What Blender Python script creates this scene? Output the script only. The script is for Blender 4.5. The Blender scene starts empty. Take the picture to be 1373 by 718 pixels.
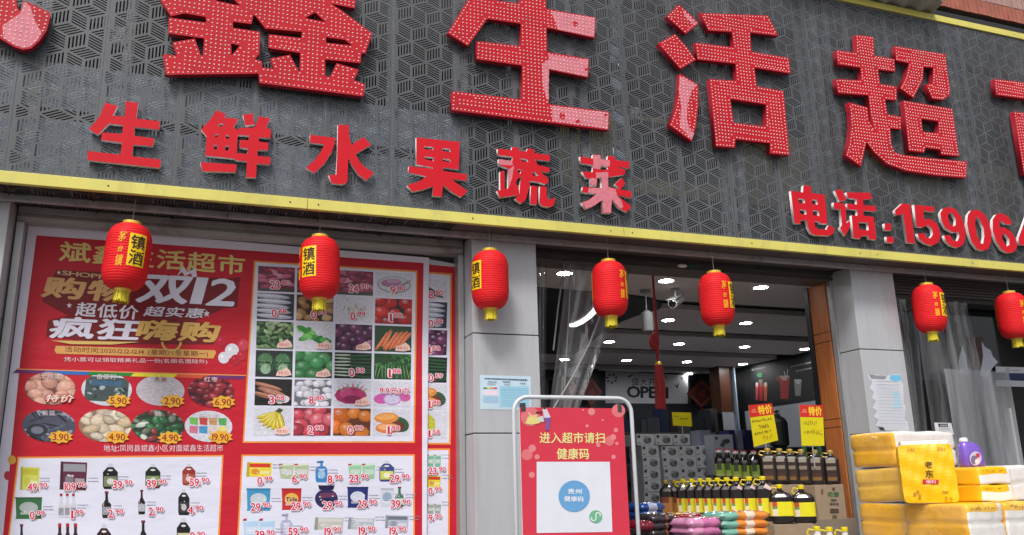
import bpy, bmesh, math, random
import numpy as np
from mathutils import Vector, Matrix

SC = bpy.context.scene
COL = SC.collection
RND = random.Random(7)

# ------------------------------------------------------------------ camera
F_PX, IMG_W, IMG_H = 1137.25, 1373.0, 718.0
EYE = Vector((0.0, 0.0, 1.6))
YAW, PITCH, ROLL = math.radians(20.502), math.radians(14.662), math.radians(-1.404)
_fw0 = Vector((math.sin(YAW), math.cos(YAW), 0)); _rt0 = Vector((math.cos(YAW), -math.sin(YAW), 0)); _up0 = Vector((0, 0, 1))
FWD = math.cos(PITCH)*_fw0 + math.sin(PITCH)*_up0
_up1 = math.cos(PITCH)*_up0 - math.sin(PITCH)*_fw0
RIGHT = math.cos(ROLL)*_rt0 + math.sin(ROLL)*_up1
UP = math.cos(ROLL)*_up1 - math.sin(ROLL)*_rt0
cam_d = bpy.data.cameras.new('camera')
cam = bpy.data.objects.new('camera', cam_d); COL.objects.link(cam)
cam_d.sensor_width = 36.0; cam_d.lens = 36.0*F_PX/IMG_W
cam_d.clip_start = 0.05; cam_d.clip_end = 1200
cam.matrix_world = Matrix(((RIGHT.x, UP.x, -FWD.x, EYE.x), (RIGHT.y, UP.y, -FWD.y, EYE.y), (RIGHT.z, UP.z, -FWD.z, EYE.z), (0, 0, 0, 1)))
SC.camera = cam
SC.render.resolution_x, SC.render.resolution_y = 1024, 535

# ------------------------------------------------------------------ sky, sun, exposure
SUN_EL, SUN_AZ = math.radians(50), math.radians(213)      # azimuth clockwise from +Y: high, in front of the shop, a little to the right
W = bpy.data.worlds.new('World'); SC.world = W; W.use_nodes = True
nt = W.node_tree; bg = nt.nodes['Background']
sky = nt.nodes.new('ShaderNodeTexSky'); sky.sky_type = 'NISHITA'; sky.sun_disc = False
sky.sun_elevation = SUN_EL; sky.sun_rotation = SUN_AZ; sky.dust_density = 4.0; sky.air_density = 1.0
hs = nt.nodes.new('ShaderNodeHueSaturation'); hs.inputs['Saturation'].default_value = 0.38
nt.links.new(sky.outputs[0], hs.inputs['Color']); nt.links.new(hs.outputs[0], bg.inputs['Color'])
bg.inputs['Strength'].default_value = 0.10
sd = bpy.data.lights.new('sun', 'SUN'); sd.energy = 1.5; sd.angle = math.radians(13); sd.color = (1.0, 0.97, 0.93)
sun = bpy.data.objects.new('sun', sd); COL.objects.link(sun)
_sdir = Vector((math.sin(SUN_AZ)*math.cos(SUN_EL), math.cos(SUN_AZ)*math.cos(SUN_EL), math.sin(SUN_EL)))
sun.rotation_euler = _sdir.to_track_quat('Z', 'Y').to_euler(); sun.location = (3, -6, 12)
SC.view_settings.view_transform = 'Standard'; SC.view_settings.look = 'None'
SC.view_settings.exposure = 0.54; SC.view_settings.gamma = 1.0
SC.cycles.max_bounces = 8; SC.cycles.transparent_max_bounces = 24; SC.cycles.use_denoising = True

# ------------------------------------------------------------------ helpers: places
def ray(px, py):
    return RIGHT*((px-IMG_W/2)/F_PX) - UP*((py-IMG_H/2)/F_PX) + FWD
def at(px, py, Y):            # point of the plane y = Y
    r = ray(px, py); return EYE + r*(Y/r.y)
def atz(px, py, z):
    r = ray(px, py); return EYE + r*((z-EYE.z)/r.z)
def atx(px, py, x):
    r = ray(px, py); return EYE + r*(x/r.x)

def c(r, g=None, b=None):     # 0..255 sRGB to linear
    if g is None: g = b = r
    f = lambda v: (v/255/12.92) if v/255 <= .04045 else ((v/255+.055)/1.055)**2.4
    return (f(r), f(g), f(b))

# ------------------------------------------------------------------ helpers: materials
def principled(name):
    m = bpy.data.materials.new(name); m.use_nodes = True
    return m, m.node_tree, m.node_tree.nodes['Principled BSDF']
def mat(name, col, rough=.6, metal=0., var=0., vscale=4., bump=0., bscale=30., bdist=.004, dirt=None, dscale=2.5, stretch=(1, 1, 1), spec=.5, attr=False, coat=0.):
    m, t, p = principled(name)
    p.inputs['Roughness'].default_value = rough; p.inputs['Metallic'].default_value = metal
    p.inputs['Specular IOR Level'].default_value = spec
    p.inputs['Coat Weight'].default_value = coat
    tc = t.nodes.new('ShaderNodeTexCoord'); mp = t.nodes.new('ShaderNodeMapping'); mp.inputs['Scale'].default_value = stretch
    geo = t.nodes.new('ShaderNodeNewGeometry'); t.links.new(geo.outputs['Position'], mp.inputs['Vector'])
    if attr:
        a = t.nodes.new('ShaderNodeVertexColor'); a.layer_name = 'Col'; src = a.outputs['Color']
    else:
        rgb = t.nodes.new('ShaderNodeRGB'); rgb.outputs[0].default_value = (*col, 1); src = rgb.outputs[0]
    if var > 0:
        n = t.nodes.new('ShaderNodeTexNoise'); n.inputs['Scale'].default_value = vscale; n.inputs['Detail'].default_value = 6; n.inputs['Roughness'].default_value = .62
        t.links.new(mp.outputs[0], n.inputs['Vector'])
        r = t.nodes.new('ShaderNodeMapRange'); r.inputs['From Min'].default_value = .3; r.inputs['From Max'].default_value = .7
        r.inputs['To Min'].default_value = 1-var; r.inputs['To Max'].default_value = 1+var*.6
        t.links.new(n.outputs[0], r.inputs['Value'])
        mx = t.nodes.new('ShaderNodeVectorMath'); mx.operation = 'SCALE'
        t.links.new(src, mx.inputs[0]); t.links.new(r.outputs[0], mx.inputs['Scale']); src = mx.outputs[0]
    if dirt:
        n = t.nodes.new('ShaderNodeTexNoise'); n.inputs['Scale'].default_value = dscale; n.inputs['Detail'].default_value = 9; n.inputs['Roughness'].default_value = .7
        t.links.new(mp.outputs[0], n.inputs['Vector'])
        r = t.nodes.new('ShaderNodeMapRange'); r.inputs['From Min'].default_value = .5; r.inputs['From Max'].default_value = .72
        r.inputs['To Min'].default_value = 0; r.inputs['To Max'].default_value = .75
        t.links.new(n.outputs[0], r.inputs['Value'])
        mx = t.nodes.new('ShaderNodeMix'); mx.data_type = 'RGBA'
        t.links.new(r.outputs[0], mx.inputs['Factor']); t.links.new(src, mx.inputs['A']); mx.inputs['B'].default_value = (*dirt, 1); src = mx.outputs['Result']
    t.links.new(src, p.inputs['Base Color'])
    if bump > 0:
        n = t.nodes.new('ShaderNodeTexNoise'); n.inputs['Scale'].default_value = bscale; n.inputs['Detail'].default_value = 4
        t.links.new(mp.outputs[0], n.inputs['Vector'])
        b = t.nodes.new('ShaderNodeBump'); b.inputs['Strength'].default_value = bump; b.inputs['Distance'].default_value = bdist
        t.links.new(n.outputs[0], b.inputs['Height']); t.links.new(b.outputs[0], p.inputs['Normal'])
    return m
def glow(name, col, s):
    m, t, p = principled(name); p.inputs['Base Color'].default_value = (*col, 1)
    p.inputs['Emission Color'].default_value = (*col, 1); p.inputs['Emission Strength'].default_value = s
    return m
def clear_sheet(name, tint, haze, bump=.5, bscale=9., stretch=(1, 1, .12), hazecol=(.5, .52, .56), gloss=(.45, .46, .48), grough=.33):
    """thin clear plastic: mostly see-through, sky caught on its folds, a little milky"""
    m, t, p = principled(name); t.nodes.remove(p)
    out = t.nodes['Material Output']
    tr = t.nodes.new('ShaderNodeBsdfTransparent'); tr.inputs[0].default_value = (*tint, 1)
    gl = t.nodes.new('ShaderNodeBsdfGlossy'); gl.inputs['Roughness'].default_value = grough; gl.inputs[0].default_value = (*gloss, 1)
    df = t.nodes.new('ShaderNodeBsdfDiffuse'); df.inputs[0].default_value = (*hazecol, 1)
    geo = t.nodes.new('ShaderNodeNewGeometry'); mp = t.nodes.new('ShaderNodeMapping'); mp.inputs['Scale'].default_value = stretch
    t.links.new(geo.outputs['Position'], mp.inputs['Vector'])
    n = t.nodes.new('ShaderNodeTexNoise'); n.inputs['Scale'].default_value = bscale; n.inputs['Detail'].default_value = 3
    t.links.new(mp.outputs[0], n.inputs['Vector'])
    b = t.nodes.new('ShaderNodeBump'); b.inputs['Strength'].default_value = bump; b.inputs['Distance'].default_value = .03
    t.links.new(n.outputs[0], b.inputs['Height'])
    for s in (gl, df): t.links.new(b.outputs[0], s.inputs['Normal'])
    lw = t.nodes.new('ShaderNodeLayerWeight'); lw.inputs['Blend'].default_value = .5; t.links.new(b.outputs[0], lw.inputs['Normal'])
    pw = t.nodes.new('ShaderNodeMath'); pw.operation = 'POWER'; pw.inputs[1].default_value = 3.2; t.links.new(lw.outputs['Facing'], pw.inputs[0])
    fr = t.nodes.new('ShaderNodeMath'); fr.operation = 'MULTIPLY_ADD'; fr.inputs[1].default_value = .75; fr.inputs[2].default_value = .05; t.links.new(pw.outputs[0], fr.inputs[0])
    n2 = t.nodes.new('ShaderNodeTexNoise'); n2.inputs['Scale'].default_value = 5; n2.inputs['Detail'].default_value = 8; t.links.new(mp.outputs[0], n2.inputs['Vector'])
    r = t.nodes.new('ShaderNodeMapRange'); r.inputs['From Min'].default_value = .3; r.inputs['From Max'].default_value = .7
    r.inputs['To Min'].default_value = haze*.3; r.inputs['To Max'].default_value = haze*1.6; t.links.new(n2.outputs[0], r.inputs['Value'])
    m1 = t.nodes.new('ShaderNodeMixShader'); t.links.new(r.outputs[0], m1.inputs[0]); t.links.new(tr.outputs[0], m1.inputs[1]); t.links.new(df.outputs[0], m1.inputs[2])
    m2 = t.nodes.new('ShaderNodeMixShader'); t.links.new(fr.outputs[0], m2.inputs[0]); t.links.new(m1.outputs[0], m2.inputs[1]); t.links.new(gl.outputs[0], m2.inputs[2])
    t.links.new(m2.outputs[0], out.inputs['Surface'])
    return m
def photo_mat(name):
    """printed food photographs: the attribute colour broken up by fine mottling"""
    m = mat(name, (1, 1, 1), .42, attr=True, var=.26, vscale=75, bump=.5, bscale=3.2, bdist=.02, stretch=(.7, 1, 1.9)); return m
def wood_mat(name, a, b):
    m, t, p = principled(name)
    geo = t.nodes.new('ShaderNodeNewGeometry'); mp = t.nodes.new('ShaderNodeMapping'); mp.inputs['Scale'].default_value = (22, 22, 1.3)
    t.links.new(geo.outputs['Position'], mp.inputs['Vector'])
    n = t.nodes.new('ShaderNodeTexNoise'); n.inputs['Scale'].default_value = 2.2; n.inputs['Detail'].default_value = 8; n.inputs['Distortion'].default_value = 1.2
    t.links.new(mp.outputs[0], n.inputs['Vector'])
    r = t.nodes.new('ShaderNodeValToRGB'); r.color_ramp.elements[0].color = (*a, 1); r.color_ramp.elements[1].color = (*b, 1)
    r.color_ramp.elements[0].position = .3; r.color_ramp.elements[1].position = .7
    t.links.new(n.outputs[0], r.inputs[0]); t.links.new(r.outputs[0], p.inputs['Base Color']); p.inputs['Roughness'].default_value = .38
    return m

M = {}
M['screen'] = mat('dark_grey_metal', (.094, .099, .110), .48, .0, var=.30, vscale=2.2, stretch=(2.5, 1, .35), dirt=(.085, .08, .075), dscale=5)
M['trim'] = mat('yellow_trim', (.74, .66, .15), .4, var=.14, vscale=3.5, bump=.25, bscale=7, bdist=.01, dirt=(.44, .38, .12), dscale=7, stretch=(1, 1, .4))
M['post'] = mat('galvanised_steel', (.55, .60, .66), .5, .1, var=.2, vscale=9)
M['soffit'] = mat('soffit_metal', (.10, .09, .09), .6, var=.2, vscale=3)
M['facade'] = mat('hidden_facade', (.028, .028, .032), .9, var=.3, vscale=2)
M['olive'] = mat('old_yellow_tiles', (.50, .44, .22), .8, var=.3, vscale=3)
M['blueboard'] = mat('old_blue_board', (.62, .72, .86), .7, var=.2, vscale=2.2)
M['paleboard'] = mat('pale_board', (.8, .8, .8), .6)
M['rail'] = mat('pale_dirty_rail', (.42, .40, .41), .55, var=.15, vscale=12, dirt=(.16, .14, .13), dscale=9, bump=.3, bscale=60)
M['housing'] = mat('shutter_housing_paint', (.42, .41, .39), .55, var=.12, vscale=3, dirt=(.13, .09, .06), dscale=3.2, stretch=(1, 1, 2))
M['alu'] = mat('aluminium', (.45, .46, .47), .38, .5, var=.1, vscale=12)
M['darkmetal'] = mat('dark_metal', (.06, .055, .055), .5, var=.3, vscale=10)
M['header'] = mat('brown_grey_header', (.115, .10, .095), .5, var=.15, vscale=5, stretch=(.4, 1, 6))
M['cladding'] = mat('pale_grey_cladding', (.46, .47, .50), .22, var=.07, vscale=2.2, bump=.03, bscale=3, bdist=.03, dirt=(.36, .345, .34), dscale=2.4, stretch=(3, 3, .5))
M['joint'] = mat('dark_joint', (.03, .03, .03), .8)
M['print'] = mat('printed_film', (1, 1, 1), .5, spec=.3, attr=True, var=.05, vscale=2.5, bump=.55, bscale=3.2, bdist=.02, stretch=(.7, 1, 1.9))
M['paper'] = mat('printed_paper', (1, 1, 1), .6, attr=True, var=.05, vscale=9, bump=.2, bscale=14)
M['goods'] = mat('printed_goods', (1, 1, 1), .45, attr=True, var=.08, vscale=20, bump=.25, bscale=30)
M['glossy'] = mat('glossy_goods', (1, 1, 1), .15, attr=True, var=.06, vscale=20, coat=.5)
M['wrap_goods'] = mat('wrapped_tissue', (1, 1, 1), .36, attr=True, var=.03, vscale=14, bump=.22, bscale=9, bdist=.010, coat=.3)
M['photo'] = photo_mat('printed_photographs')
M['letter_face'] = mat('red_letter_face', (.54, .014, .026), .55, spec=.2, var=.10, vscale=6, dirt=(.42, .02, .03), dscale=4)
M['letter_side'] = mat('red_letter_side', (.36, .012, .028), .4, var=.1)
M['small_face'] = mat('flat_red_face', (.64, .010, .022), .55, spec=.2, var=.08, vscale=7)
M['foam'] = mat('white_foam_edge', (.86, .82, .82), .7)
M['film'] = mat('faded_pink_film', (.68, .20, .25), .5, var=.16, vscale=30, spec=.35)
M['bulb'] = mat('pale_pixel_bulb', (.97, .80, .76), .3)
M['lantern'] = mat('red_lantern_cloth', (.78, .014, .020), .6, spec=.3, var=.05, vscale=14)
M['gold'] = mat('gold_plastic', (.80, .55, .08), .3, .4, var=.1)
M['tassel'] = mat('yellow_fringe', (.75, .62, .03), .7, var=.25, vscale=60)
M['string'] = mat('thin_string', (.3, .3, .3), .8)
M['white_steel'] = mat('white_painted_tube', (.62, .64, .67), .3, var=.05)
M['ground'] = mat('grey_paving', (.22, .215, .21), .85, var=.15, vscale=1.2)
M['road'] = mat('asphalt', (.055, .055, .057), .9, var=.2, vscale=3)
M['ceiling'] = mat('ceiling_board', (.72, .67, .68), .7, var=.03)
M['black'] = mat('black_paint', (.012, .013, .017), .5)
M['navy'] = mat('dark_blue_wall', (.018, .022, .034), .6, var=.3)
M['floor'] = mat('shop_floor_tiles', (.65, .63, .60), .35)
M['charcoal'] = mat('charcoal_wall', (.016, .018, .02), .5, var=.15)
M['paleblue'] = mat('pale_blue_wall', (.30, .40, .50), .6)
M['palegrey'] = mat('pale_grey_board', (.35, .38, .44), .6)
M['wood'] = wood_mat('orange_wood_veneer', (.36, .11, .032), (.56, .185, .055))
M['darkwood'] = wood_mat('dark_wood_veneer', (.06, .022, .012), (.11, .04, .018))
M['lamp'] = glow('downlight', (1.0, .98, .96), 75)
M['arc'] = glow('glowing_arc', (.95, .97, 1.0), 1.3)
M['cam_white'] = mat('white_camera_shell', (.55, .56, .57), .35)
M['cam_black'] = mat('black_lens', (.01, .01, .01), .1)
M['grey_plastic'] = mat('grey_plastic', (.22, .23, .24), .4)
M['redcloth'] = mat('dark_red_cord', (.30, .008, .012), .7, var=.2, vscale=50)
M['redtassel'] = mat('bright_red_tassel', (.34, .008, .011), .6, var=.25, vscale=60)
M['carton'] = mat('brown_cardboard', (.34, .25, .17), .8, var=.08, vscale=8)
M['table'] = mat('table_top', (.25, .2, .15), .6)
M['tile'] = mat('terracotta_tile', (.42, .13, .085), .6, var=.22, vscale=8, dirt=(.25, .11, .08), dscale=9)
M['paletile'] = mat('pale_pink_tile', (.42, .25, .22), .6, var=.15, vscale=8)
M['grout'] = mat('dark_grout', (.10, .075, .07), .9)
M['plaster'] = mat('brown_grey_plaster', (.20, .165, .14), .9, var=.2, vscale=4)
M['sheet'] = mat('weathered_corrugated_sheet', (.48, .50, .46), .6, var=.2, vscale=6)
M['dark_glass'] = mat('dark_window_glass', (.012, .014, .017), .06, spec=.6)
M['clear'] = clear_sheet('clear_plastic_curtain', (.88, .89, .91), .115, bump=.8, bscale=12, hazecol=(.50, .50, .53), gloss=(1, 1, 1), grough=.18)
M['milky'] = clear_sheet('milky_plastic_curtain', (.62, .63, .66), .62, bump=.5, bscale=5, hazecol=(.30, .31, .34), gloss=(.9, .9, .92), grough=.25)
M['wrap'] = clear_sheet('crumpled_wrap', (.995, .995, .995), .06, bump=.8, bscale=14, stretch=(1, 1, 1), hazecol=(.95, .94, .93), gloss=(1, 1, 1), grough=.14)

# ------------------------------------------------------------------ helpers: objects
def tag(o, label=None, cat=None, group=None, kind=None):
    if label: o['label'] = label
    if cat: o['category'] = cat
    if group: o['group'] = group
    if kind: o['kind'] = kind
    return o
def empty(name, loc, label=None, cat=None, group=None, rz=0):
    o = bpy.data.objects.new(name, None); COL.objects.link(o); o.location = loc; o.rotation_euler.z = rz
    o.empty_display_size = .1
    return tag(o, label, cat, group)
def wloc(o):
    v = Vector((0, 0, 0))
    while o is not None: v += o.location; o = o.parent
    return v
def children(o): return [x for x in KIDS.get(o.name, [])]
KIDS = {}
def setparent(o, p):
    if p is not None:
        o.parent = p; KIDS.setdefault(p.name, []).append(o)
def copy_tree(o, parent=None, group=None):
    k = o.copy(); COL.objects.link(k)
    if parent is not None: setparent(k, parent)
    for ch in children(o): copy_tree(ch, k)
    return k

class MB:
    def __init__(s): s.v = []; s.f = []; s.c = []; s.mi = []
    def face(s, pts, col=None, mi=0):
        n = len(s.v); s.v.extend([tuple(p) for p in pts]); s.f.append(tuple(range(n, n+len(pts)))); s.c.append(col); s.mi.append(mi)
    def mesh(s, verts, faces, col=None, mi=0):
        n = len(s.v); s.v.extend([tuple(p) for p in verts])
        for f in faces: s.f.append(tuple(n+i for i in f)); s.c.append(col); s.mi.append(mi)
        return s
    def box(s, x0, x1, y0, y1, z0, z1, col=None, mi=0):
        V = [(x0, y0, z0), (x1, y0, z0), (x1, y1, z0), (x0, y1, z0), (x0, y0, z1), (x1, y0, z1), (x1, y1, z1), (x0, y1, z1)]
        return s.mesh(V, [(0, 3, 2, 1), (4, 5, 6, 7), (0, 1, 5, 4), (1, 2, 6, 5), (2, 3, 7, 6), (3, 0, 4, 7)], col, mi)
    def tube(s, path, r, n=8, col=None, cap=True, mi=0):
        P = [Vector(p) for p in path]; rs = r if isinstance(r, (list, tuple)) else [r]*len(P)
        base = len(s.v); ref = None
        for i, p in enumerate(P):
            d = (P[min(i+1, len(P)-1)]-P[max(i-1, 0)]).normalized()
            if ref is None: ref = Vector((0, 0, 1)) if abs(d.z) < .9 else Vector((1, 0, 0))
            a = d.cross(ref).normalized(); b = a.cross(d).normalized(); ref = b
            for k in range(n):
                t = 2*math.pi*k/n; s.v.append(tuple(p+(a*math.cos(t)+b*math.sin(t))*rs[i]))
        for i in range(len(P)-1):
            for k in range(n):
                k2 = (k+1) % n; s.f.append((base+i*n+k, base+i*n+k2, base+(i+1)*n+k2, base+(i+1)*n+k)); s.c.append(col); s.mi.append(mi)
        if cap:
            s.f.append(tuple(base+k for k in range(n))[::-1]); s.c.append(col); s.mi.append(mi)
            s.f.append(tuple(base+(len(P)-1)*n+k for k in range(n))); s.c.append(col); s.mi.append(mi)
        return s
    def loft(s, rings, col=None, cap=True, colf=None, mi=0, closed=True):
        base = len(s.v); n = len(rings[0])
        for R in rings: s.v.extend([tuple(p) for p in R])
        for i in range(len(rings)-1):
            for k in range(n if closed else n-1):
                k2 = (k+1) % n; s.f.append((base+i*n+k, base+i*n+k2, base+(i+1)*n+k2, base+(i+1)*n+k))
                s.c.append(colf(i, k) if colf else col); s.mi.append(mi)
        if cap and closed:
            s.f.append(tuple(base+k for k in range(n))[::-1]); s.c.append(colf(0, 0) if colf else col); s.mi.append(mi)
            s.f.append(tuple(base+(len(rings)-1)*n+k for k in range(n))); s.c.append(colf(len(rings)-2, 0) if colf else col); s.mi.append(mi)
        return s
    def lathe(s, prof, ctr=(0, 0, 0), n=20, col=None, colf=None, mi=0):
        return s.loft([[(ctr[0]+r*math.cos(2*math.pi*k/n), ctr[1]+r*math.sin(2*math.pi*k/n), ctr[2]+z) for k in range(n)] for r, z in prof], col, True, colf, mi)
    def build(s, name, m, parent=None, smooth=False, bevel=0, world=True):
        me = bpy.data.meshes.new(name)
        off = wloc(parent) if (parent is not None and world) else Vector((0, 0, 0))
        loc = Vector((0, 0, 0))
        V = np.array(s.v, dtype=float).reshape(-1, 3)
        if parent is None and len(V):
            lo, hi = V.min(0), V.max(0); loc = Vector(((lo[0]+hi[0])/2, (lo[1]+hi[1])/2, lo[2])); off = loc
        V = V-np.array(off)
        me.from_pydata([tuple(p) for p in V], [], s.f)
        for q in (m if isinstance(m, (list, tuple)) else [m]): me.materials.append(q)
        if any(s.mi): me.polygons.foreach_set('material_index', s.mi)
        if any(k is not None for k in s.c):
            a = me.color_attributes.new('Col', 'FLOAT_COLOR', 'CORNER')
            arr = []
            for f, k in zip(s.f, s.c):
                k = k or (.5, .5, .5); arr.extend([k[0], k[1], k[2], 1.0]*len(f))
            a.data.foreach_set('color', arr)
        me.update()
        if smooth:
            bm = bmesh.new(); bm.from_mesh(me); bmesh.ops.remove_doubles(bm, verts=bm.verts, dist=1e-5); bm.to_mesh(me); bm.free()
            me.polygons.foreach_set('use_smooth', [True]*len(me.polygons)); me.update()
        o = bpy.data.objects.new(name, me); COL.objects.link(o); o.location = loc
        setparent(o, parent)
        if bevel:
            b = o.modifiers.new('bevel', 'BEVEL'); b.width = bevel; b.segments = 2; b.limit_method = 'ANGLE'
        if smooth == 'auto':
            pass
        return o
def boxpart(name, dims, m, parent=None, bevel=0, col=None):
    return MB().box(*dims, col=col).build(name, m, parent, bevel=bevel)

# ------------------------------------------------------------------ glyphs (built-in font, filled outlines)
CHARS = ('斌鑫生活超市购物双低价实惠疯狂嗨动时间星期六至一凭小票可以领取精美礼品份名烟酒除外地址凤岗县区对面'
         '进入请扫健康码贵州镇茅台盛大开业福特元个老东利花鲜水果蔬菜调和油土鸡蛋白糖大米红枣紫挂面木耳糖香肉菜籽压榨生抽凉瓜'
         '0123456789.:：,-()（）/SHOPINGETideMAH')
LEVELS = (0.0,)
BOLD = {0: [(0, 0)], 1: [(0, 0)]+[(.018*a, .018*b) for a, b in ((1, 0), (-1, 0), (0, 1), (0, -1))],
        2: [(0, 0)]+[(.034*math.cos(t), .030*math.sin(t)) for t in [math.pi*k/4 for k in range(8)]]+[(.022*math.cos(t), .02*math.sin(t)) for t in [math.pi*k/2 for k in range(4)]],
        3: [(.10*math.cos(t), .085*math.sin(t)) for t in [math.pi*k/4 for k in range(8)]]}
GL = {}
def load_glyphs():
    obs = []
    for L, off in enumerate(LEVELS):
        for ch in sorted(set(CHARS)):
            cu = bpy.data.curves.new('g', 'FONT'); cu.body = ch; cu.size = 1; cu.offset = off; cu.resolution_u = 2
            o = bpy.data.objects.new('g', cu); COL.objects.link(o); obs.append((L, ch, o, cu))
    dg = bpy.context.evaluated_depsgraph_get()
    for L, ch, o, cu in obs:
        me = o.evaluated_get(dg).to_mesh()
        vs = [(v.co.x, v.co.y) for v in me.vertices]; fs = [tuple(p.vertices) for p in me.polygons]
        GL[(L, ch)] = (vs, fs); o.evaluated_get(dg).to_mesh_clear()
    for L, ch, o, cu in obs:
        bpy.data.objects.remove(o); bpy.data.curves.remove(cu)
load_glyphs()
def layout(s, L=0):
    L = 0; out = []; x = 0.0
    for ch in s:
        if ch == ' ': x += .45; continue
        vs, fs = GL[(L, ch)]
        if ord(ch) > 255 and ch not in '：（）':
            out.append((x, vs, fs)); x += 1.02
        else:
            xs = [v[0] for v in vs]; x -= min(xs); out.append((x, vs, fs)); x += max(xs)+.06
    allx = [x0+v[0] for x0, vs, _ in out for v in vs]; ally = [v[1] for _, vs, _ in out for v in vs]
    return out, min(allx), max(allx), min(ally), max(ally)

# ------------------------------------------------------------------ flat print on a plane
EPS = .00007
class Print:
    """things printed on a flat sheet: pm maps a picture point of the sheet to the plane, n points at the viewer"""
    def __init__(s, pm, n, base): s.pm = pm; s.n = Vector(n); s.base = base; s.mb = MB(); s.k = 0
    def P(s, px, py): return s.pm(px, py)
    def new(s, base=None):
        s.mb = MB(); s.k = 0
        if base is not None: s.base = base
        return s
    eps = EPS
    def _off(s): s.k += 1; return s.n*(s.base+s.k*s.eps)
    def poly(s, pts, col):
        o = s._off(); s.mb.face([s.P(*p)+o for p in pts], col)
    def poly3(s, pts, col):
        if len(pts) < 3: return
        o = s._off(); s.mb.face([p+o for p in pts], col)
    def ell(s, cx, cy, rx, ry, col, n=24):
        s.poly([(cx+rx*math.cos(2*math.pi*k/n), cy-ry*math.sin(2*math.pi*k/n)) for k in range(n)], col)
    def text(s, t, A, B, C, col, L=1, outline=None):
        """ink box of the text: A bottom left, B bottom right, C top left (picture points on the sheet)"""
        A3, B3, C3 = s.P(*A), s.P(*B), s.P(*C)
        for LL, cc in (([(3, outline)] if outline else [])+[(L, col)]):
            out, x0, x1, y0, y1 = layout(t)
            for dx, dy in BOLD[LL]:
                s.k -= .6; o = s._off()
                for x, vs, fs in out:
                    s.mb.mesh([A3+(B3-A3)*((x+v[0]+dx-x0)/(x1-x0))+(C3-A3)*((v[1]+dy-y0)/(y1-y0))+o for v in vs], fs, cc)
    def done(s, name, m, parent, kind=None):
        o = s.mb.build(name, m, parent); s.mb = MB()
        if kind: o['kind'] = kind
        return o
def plane_y(Y): return lambda px, py: at(px, py, Y)

def clip(sub, cl):
    """Sutherland-Hodgman, clip polygon counter-clockwise"""
    out = sub
    for i in range(len(cl)):
        a, b = cl[i], cl[(i+1) % len(cl)]; inp = out; out = []
        if not inp: return []
        ins = lambda p: (b[0]-a[0])*(p[1]-a[1])-(b[1]-a[1])*(p[0]-a[0]) >= -1e-9
        for j in range(len(inp)):
            p, q = inp[j-1], inp[j]; ip, iq = ins(p), ins(q)
            if ip != iq:
                d = (b[0]-a[0])*(q[1]-p[1])-(b[1]-a[1])*(q[0]-p[0])
                if abs(d) > 1e-12:
                    t = ((b[0]-a[0])*(a[1]-p[1])-(b[1]-a[1])*(a[0]-p[0]))/d
                    out.append((p[0]+t*(q[0]-p[0]), p[1]+t*(q[1]-p[1])))
            if iq: out.append(q)
    return out
SQ = [(0, 0), (1, 0), (1, 1), (0, 1)]
CIRC = [(.5+.5*math.cos(2*math.pi*k/28), .5+.5*math.sin(2*math.pi*k/28)) for k in range(28)]
class Pic:
    """a small printed photograph: unit square (v up) laid on four picture points of the sheet"""
    def __init__(s, pr, TL, TR, BR, BL, shape=SQ):
        s.pr = pr; s.c = [pr.P(*q) for q in (BL, BR, TR, TL)]; s.shape = shape
    def m(s, u, v):
        a, b, cc, d = s.c; return (a*(1-u)+b*u)*(1-v)+(d*(1-u)+cc*u)*v
    def poly(s, pts, col):
        q = clip(pts, s.shape)
        if len(q) > 2: s.pr.poly3([s.m(*p) for p in q], col)
    def ell(s, u, v, ru, rv, col, rot=0, n=10):
        ca, sa = math.cos(rot), math.sin(rot)
        s.poly([(u+ru*math.cos(t)*ca-rv*math.sin(t)*sa, v+ru*math.cos(t)*sa+rv*math.sin(t)*ca) for t in [2*math.pi*k/n for k in range(n)]], col)
def mix(a, b, t): return tuple(a[i]*(1-t)+b[i]*t for i in range(3))
def jit(a, rn, k=.12):
    f = 1+rn.uniform(-k, k); return tuple(min(1, q*f) for q in a)
def pile(p, rn, bgc, pal, nx, ny, ru, rv, hi=.35, rots=None, lo=.5):
    p.poly(SQ, bgc)
    cells = [(i, j) for j in range(ny) for i in range(nx)]
    for i, j in sorted(cells, key=lambda q: -q[1]+rn.uniform(-.3, .3)):
        u = (i+.5+rn.uniform(-.35, .35)+(.25 if j % 2 else -.25))/nx; v = (j+.5+rn.uniform(-.3, .3))/ny
        k = jit(rn.choice(pal), rn, .2); r = rots(rn) if rots else rn.uniform(0, 3); z = rn.uniform(.8, 1.2); a, b = ru*z, rv*z*rn.uniform(.85, 1.1)
        p.ell(u, v-.01, a*1.1, b*1.1, tuple(q*lo*.8 for q in k), r); p.ell(u, v, a, b, tuple(q*.8 for q in k), r); p.ell(u-a*.10, v+b*.14, a*.74, b*.72, k, r)
        p.ell(u-a*.2, v+b*.28, a*.40, b*.36, mix(k, (1, 1, 1), hi*.3), r, 8); p.ell(u-a*.28, v+b*.36, a*.15, b*.13, mix(k, (1, 1, 1), hi*.9), r, 6)
# ================================================================== ground and shop shell
MB().box(-150, 150, -150, 3.2, -.3, 0).build('road', M['road'])['kind'] = 'structure'
MB().box(-150, 150, 3.2, 150, -.3, .12).build('pavement', M['ground'])['kind'] = 'structure'

XL, XR = -1.52, 7.13                       # the signboard from end to end
SY = 4.78                                  # its perforated face
Z0, Z1 = 3.262, 5.36
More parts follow.
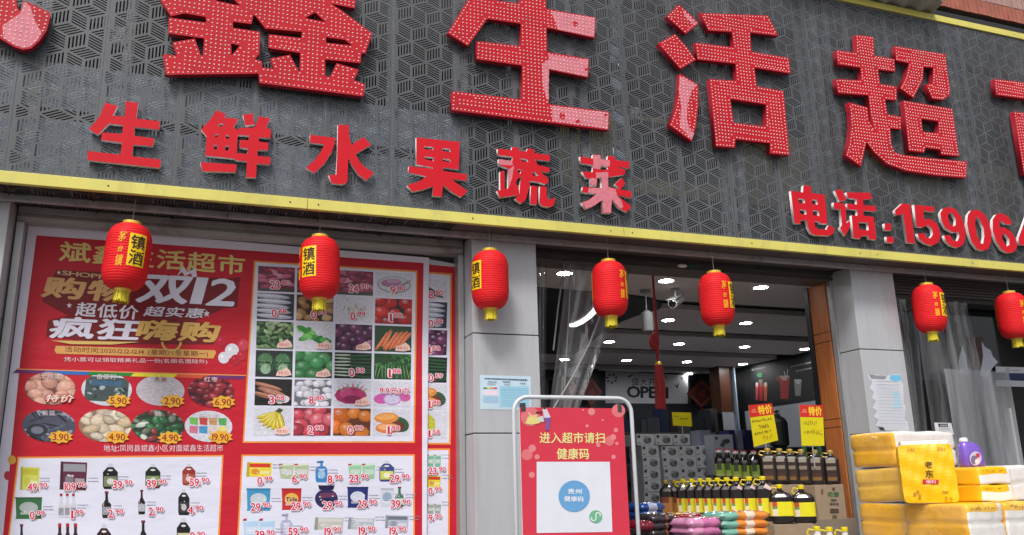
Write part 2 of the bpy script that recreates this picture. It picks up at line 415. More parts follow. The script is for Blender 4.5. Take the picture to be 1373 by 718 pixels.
# ------------------------------------------------------------------ perforated signboard
board = empty('perforated_signboard', (2.8, 5.0, 3.2), 'long dark grey signboard of metal panels cut with a cube pattern, edged by yellow strips', 'signboard')
PW, QW, QS = .4075, .0955, .0867           # panel width, pattern column, pattern edge
def screen_geo(w, h, cols_from, z_origin, margin, depth, x_node0=.117):
    """sheet metal cut with slots in three directions: real openings with walls"""
    mb = MB(); X0, X1, ZA, ZB = margin, w-margin, margin, h-margin
    rect = [(X0, ZA), (X1, ZA), (X1, ZB), (X0, ZB)]
    def quad(pts):
        q = clip(pts, rect)
        if len(q) > 2: mb.face([(a, 0, b) for a, b in q])
    def slot(pts):
        q = clip(pts, rect)
        if len(q) > 2:
            for i in range(len(q)):
                a, b = q[i], q[(i+1) % len(q)]
                mb.face([(a[0], 0, a[1]), (b[0], 0, b[1]), (b[0], depth, b[1]), (a[0], depth, a[1])])
    def rhomb(o, e, g):                    # slots run along g, spaced along e
        n = 5; fe, fg = .075, .10
        def pt(u, v): return (o[0]+e[0]*u+g[0]*v, o[1]+e[1]*u+g[1]*v)
        def Q(u0, u1, v0, v1):
            p = [pt(u0, v0), pt(u1, v0), pt(u1, v1), pt(u0, v1)]
            A = sum(p[i][0]*p[(i+1) % 4][1]-p[(i+1) % 4][0]*p[i][1] for i in range(4))
            return p if A > 0 else p[::-1]
        quad(Q(0, 1, 0, fg)); quad(Q(0, 1, 1-fg, 1))
        st = (1-fe*2)/(n+(n-1)*1.05); sw = st; bw = st*1.05; u = fe
        quad(Q(0, fe, fg, 1-fg))
        for i in range(n):
            slot(Q(u, u+sw, fg, 1-fg)); u += sw
            nb = bw if i < n-1 else 1-u
            quad(Q(u, u+nb, fg, 1-fg)); u += nb
    ncol = int(w/QW)+4; nrow = int(h/.26)+3
    for i in range(-3, ncol):
        x = x_node0+i*QW
        for j in range(-2, nrow):
            z = z_origin+j*.26-(.13 if i % 2 else 0)
            rhomb((x, z), (QW, QS/2), (0, QS))             # upright slots
            rhomb((x, z), (0, -QS), (QW, -QS/2))           # slots falling to the right
            rhomb((x, z), (QW, -QS/2), (QW, QS/2))         # slots rising to the right
    for a, b, d, e in ((0, X0, 0, h), (X1, w, 0, h), (X0, X1, 0, ZA), (X0, X1, ZB, h)):
        mb.face([(a, 0, d), (b, 0, d), (b, 0, e), (a, 0, e)])
    f = .018                                             # folded edges
    mb.face([(0, 0, 0), (0, 0, h), (0, f, h), (0, f, 0)]); mb.face([(w, 0, 0), (w, f, 0), (w, f, h), (w, 0, h)])
    return mb
pz = (4.645-Z0) % .26
front_mb = screen_geo(PW-.004, Z1-Z0, 0, pz, .014, .003)
first = None
nP = 21
for k in range(nP):
    x = 1.022+PW*(k-6)+.002
    if first is None:
        first = front_mb.build('perforated_panel', M['screen'], None); me = first.data
        co = np.array(front_mb.v); me.vertices.foreach_set('co', co.ravel()); me.update(); setparent(first, board); o = first
    else:
        o = first.copy(); COL.objects.link(o); setparent(o, board)
    o.location = Vector((x, SY, Z0))-board.location
# underside: perforated on the left, plain beyond
sof_mb = screen_geo(PW-.004, .40, 0, .05, .012, .003)
sof = None
for k in range(nP):
    x = 1.022+PW*(k-6)+.002
    if x < 1.3:
        if sof is None:
            sof = sof_mb.build('slotted_soffit_panel', M['soffit'], None); sof.data.vertices.foreach_set('co', np.array(sof_mb.v).ravel()); sof.data.update(); setparent(sof, board); o = sof
        else: o = sof.copy(); COL.objects.link(o); setparent(o, board)
        o.rotation_euler = (math.radians(-90), 0, 0)       # lies flat
        o.location = Vector((x, 4.80, 3.207))-board.location
    else:
        boxpart('soffit_panel', (x, x+PW-.006, 4.80, 5.2, 3.203, 3.211), M['soffit'], board)
for z0_, z1_, d_ in ((3.197, 3.2615, .02), (5.361, 5.42, .03)):
    x = XL
    while x < XR:
        x2 = min(x+2.05, XR); boxpart('yellow_strip', (x+.001, x2-.0015, SY-.014+RND.uniform(-.0015, .0015), SY+d_, z0_+RND.uniform(-.001, .001), z1_), M['trim'], board, bevel=.003)
        for q in (.06, 1.0, 1.95):
            if x+q < x2: MB().lathe([(.0045, 0), (.0045, .002), (.002, .003)], n=7).mesh([], []).build('screw', M['darkmetal'], board, world=False)
            if x+q < x2: o = KIDS[board.name][-1]; o.rotation_euler.x = math.radians(90); o.location = Vector((x+q, SY-.0155, (z0_+z1_)/2))-board.location
        x = x2
for k in range(1, nP+1):
    x = 1.022+PW*(k-6)
    if k % 2 == 0: boxpart('steel_post', (x-.02, x+.02, SY+.07, SY+.11, 3.27, 5.33), M['post'], board)
    boxpart('joint_bar', (x-.012, x+.012, SY+.006, SY+.03, 3.27, 5.34), M['post'], board)
for x in (-.95, -.52, 1.47, 2.33, 3.56, 4.38, 4.5, 5.62, 5.78): boxpart('steel_post', (x, x+.055, SY+.03, SY+.07, 3.27, 5.33), M['post'], board)
for z in (3.45, 4.3, 5.1): boxpart('cross_rail', (XL, XR, SY+.21, SY+.245, z, z+.04), M['darkmetal'], board)
boxpart('end_plate', (XL-.01, XL, SY, 5.2, 3.2, 5.36), M['screen'], board)
boxpart('end_plate', (XR, XR+.01, SY, 5.2, 3.2, 5.36), M['screen'], board)

# what hides behind it
wall = empty('shop_front_wall', (2.8, 5.35, 3.2), 'dark upper wall of the shop hidden behind the perforated signboard', 'wall')
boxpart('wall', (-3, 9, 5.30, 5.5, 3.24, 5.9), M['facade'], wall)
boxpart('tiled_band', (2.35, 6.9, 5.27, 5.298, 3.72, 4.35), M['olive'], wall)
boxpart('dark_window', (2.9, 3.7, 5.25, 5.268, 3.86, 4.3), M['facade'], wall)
ob = empty('old_fascia', (0, 4.86, 3.27), 'flat blue-grey boards of an older sign just behind the lower left of the perforated panels', 'sign')
boxpart('board', (-1.4, 1.48, SY+.035, SY+.05, 3.66, 3.93), M['blueboard'], ob)
boxpart('board', (-1.4, 1.48, SY+.045, SY+.06, 3.27, 3.60), M['blueboard'], ob)
def floodbox(px, py, w, h, lab):
    p = at(px, py, SY+.018)
    r = empty('junction_box', p, lab, 'box')
    boxpart('case', (p.x-w/2, p.x+w/2, p.y, p.y+.06, p.z-h/2, p.z+h/2), M['paleboard'], r, bevel=.004)
    boxpart('lid_clip', (p.x-.012, p.x+.012, p.y-.006, p.y, p.z-h/2+.004, p.z-h/2+.02), M['alu'], r)
floodbox(159, 48, .07, .12, 'small white box behind the signboard panels left of the big double-gold character')
floodbox(852, 152, .06, .09, 'small white box behind the signboard left of the big three-drop water character')
floodbox(1305, 208, .07, .09, 'small white box behind the signboard at its right end')
fp = empty('filler_plates', at(828, 110, SY+.02), 'row of small blue-grey plates closing a few slots beside a seam of the signboard', 'plate')
for px, py in ((827, 66), (826, 78), (829, 113), (829, 155), (830, 208)):
    p = at(px, py, SY+.012)
    mb = MB(); mb.face([(p.x-.048, p.y, p.z-.03), (p.x+.048, p.y, p.z-.075), (p.x+.048, p.y, p.z+.01), (p.x-.048, p.y, p.z+.055)]); 
    mb.face([(p.x-.048, p.y+.004, p.z+.055), (p.x+.048, p.y+.004, p.z+.01), (p.x+.048, p.y+.004, p.z-.075), (p.x-.048, p.y+.004, p.z-.03)])
    mb.build('plate', M['blueboard'], fp)

# ------------------------------------------------------------------ lettering on the signboard
def tile(ox, oy, s, pts): return [(ox+a/s, oy+b/s) for a, b in pts]
def slab(name, loops, Yf, depth, faceM, sideM, parent, bev=0.0):
    """one channel letter: outline and holes, given depth"""
    P3 = [[at(a, b, Yf) for a, b in L] for L in loops]
    cx = sum(p.x for p in P3[0])/len(P3[0]); cz = sum(p.z for p in P3[0])/len(P3[0])
    cu = bpy.data.curves.new(name, 'CURVE'); cu.dimensions = '2D'; cu.fill_mode = 'BOTH'; cu.extrude = depth/2
    for L in P3:
        s = cu.splines.new('POLY'); s.points.add(len(L)-1); s.use_cyclic_u = True
        for i, p in enumerate(L): s.points[i].co = (p.x-cx, p.z-cz, 0, 1)
    tmp = bpy.data.objects.new('t', cu); COL.objects.link(tmp)
    dg = bpy.context.evaluated_depsgraph_get(); me = bpy.data.meshes.new_from_object(tmp.evaluated_get(dg))
    bpy.data.objects.remove(tmp); bpy.data.curves.remove(cu)
    co = np.zeros(len(me.vertices)*3); me.vertices.foreach_get('co', co); co = co.reshape(-1, 3)
    co = np.stack([co[:, 0], depth/2-co[:, 2], co[:, 1]], 1); me.vertices.foreach_set('co', co.ravel())
    me.materials.clear(); me.materials.append(faceM); me.materials.append(sideM); me.update()
    for p in me.polygons: p.material_index = 0 if (abs(p.normal.y) > .9 and p.center.y < depth*.5) else 1
    me.name = name; o = bpy.data.objects.new(name, me); COL.objects.link(o); setparent(o, parent)
    o.location = Vector((cx, Yf, cz))-wloc(parent)
    return o, [[(p.x, p.z) for p in L] for L in P3]
def inside(loops, X, Z):
    r = np.zeros(X.shape, bool)
    for L in loops:
        for i in range(len(L)):
            (x0, z0), (x1, z1) = L[i-1], L[i]
            if z0 == z1: continue
            cnd = ((z0 > Z) != (z1 > Z)) & (X < (x1-x0)*(Z-z0)/(z1-z0)+x0); r ^= cnd
    return r
def dist(loops, X, Z):
    d = np.full(X.shape, 9.)
    for L in loops:
        for i in range(len(L)):
            (x0, z0), (x1, z1) = L[i-1], L[i]; dx, dz = x1-x0, z1-z0; l2 = dx*dx+dz*dz+1e-12
            t = np.clip(((X-x0)*dx+(Z-z0)*dz)/l2, 0, 1); d = np.minimum(d, np.hypot(X-x0-t*dx, Z-z0-t*dz))
    return d
def bulbs(loops, Yf, parent, rn):
    P = []; sp = .0262; ins = .0135
    for L in loops:
        for i in range(len(L)):
            (x0, z0), (x1, z1) = L[i-1], L[i]; l = math.hypot(x1-x0, z1-z0); n = max(1, int(round(l/sp)))
            nx, nz = -(z1-z0)/max(l, 1e-6), (x1-x0)/max(l, 1e-6)
            for k in range(n):
                t = (k+.5)/n; mx_, mz_ = x0+(x1-x0)*t, z0+(z1-z0)*t
                for sg in (1, -1): P.append((mx_+nx*ins*sg, mz_+nz*ins*sg))
    A = np.array(P); ok = inside(loops, A[:, 0], A[:, 1]) & (dist(loops, A[:, 0], A[:, 1]) > ins*.85); A = A[ok]
    x0, x1 = min(p[0] for L in loops for p in L), max(p[0] for L in loops for p in L); z0, z1 = min(p[1] for L in loops for p in L), max(p[1] for L in loops for p in L)
    gx, gz = np.meshgrid(np.arange(x0, x1, sp), np.arange(z0, z1, sp)); gx = gx.ravel(); gz = gz.ravel()
    ok = inside(loops, gx, gz); gx, gz = gx[ok], gz[ok]; ok = dist(loops, gx, gz) > ins+sp*.62
    G = np.stack([gx[ok], gz[ok]], 1); keep = []
    for p in list(A)+list(G):
        if all((p[0]-q[0])**2+(p[1]-q[1])**2 > (sp*.66)**2 for q in keep[-400:]): keep.append((p[0], p[1]))
    mb = MB(); r = .0049
    for x, z in keep:
        x += rn.uniform(-.001, .001); z += rn.uniform(-.001, .001)
        ring = [(x+r*math.cos(2*math.pi*k/7), Yf-.0002, z+r*math.sin(2*math.pi*k/7)) for k in range(7)]
        top = [(x+r*.6*math.cos(2*math.pi*k/7), Yf-.0035, z+r*.6*math.sin(2*math.pi*k/7)) for k in range(7)]
        mb.mesh(ring+top, [(k, (k+1) % 7, 7+(k+1) % 7, 7+k) for k in range(7)]+[tuple(range(7, 14))])
    o = mb.build('bulb', M['bulb'], parent); o['kind'] = 'stuff'; return o
def film(pts, Yf, parent, ey=.0008, m=None):
    if m is None:                        # torn, uneven edge and a few flecks of film left behind
        q = []
        for i in range(len(pts)):
            (a0, b0), (a1, b1) = pts[i], pts[(i+1) % len(pts)]; k = max(1, int(math.hypot(a1-a0, b1-b0)/1.6))
            for j in range(k):
                s_ = 0 if j == 0 else 1; q.append((a0+(a1-a0)*j/k+RND.uniform(-.45, .45)*s_, b0+(b1-b0)*j/k+RND.uniform(-.45, .45)*s_))
        cx = sum(p[0] for p in pts)/len(pts); cy = sum(p[1] for p in pts)/len(pts); pts = [(x+(cx-x)*.012, y+(cy-y)*.012) for x, y in q]
    mb = MB(); mb.face([at(a, b, Yf)+Vector((0, -ey, 0)) for a, b in pts]); return mb.build('film_patch' if m is None else 'bare_spot', m or M['film'], parent)
def circ(x, y, r, n=9): return [(x+r*math.cos(2*math.pi*k/n)*RND.uniform(.7, 1.2), y+r*math.sin(2*math.pi*k/n)*RND.uniform(.7, 1.2)) for k in range(n)]

BY, BD = 4.715, .042                        # big letters: face and depth
big = empty('shop_name_lettering', at(700, 90, 4.76), 'row of huge red channel characters dotted with pale bulbs, mounted on the signboard', 'sign lettering')
# leftmost, only the end of its hook in view
L0 = [[(21, -5), (23, 10), (27, 16), (32, 2), (37, 3), (66, 16.5), (67.5, 21), (62.5, 41), (53, 55), (42, 65), (31, 67), (19, 63), (2, 53), (-25, 30), (-45, -10), (-55, -70), (-15, -70), (0, -30)]]
def bigchar(loops, label, films=(), spots=()):
    o, LL = slab('character', loops, BY, BD, M['letter_face'], M['letter_side'], big); o['label'] = label
    for f in films: film(f, BY, o)
    for (x, y, r) in spots: film(circ(x, y, r), BY, o, .0012, M['letter_face'])
    bulbs(LL, BY, o, RND); return o
bigchar(L0, 'curved hook of a huge dotted red character at the left end', [[(3, 35), (18, 24), (27, 18), (32, 3.5), (41, 8), (46, 26), (52, 38), (56, 43), (51, 54), (41.5, 63), (31, 65), (19.5, 61), (4, 51.5)]])
A = tile(190, 0, 4.003, [(100, -2), (155, 88), (230, 72), (345, 92), (345, 122), (145, 95), (143, 180), (335, 207), (328, 300), (318, 300), (285, 208), (165, 228), (190, 300), (115, 292), (130, 402), (627, 396), (630, 446), (1190, 518), (1197, 452), (1140, 432), (1165, 375), (1045, 340), (1012, 412), (985, 412), (985, 320), (1175, 340), (1180, 285), (1200, 290), (1238, 180), (1080, 62), (1015, 20), (1145, 46), (1150, -30), (1000, -60), (1010, -170), (850, -200), (1080, -220), (1085, -300), (860, -310), (860, -400), (1230, -430), (700, -720), (170, -430), (520, -400), (520, -330), (300, -330), (300, -240), (520, -240), (520, -140), (240, -140), (230, -60)])
B = tile(190, 0, 4.003, [(600, 80), (590, 130), (490, 118), (490, 150), (635, 172), (632, 250), (632, 290), (607, 318), (645, 330), (645, 362), (712, 372), (692, 315), (795, 295), (842, 382), (850, 382), (850, 285), (680, 258), (682, 185), (856, 205), (860, 172), (690, 156), (665, 155), (615, 92)])
Cc = tile(190, 0, 4.003, [(395, 5), (470, -25), (530, 32)]); D = tile(190, 0, 4.003, [(480, 235), (527, 245), (482, 298)])
E_ = tile(190, 0, 4.003, [(930, 68), (878, 98), (988, 120)]); F_ = tile(190, 0, 4.003, [(990, 200), (1090, 215), (1132, 246), (990, 230)])
bigchar([A, B, Cc, D, E_, F_], 'huge dotted red character built of dense stacked strokes')
S = tile(560, 0, 4.003, [(340, -165), (270, 0), (160, 178), (270, 248), (375, 102), (553, 128), (555, 248), (318, 222), (315, 318), (560, 353), (560, 535), (185, 490), (180, 592), (1025, 700), (1027, 602), (705, 560), (700, 374), (915, 418), (920, 318), (695, 280), (693, 150), (950, 205), (955, 95), (690, 48), (690, -260), (552, -260), (550, 20), (420, 3), (470, -140)])
T = lambda pts: tile(560, 0, 4.003, pts)
bigchar([S], 'huge dotted red character of crossbars with faded pink right-hand arms',
        [T([(712, 58), (953, 97), (948, 200), (750, 160), (738, 118)]), T([(700, 292), (918, 322), (913, 412), (705, 370), (702, 545), (688, 525), (668, 440), (668, 345), (705, 318)]), T([(716, 568), (1025, 606), (1022, 694), (880, 672), (722, 652)])],
        [(560+845/4.003, 130/4.003, 4), (560+775/4.003, 625/4.003, 4.5), (560+860/4.003, 653/4.003, 3.2), (560+907/4.003, 375/4.003, 3), (560+1010/4.003, 620/4.003, 2.2)])
TA = lambda pts: tile(800, 0, 4.003, pts); TB = lambda pts: tile(860, 60, 4.003, pts)
shui = [TA([(440, 25), (375, 90), (478, 183), (548, 128), (505, 80)]), TA([(420, 183), (330, 235), (450, 372), (533, 322), (480, 250)]),
        TB([(205, 155), (305, 215), (305, 330), (292, 440), (270, 520), (150, 432), (185, 340), (198, 250)])]
she = [TA([(555, 70), (600, 165), (725, 173), (737, 256), (530, 230), (540, 320), (745, 343), (750, 435), (605, 425), (640, 786), (742, 794), (745, 748), (930, 770), (930, 824), (1035, 834), (1003, 490), (860, 465), (848, 364), (1040, 396), (1032, 312), (830, 278), (825, 176), (975, 194), (920, 85)]),
       TA([(718, 532), (908, 562), (908, 680), (735, 660)])]
bigchar([she[0], shui[0], shui[1], shui[2], she[1]], 'huge dotted red character with three separate drop strokes on its left, the lowest drop faded pink',
        [TA([(458, 48), (540, 128), (522, 138), (478, 95)]), TB([(205, 165), (300, 218), (272, 245), (250, 310), (243, 400), (262, 460), (285, 480), (268, 512), (205, 440), (213, 330), (200, 240)])])
T1 = lambda pts: tile(1030, 20, 4.003, pts)
zou = T1([(470, 108), (565, 120), (570, 220), (678, 238), (682, 306), (590, 294), (600, 372), (690, 385), (690, 460), (628, 455), (640, 535), (712, 548), (715, 616), (655, 609), (662, 700), (680, 738), (720, 752), (850, 768), (1068, 788), (1062, 876), (900, 862), (740, 838), (640, 802), (570, 740), (528, 685), (498, 814), (415, 755), (432, 700), (445, 600), (440, 520), (430, 470), (532, 497), (540, 570), (572, 618), (548, 530), (538, 433), (375, 420), (362, 345), (500, 352), (495, 284), (372, 266), (366, 190), (475, 205)])
dao = T1([(680, 168), (952, 212), (962, 300), (977, 400), (972, 435), (940, 458), (880, 450), (845, 375), (882, 370), (885, 285), (835, 280), (830, 350), (780, 447), (708, 395), (740, 330), (755, 260), (685, 245)])
kou = T1([(725, 460), (988, 505), (1025, 760), (928, 750), (925, 725), (845, 713), (838, 740), (755, 730)]); kouh = T1([(822, 558), (912, 572), (915, 636), (830, 628)])
bigchar([zou, dao, kou, kouh], 'huge dotted red character with a long sweeping base stroke')
shi = T1([(1215, 345), (1440, 372), (1440, 250), (1540, 262), (1550, 385), (1760, 410), (1765, 500), (1560, 478), (1562, 545), (1740, 570), (1760, 880), (1700, 930), (1630, 870), (1640, 650), (1566, 642), (1580, 980), (1480, 970), (1470, 632), (1412, 622), (1440, 870), (1372, 856), (1318, 520), (1462, 535), (1455, 462), (1222, 430)])
bigchar([shi], 'huge dotted red character cut off by the right edge of the picture')

SYF, SD = 4.742, .025
def smallset(name, items, label, anchor):
    r = empty(name, at(anchor[0], anchor[1], SY), label, 'sign lettering')
    for loops, lab, films in items:
        o, LL = slab('character', loops, SYF, SD, M['small_face'], M['foam'], r); o['label'] = lab
        for f in films: film(f, SYF, o)
        for i in range(2):                  # mounting pins to the panels
            x = sum(p[0] for p in LL[0])/len(LL[0])+(-.03 if i else .03); z = sum(p[1] for p in LL[0])/len(LL[0])
            MB().tube([(x, SYF+SD, z), (x, SY, z)], .003, 6).build('pin', M['darkmetal'], o)
    return r
t8 = lambda pts: tile(100, 120, 8.03, pts)
c1 = [t8([(330, 145), (465, 178), (410, 285), (540, 295), (550, 130), (685, 145), (665, 315), (920, 345), (910, 435), (648, 405), (642, 500), (860, 530), (845, 612), (632, 597), (618, 722), (930, 758), (920, 848), (136, 762), (144, 664), (495, 705), (510, 575), (285, 545), (295, 465), (512, 480), (522, 385), (370, 370), (250, 490), (155, 430), (270, 290)])]
tx = lambda pts: tile(250, 130, 5.357, pts)
c2 = [tx([(215, 97), (285, 125), (270, 150), (372, 158), (340, 222), (372, 240), (378, 225), (490, 222), (520, 140), (600, 155), (572, 225), (608, 235), (605, 298), (520, 290), (520, 322), (590, 332), (585, 385), (512, 382), (510, 425), (605, 435), (600, 488), (505, 480), (500, 582), (428, 578), (435, 465), (350, 455), (345, 445), (135, 422), (145, 285), (105, 235), (170, 165)]),
      tx([(240, 192), (268, 195), (255, 215), (222, 212)]), tx([(205, 268), (228, 270), (228, 290), (208, 290)]), tx([(282, 275), (308, 277), (305, 303), (284, 300)]), tx([(195, 345), (220, 347), (220, 380), (198, 378)]), tx([(278, 352), (305, 352), (302, 388), (278, 385)]),
      tx([(368, 275), (450, 280), (445, 312), (385, 310), (382, 365), (440, 372), (438, 410), (362, 405)]), tx([(405, 130), (475, 120), (488, 200), (425, 207)]), tx([(100, 470), (360, 487), (355, 542), (115, 535)])]
tw = lambda pts: tile(400, 150, 5.358, pts)
c3 = [tw([(85, 165), (265, 188), (258, 240), (240, 290), (190, 370), (115, 442), (55, 405), (120, 345), (160, 290), (188, 235), (82, 222)]),
      tw([(285, 92), (362, 97), (365, 170), (380, 240), (468, 182), (523, 238), (410, 305), (440, 360), (480, 400), (545, 440), (488, 495), (430, 450), (385, 385), (358, 330), (355, 490), (345, 510), (320, 523), (240, 515), (218, 455), (272, 452), (280, 300)])]
c4 = [tw([(848, 185), (1160, 218), (1153, 415), (1040, 402), (1040, 425), (1212, 452), (1208, 495), (1098, 485), (1215, 570), (1172, 615), (1100, 575), (1040, 525), (1032, 610), (965, 605), (970, 535), (900, 560), (820, 575), (782, 530), (870, 500), (920, 465), (790, 437), (795, 393), (965, 410), (968, 402), (848, 380)]),
      tw([(905, 248), (970, 255), (968, 275), (905, 268)]), tw([(1035, 262), (1092, 268), (1090, 290), (1035, 285)]), tw([(905, 322), (972, 330), (970, 355), (908, 340)]), tw([(1035, 335), (1092, 345), (1090, 362), (1035, 355)])]
tv = lambda pts: tile(630, 180, 5.65, pts)
c5 = [tv([(210, 110), (315, 122), (320, 98), (372, 105), (372, 128), (428, 133), (438, 108), (488, 118), (490, 145), (607, 160), (605, 205), (495, 192), (515, 235), (605, 255), (602, 290), (525, 285), (580, 320), (600, 355), (575, 383), (525, 365), (450, 355), (455, 385), (440, 440), (420, 500), (390, 528), (340, 490), (375, 455), (380, 380), (390, 320), (370, 330), (345, 370), (370, 400), (375, 460), (230, 482), (205, 430), (230, 425), (228, 285), (262, 278), (264, 415), (290, 412), (292, 262), (220, 235), (218, 190), (320, 203), (325, 172), (215, 160)]),
      tv([(378, 182), (432, 192), (444, 212), (398, 208)]), tv([(362, 268), (392, 266), (382, 300), (368, 300)]), tv([(468, 298), (492, 284), (518, 318), (484, 316)]),
      tv([(462, 392), (512, 395), (508, 535), (458, 530)]), tv([(530, 395), (580, 400), (585, 480), (600, 500), (650, 480), (635, 540), (600, 555), (550, 545), (528, 520)])]
c6 = [tv([(835, 170), (930, 185), (932, 155), (990, 160), (990, 190), (1042, 195), (1045, 165), (1100, 172), (1102, 197), (1210, 210), (1205, 262), (1115, 245), (1180, 275), (1172, 308), (1060, 325), (1045, 330), (1050, 402), (1225, 435), (1222, 485), (1110, 460), (1225, 550), (1190, 592), (1130, 560), (1075, 495), (1070, 600), (1005, 598), (1005, 500), (940, 545), (880, 570), (845, 520), (900, 500), (960, 455), (850, 440), (855, 400), (1000, 410), (995, 330), (880, 335), (850, 285), (930, 290), (932, 235), (840, 220)]),
      tv([(992, 240), (1042, 245), (1045, 268), (990, 275)]), tv([(910, 330), (965, 335), (960, 390), (915, 390)]), tv([(1150, 330), (1178, 375), (1140, 420), (1098, 380)])]
f5 = [tv([(219, 191), (319, 204), (325, 238), (222, 234)]), tv([(294, 270), (335, 240), (322, 320), (300, 395), (293, 400)])]
f6 = [tv([(933, 157), (988, 162), (990, 190), (1040, 196), (1064, 200), (1060, 250), (1044, 246), (991, 239), (988, 268), (934, 262)]), tv([(950, 292), (1048, 286), (1050, 322), (1044, 332), (1049, 402), (1105, 416), (1112, 458), (1150, 505), (1165, 550), (1150, 565), (1130, 558), (1075, 494), (1069, 598), (1007, 596), (1005, 499), (938, 543), (880, 568), (848, 521), (900, 501), (962, 455), (895, 445), (898, 406), (1001, 411), (996, 330), (955, 330)]), tv([(913, 333), (962, 337), (958, 387), (917, 387)])]
smallset('produce_lettering', [(c1, 'flat red character of an upright and three crossbars', []), (c2, 'flat red character of two crowded halves', []), (c3, 'flat red character with a hooked upright and side sweeps', []), (c4, 'flat red character with a windowed box on top', []), (c5, 'flat red character with pink faded strokes on its left', f5), (c6, 'flat red character with a mostly pink faded centre', f6)],
         'slanting row of six flat red characters with white foam edges under the huge sign characters', (480, 210))
td = lambda pts: tile(1040, 230, 6.3, pts); tn = lambda pts: tile(1180, 250, 6.528, pts)
d1 = [td([(128, 165), (230, 178), (235, 118), (300, 125), (300, 183), (415, 198), (438, 445), (375, 440), (370, 425), (328, 422), (335, 470), (355, 488), (430, 492), (445, 455), (495, 480), (492, 520), (455, 545), (340, 540), (300, 525), (275, 480), (262, 412), (212, 412), (210, 445), (160, 437)]),
      td([(190, 228), (240, 235), (248, 270), (197, 265)]), td([(305, 238), (350, 243), (355, 282), (310, 277)]), td([(202, 320), (255, 327), (260, 365), (208, 360)]), td([(312, 328), (362, 335), (368, 375), (318, 370)])]
d2 = [td([(500, 165), (555, 150), (598, 240), (540, 255)]), td([(490, 262), (575, 270), (592, 300), (598, 440), (625, 412), (634, 455), (588, 548), (543, 480), (560, 455), (548, 322), (492, 315)]),
      td([(598, 178), (795, 180), (820, 232), (740, 240), (742, 285), (845, 295), (845, 340), (742, 330), (742, 375), (830, 385), (850, 580), (790, 572), (785, 545), (722, 545), (718, 570), (658, 562), (642, 372), (690, 375), (690, 328), (605, 318), (603, 272), (685, 280), (685, 235), (612, 225)]), td([(700, 430), (780, 435), (785, 498), (708, 492)])]
d3 = [td([(920, 440), (975, 442), (978, 500), (924, 500)]), td([(936, 552), (995, 553), (1000, 605), (940, 600)])]
n1 = [tn([(130, 210), (192, 152), (262, 155), (305, 500), (240, 495), (202, 240), (137, 260)])]
n5 = [tn([(297, 162), (475, 180), (472, 225), (380, 215), (385, 292), (440, 285), (500, 330), (530, 420), (515, 490), (460, 520), (400, 505), (345, 465), (328, 415), (385, 410), (405, 450), (440, 455), (463, 420), (453, 370), (420, 340), (378, 360), (320, 355)])]
n9 = [tn([(527, 235), (550, 198), (600, 180), (660, 200), (710, 265), (740, 340), (750, 430), (730, 510), (680, 540), (620, 520), (575, 480), (560, 430), (615, 430), (640, 475), (678, 480), (693, 440), (688, 400), (640, 405), (575, 370), (537, 300)]), tn([(598, 240), (630, 232), (663, 290), (662, 340), (640, 352), (608, 320), (595, 270)])]
n0 = [tn([(768, 250), (797, 212), (850, 205), (910, 240), (950, 310), (975, 400), (975, 480), (950, 545), (905, 565), (850, 550), (805, 490), (777, 410), (762, 330)]), tn([(837, 268), (868, 282), (908, 370), (912, 440), (902, 503), (880, 498), (847, 430), (833, 340)])]
n6 = [tn([(986, 290), (1015, 247), (1060, 235), (1120, 265), (1155, 320), (1153, 335), (1093, 330), (1065, 300), (1048, 320), (1048, 366), (1090, 360), (1150, 400), (1190, 460), (1200, 530), (1175, 575), (1120, 585), (1065, 555), (1015, 480), (986, 390)]), tn([(1072, 422), (1098, 418), (1128, 460), (1132, 512), (1110, 526), (1082, 490), (1068, 450)])]
n4 = [tn([(1290, 240), (1345, 250), (1400, 440), (1440, 450), (1440, 500), (1410, 498), (1420, 560), (1350, 550), (1345, 518), (1220, 512), (1212, 455)]), tn([(1300, 340), (1335, 445), (1275, 435)])]
smallset('telephone_lettering', [(d1, 'red character with a windowed box and a tail', []), (d2, 'red character of two halves, the left one narrow', []), ([d3[0]], 'upper dot of the red colon', []), ([d3[1]], 'lower dot of the red colon', [])]+[(q, 'red figure %s' % s, []) for q, s in ((n1, 'one'), (n5, 'five'), (n9, 'nine'), (n0, 'nought'), (n6, 'six'), (n4, 'four'))],
         'red telephone number with white edges at the lower right of the signboard', (1230, 290))

# ------------------------------------------------------------------ above the signboard
sh = empty('corrugated_sheet', (5.2, 5.0, 5.43), 'weathered pale corrugated sheet lying on top of the right end of the signboard', 'roofing sheet')
mb = MB(); n = 60; rows = []
for i, (y, z) in enumerate(((4.62, 5.455), (4.95, 5.44))):
    rows.append([(4.0+1.62*k/n+(0.0 if i == 0 else .1), y+.004*math.sin(k*1.7), z+.018*math.sin(k*.9)) for k in range(n+1)])
mb.loft([rows[0], rows[1]], closed=False); mb.loft([[(a, b, cc-.004) for a, b, cc in rows[0]], [(a, b, cc-.004) for a, b, cc in rows[1]]], closed=False)
mb.loft([rows[0], [(a, b, cc-.004) for a, b, cc in rows[0]]], closed=False)
mb.build('sheet', M['sheet'], sh)
bal = empty('balcony', (8, 5.6, 5.9), 'red tiled balcony of the flat above, over the right end of the signboard', 'balcony')
by = 5.3; bz = 5.955
boxpart('slab', (6.02, 9.4, by+.012, 6.6, bz, bz+1.1), M['plaster'], bal)
boxpart('beam', (6.9, 7.0, by+.10, 6.5, bz-.05, bz-.001), M['plaster'], bal)
tmb = MB().box(0, .052, 0, .02, 0, .152); t0 = None; k = 0
x = 6.02
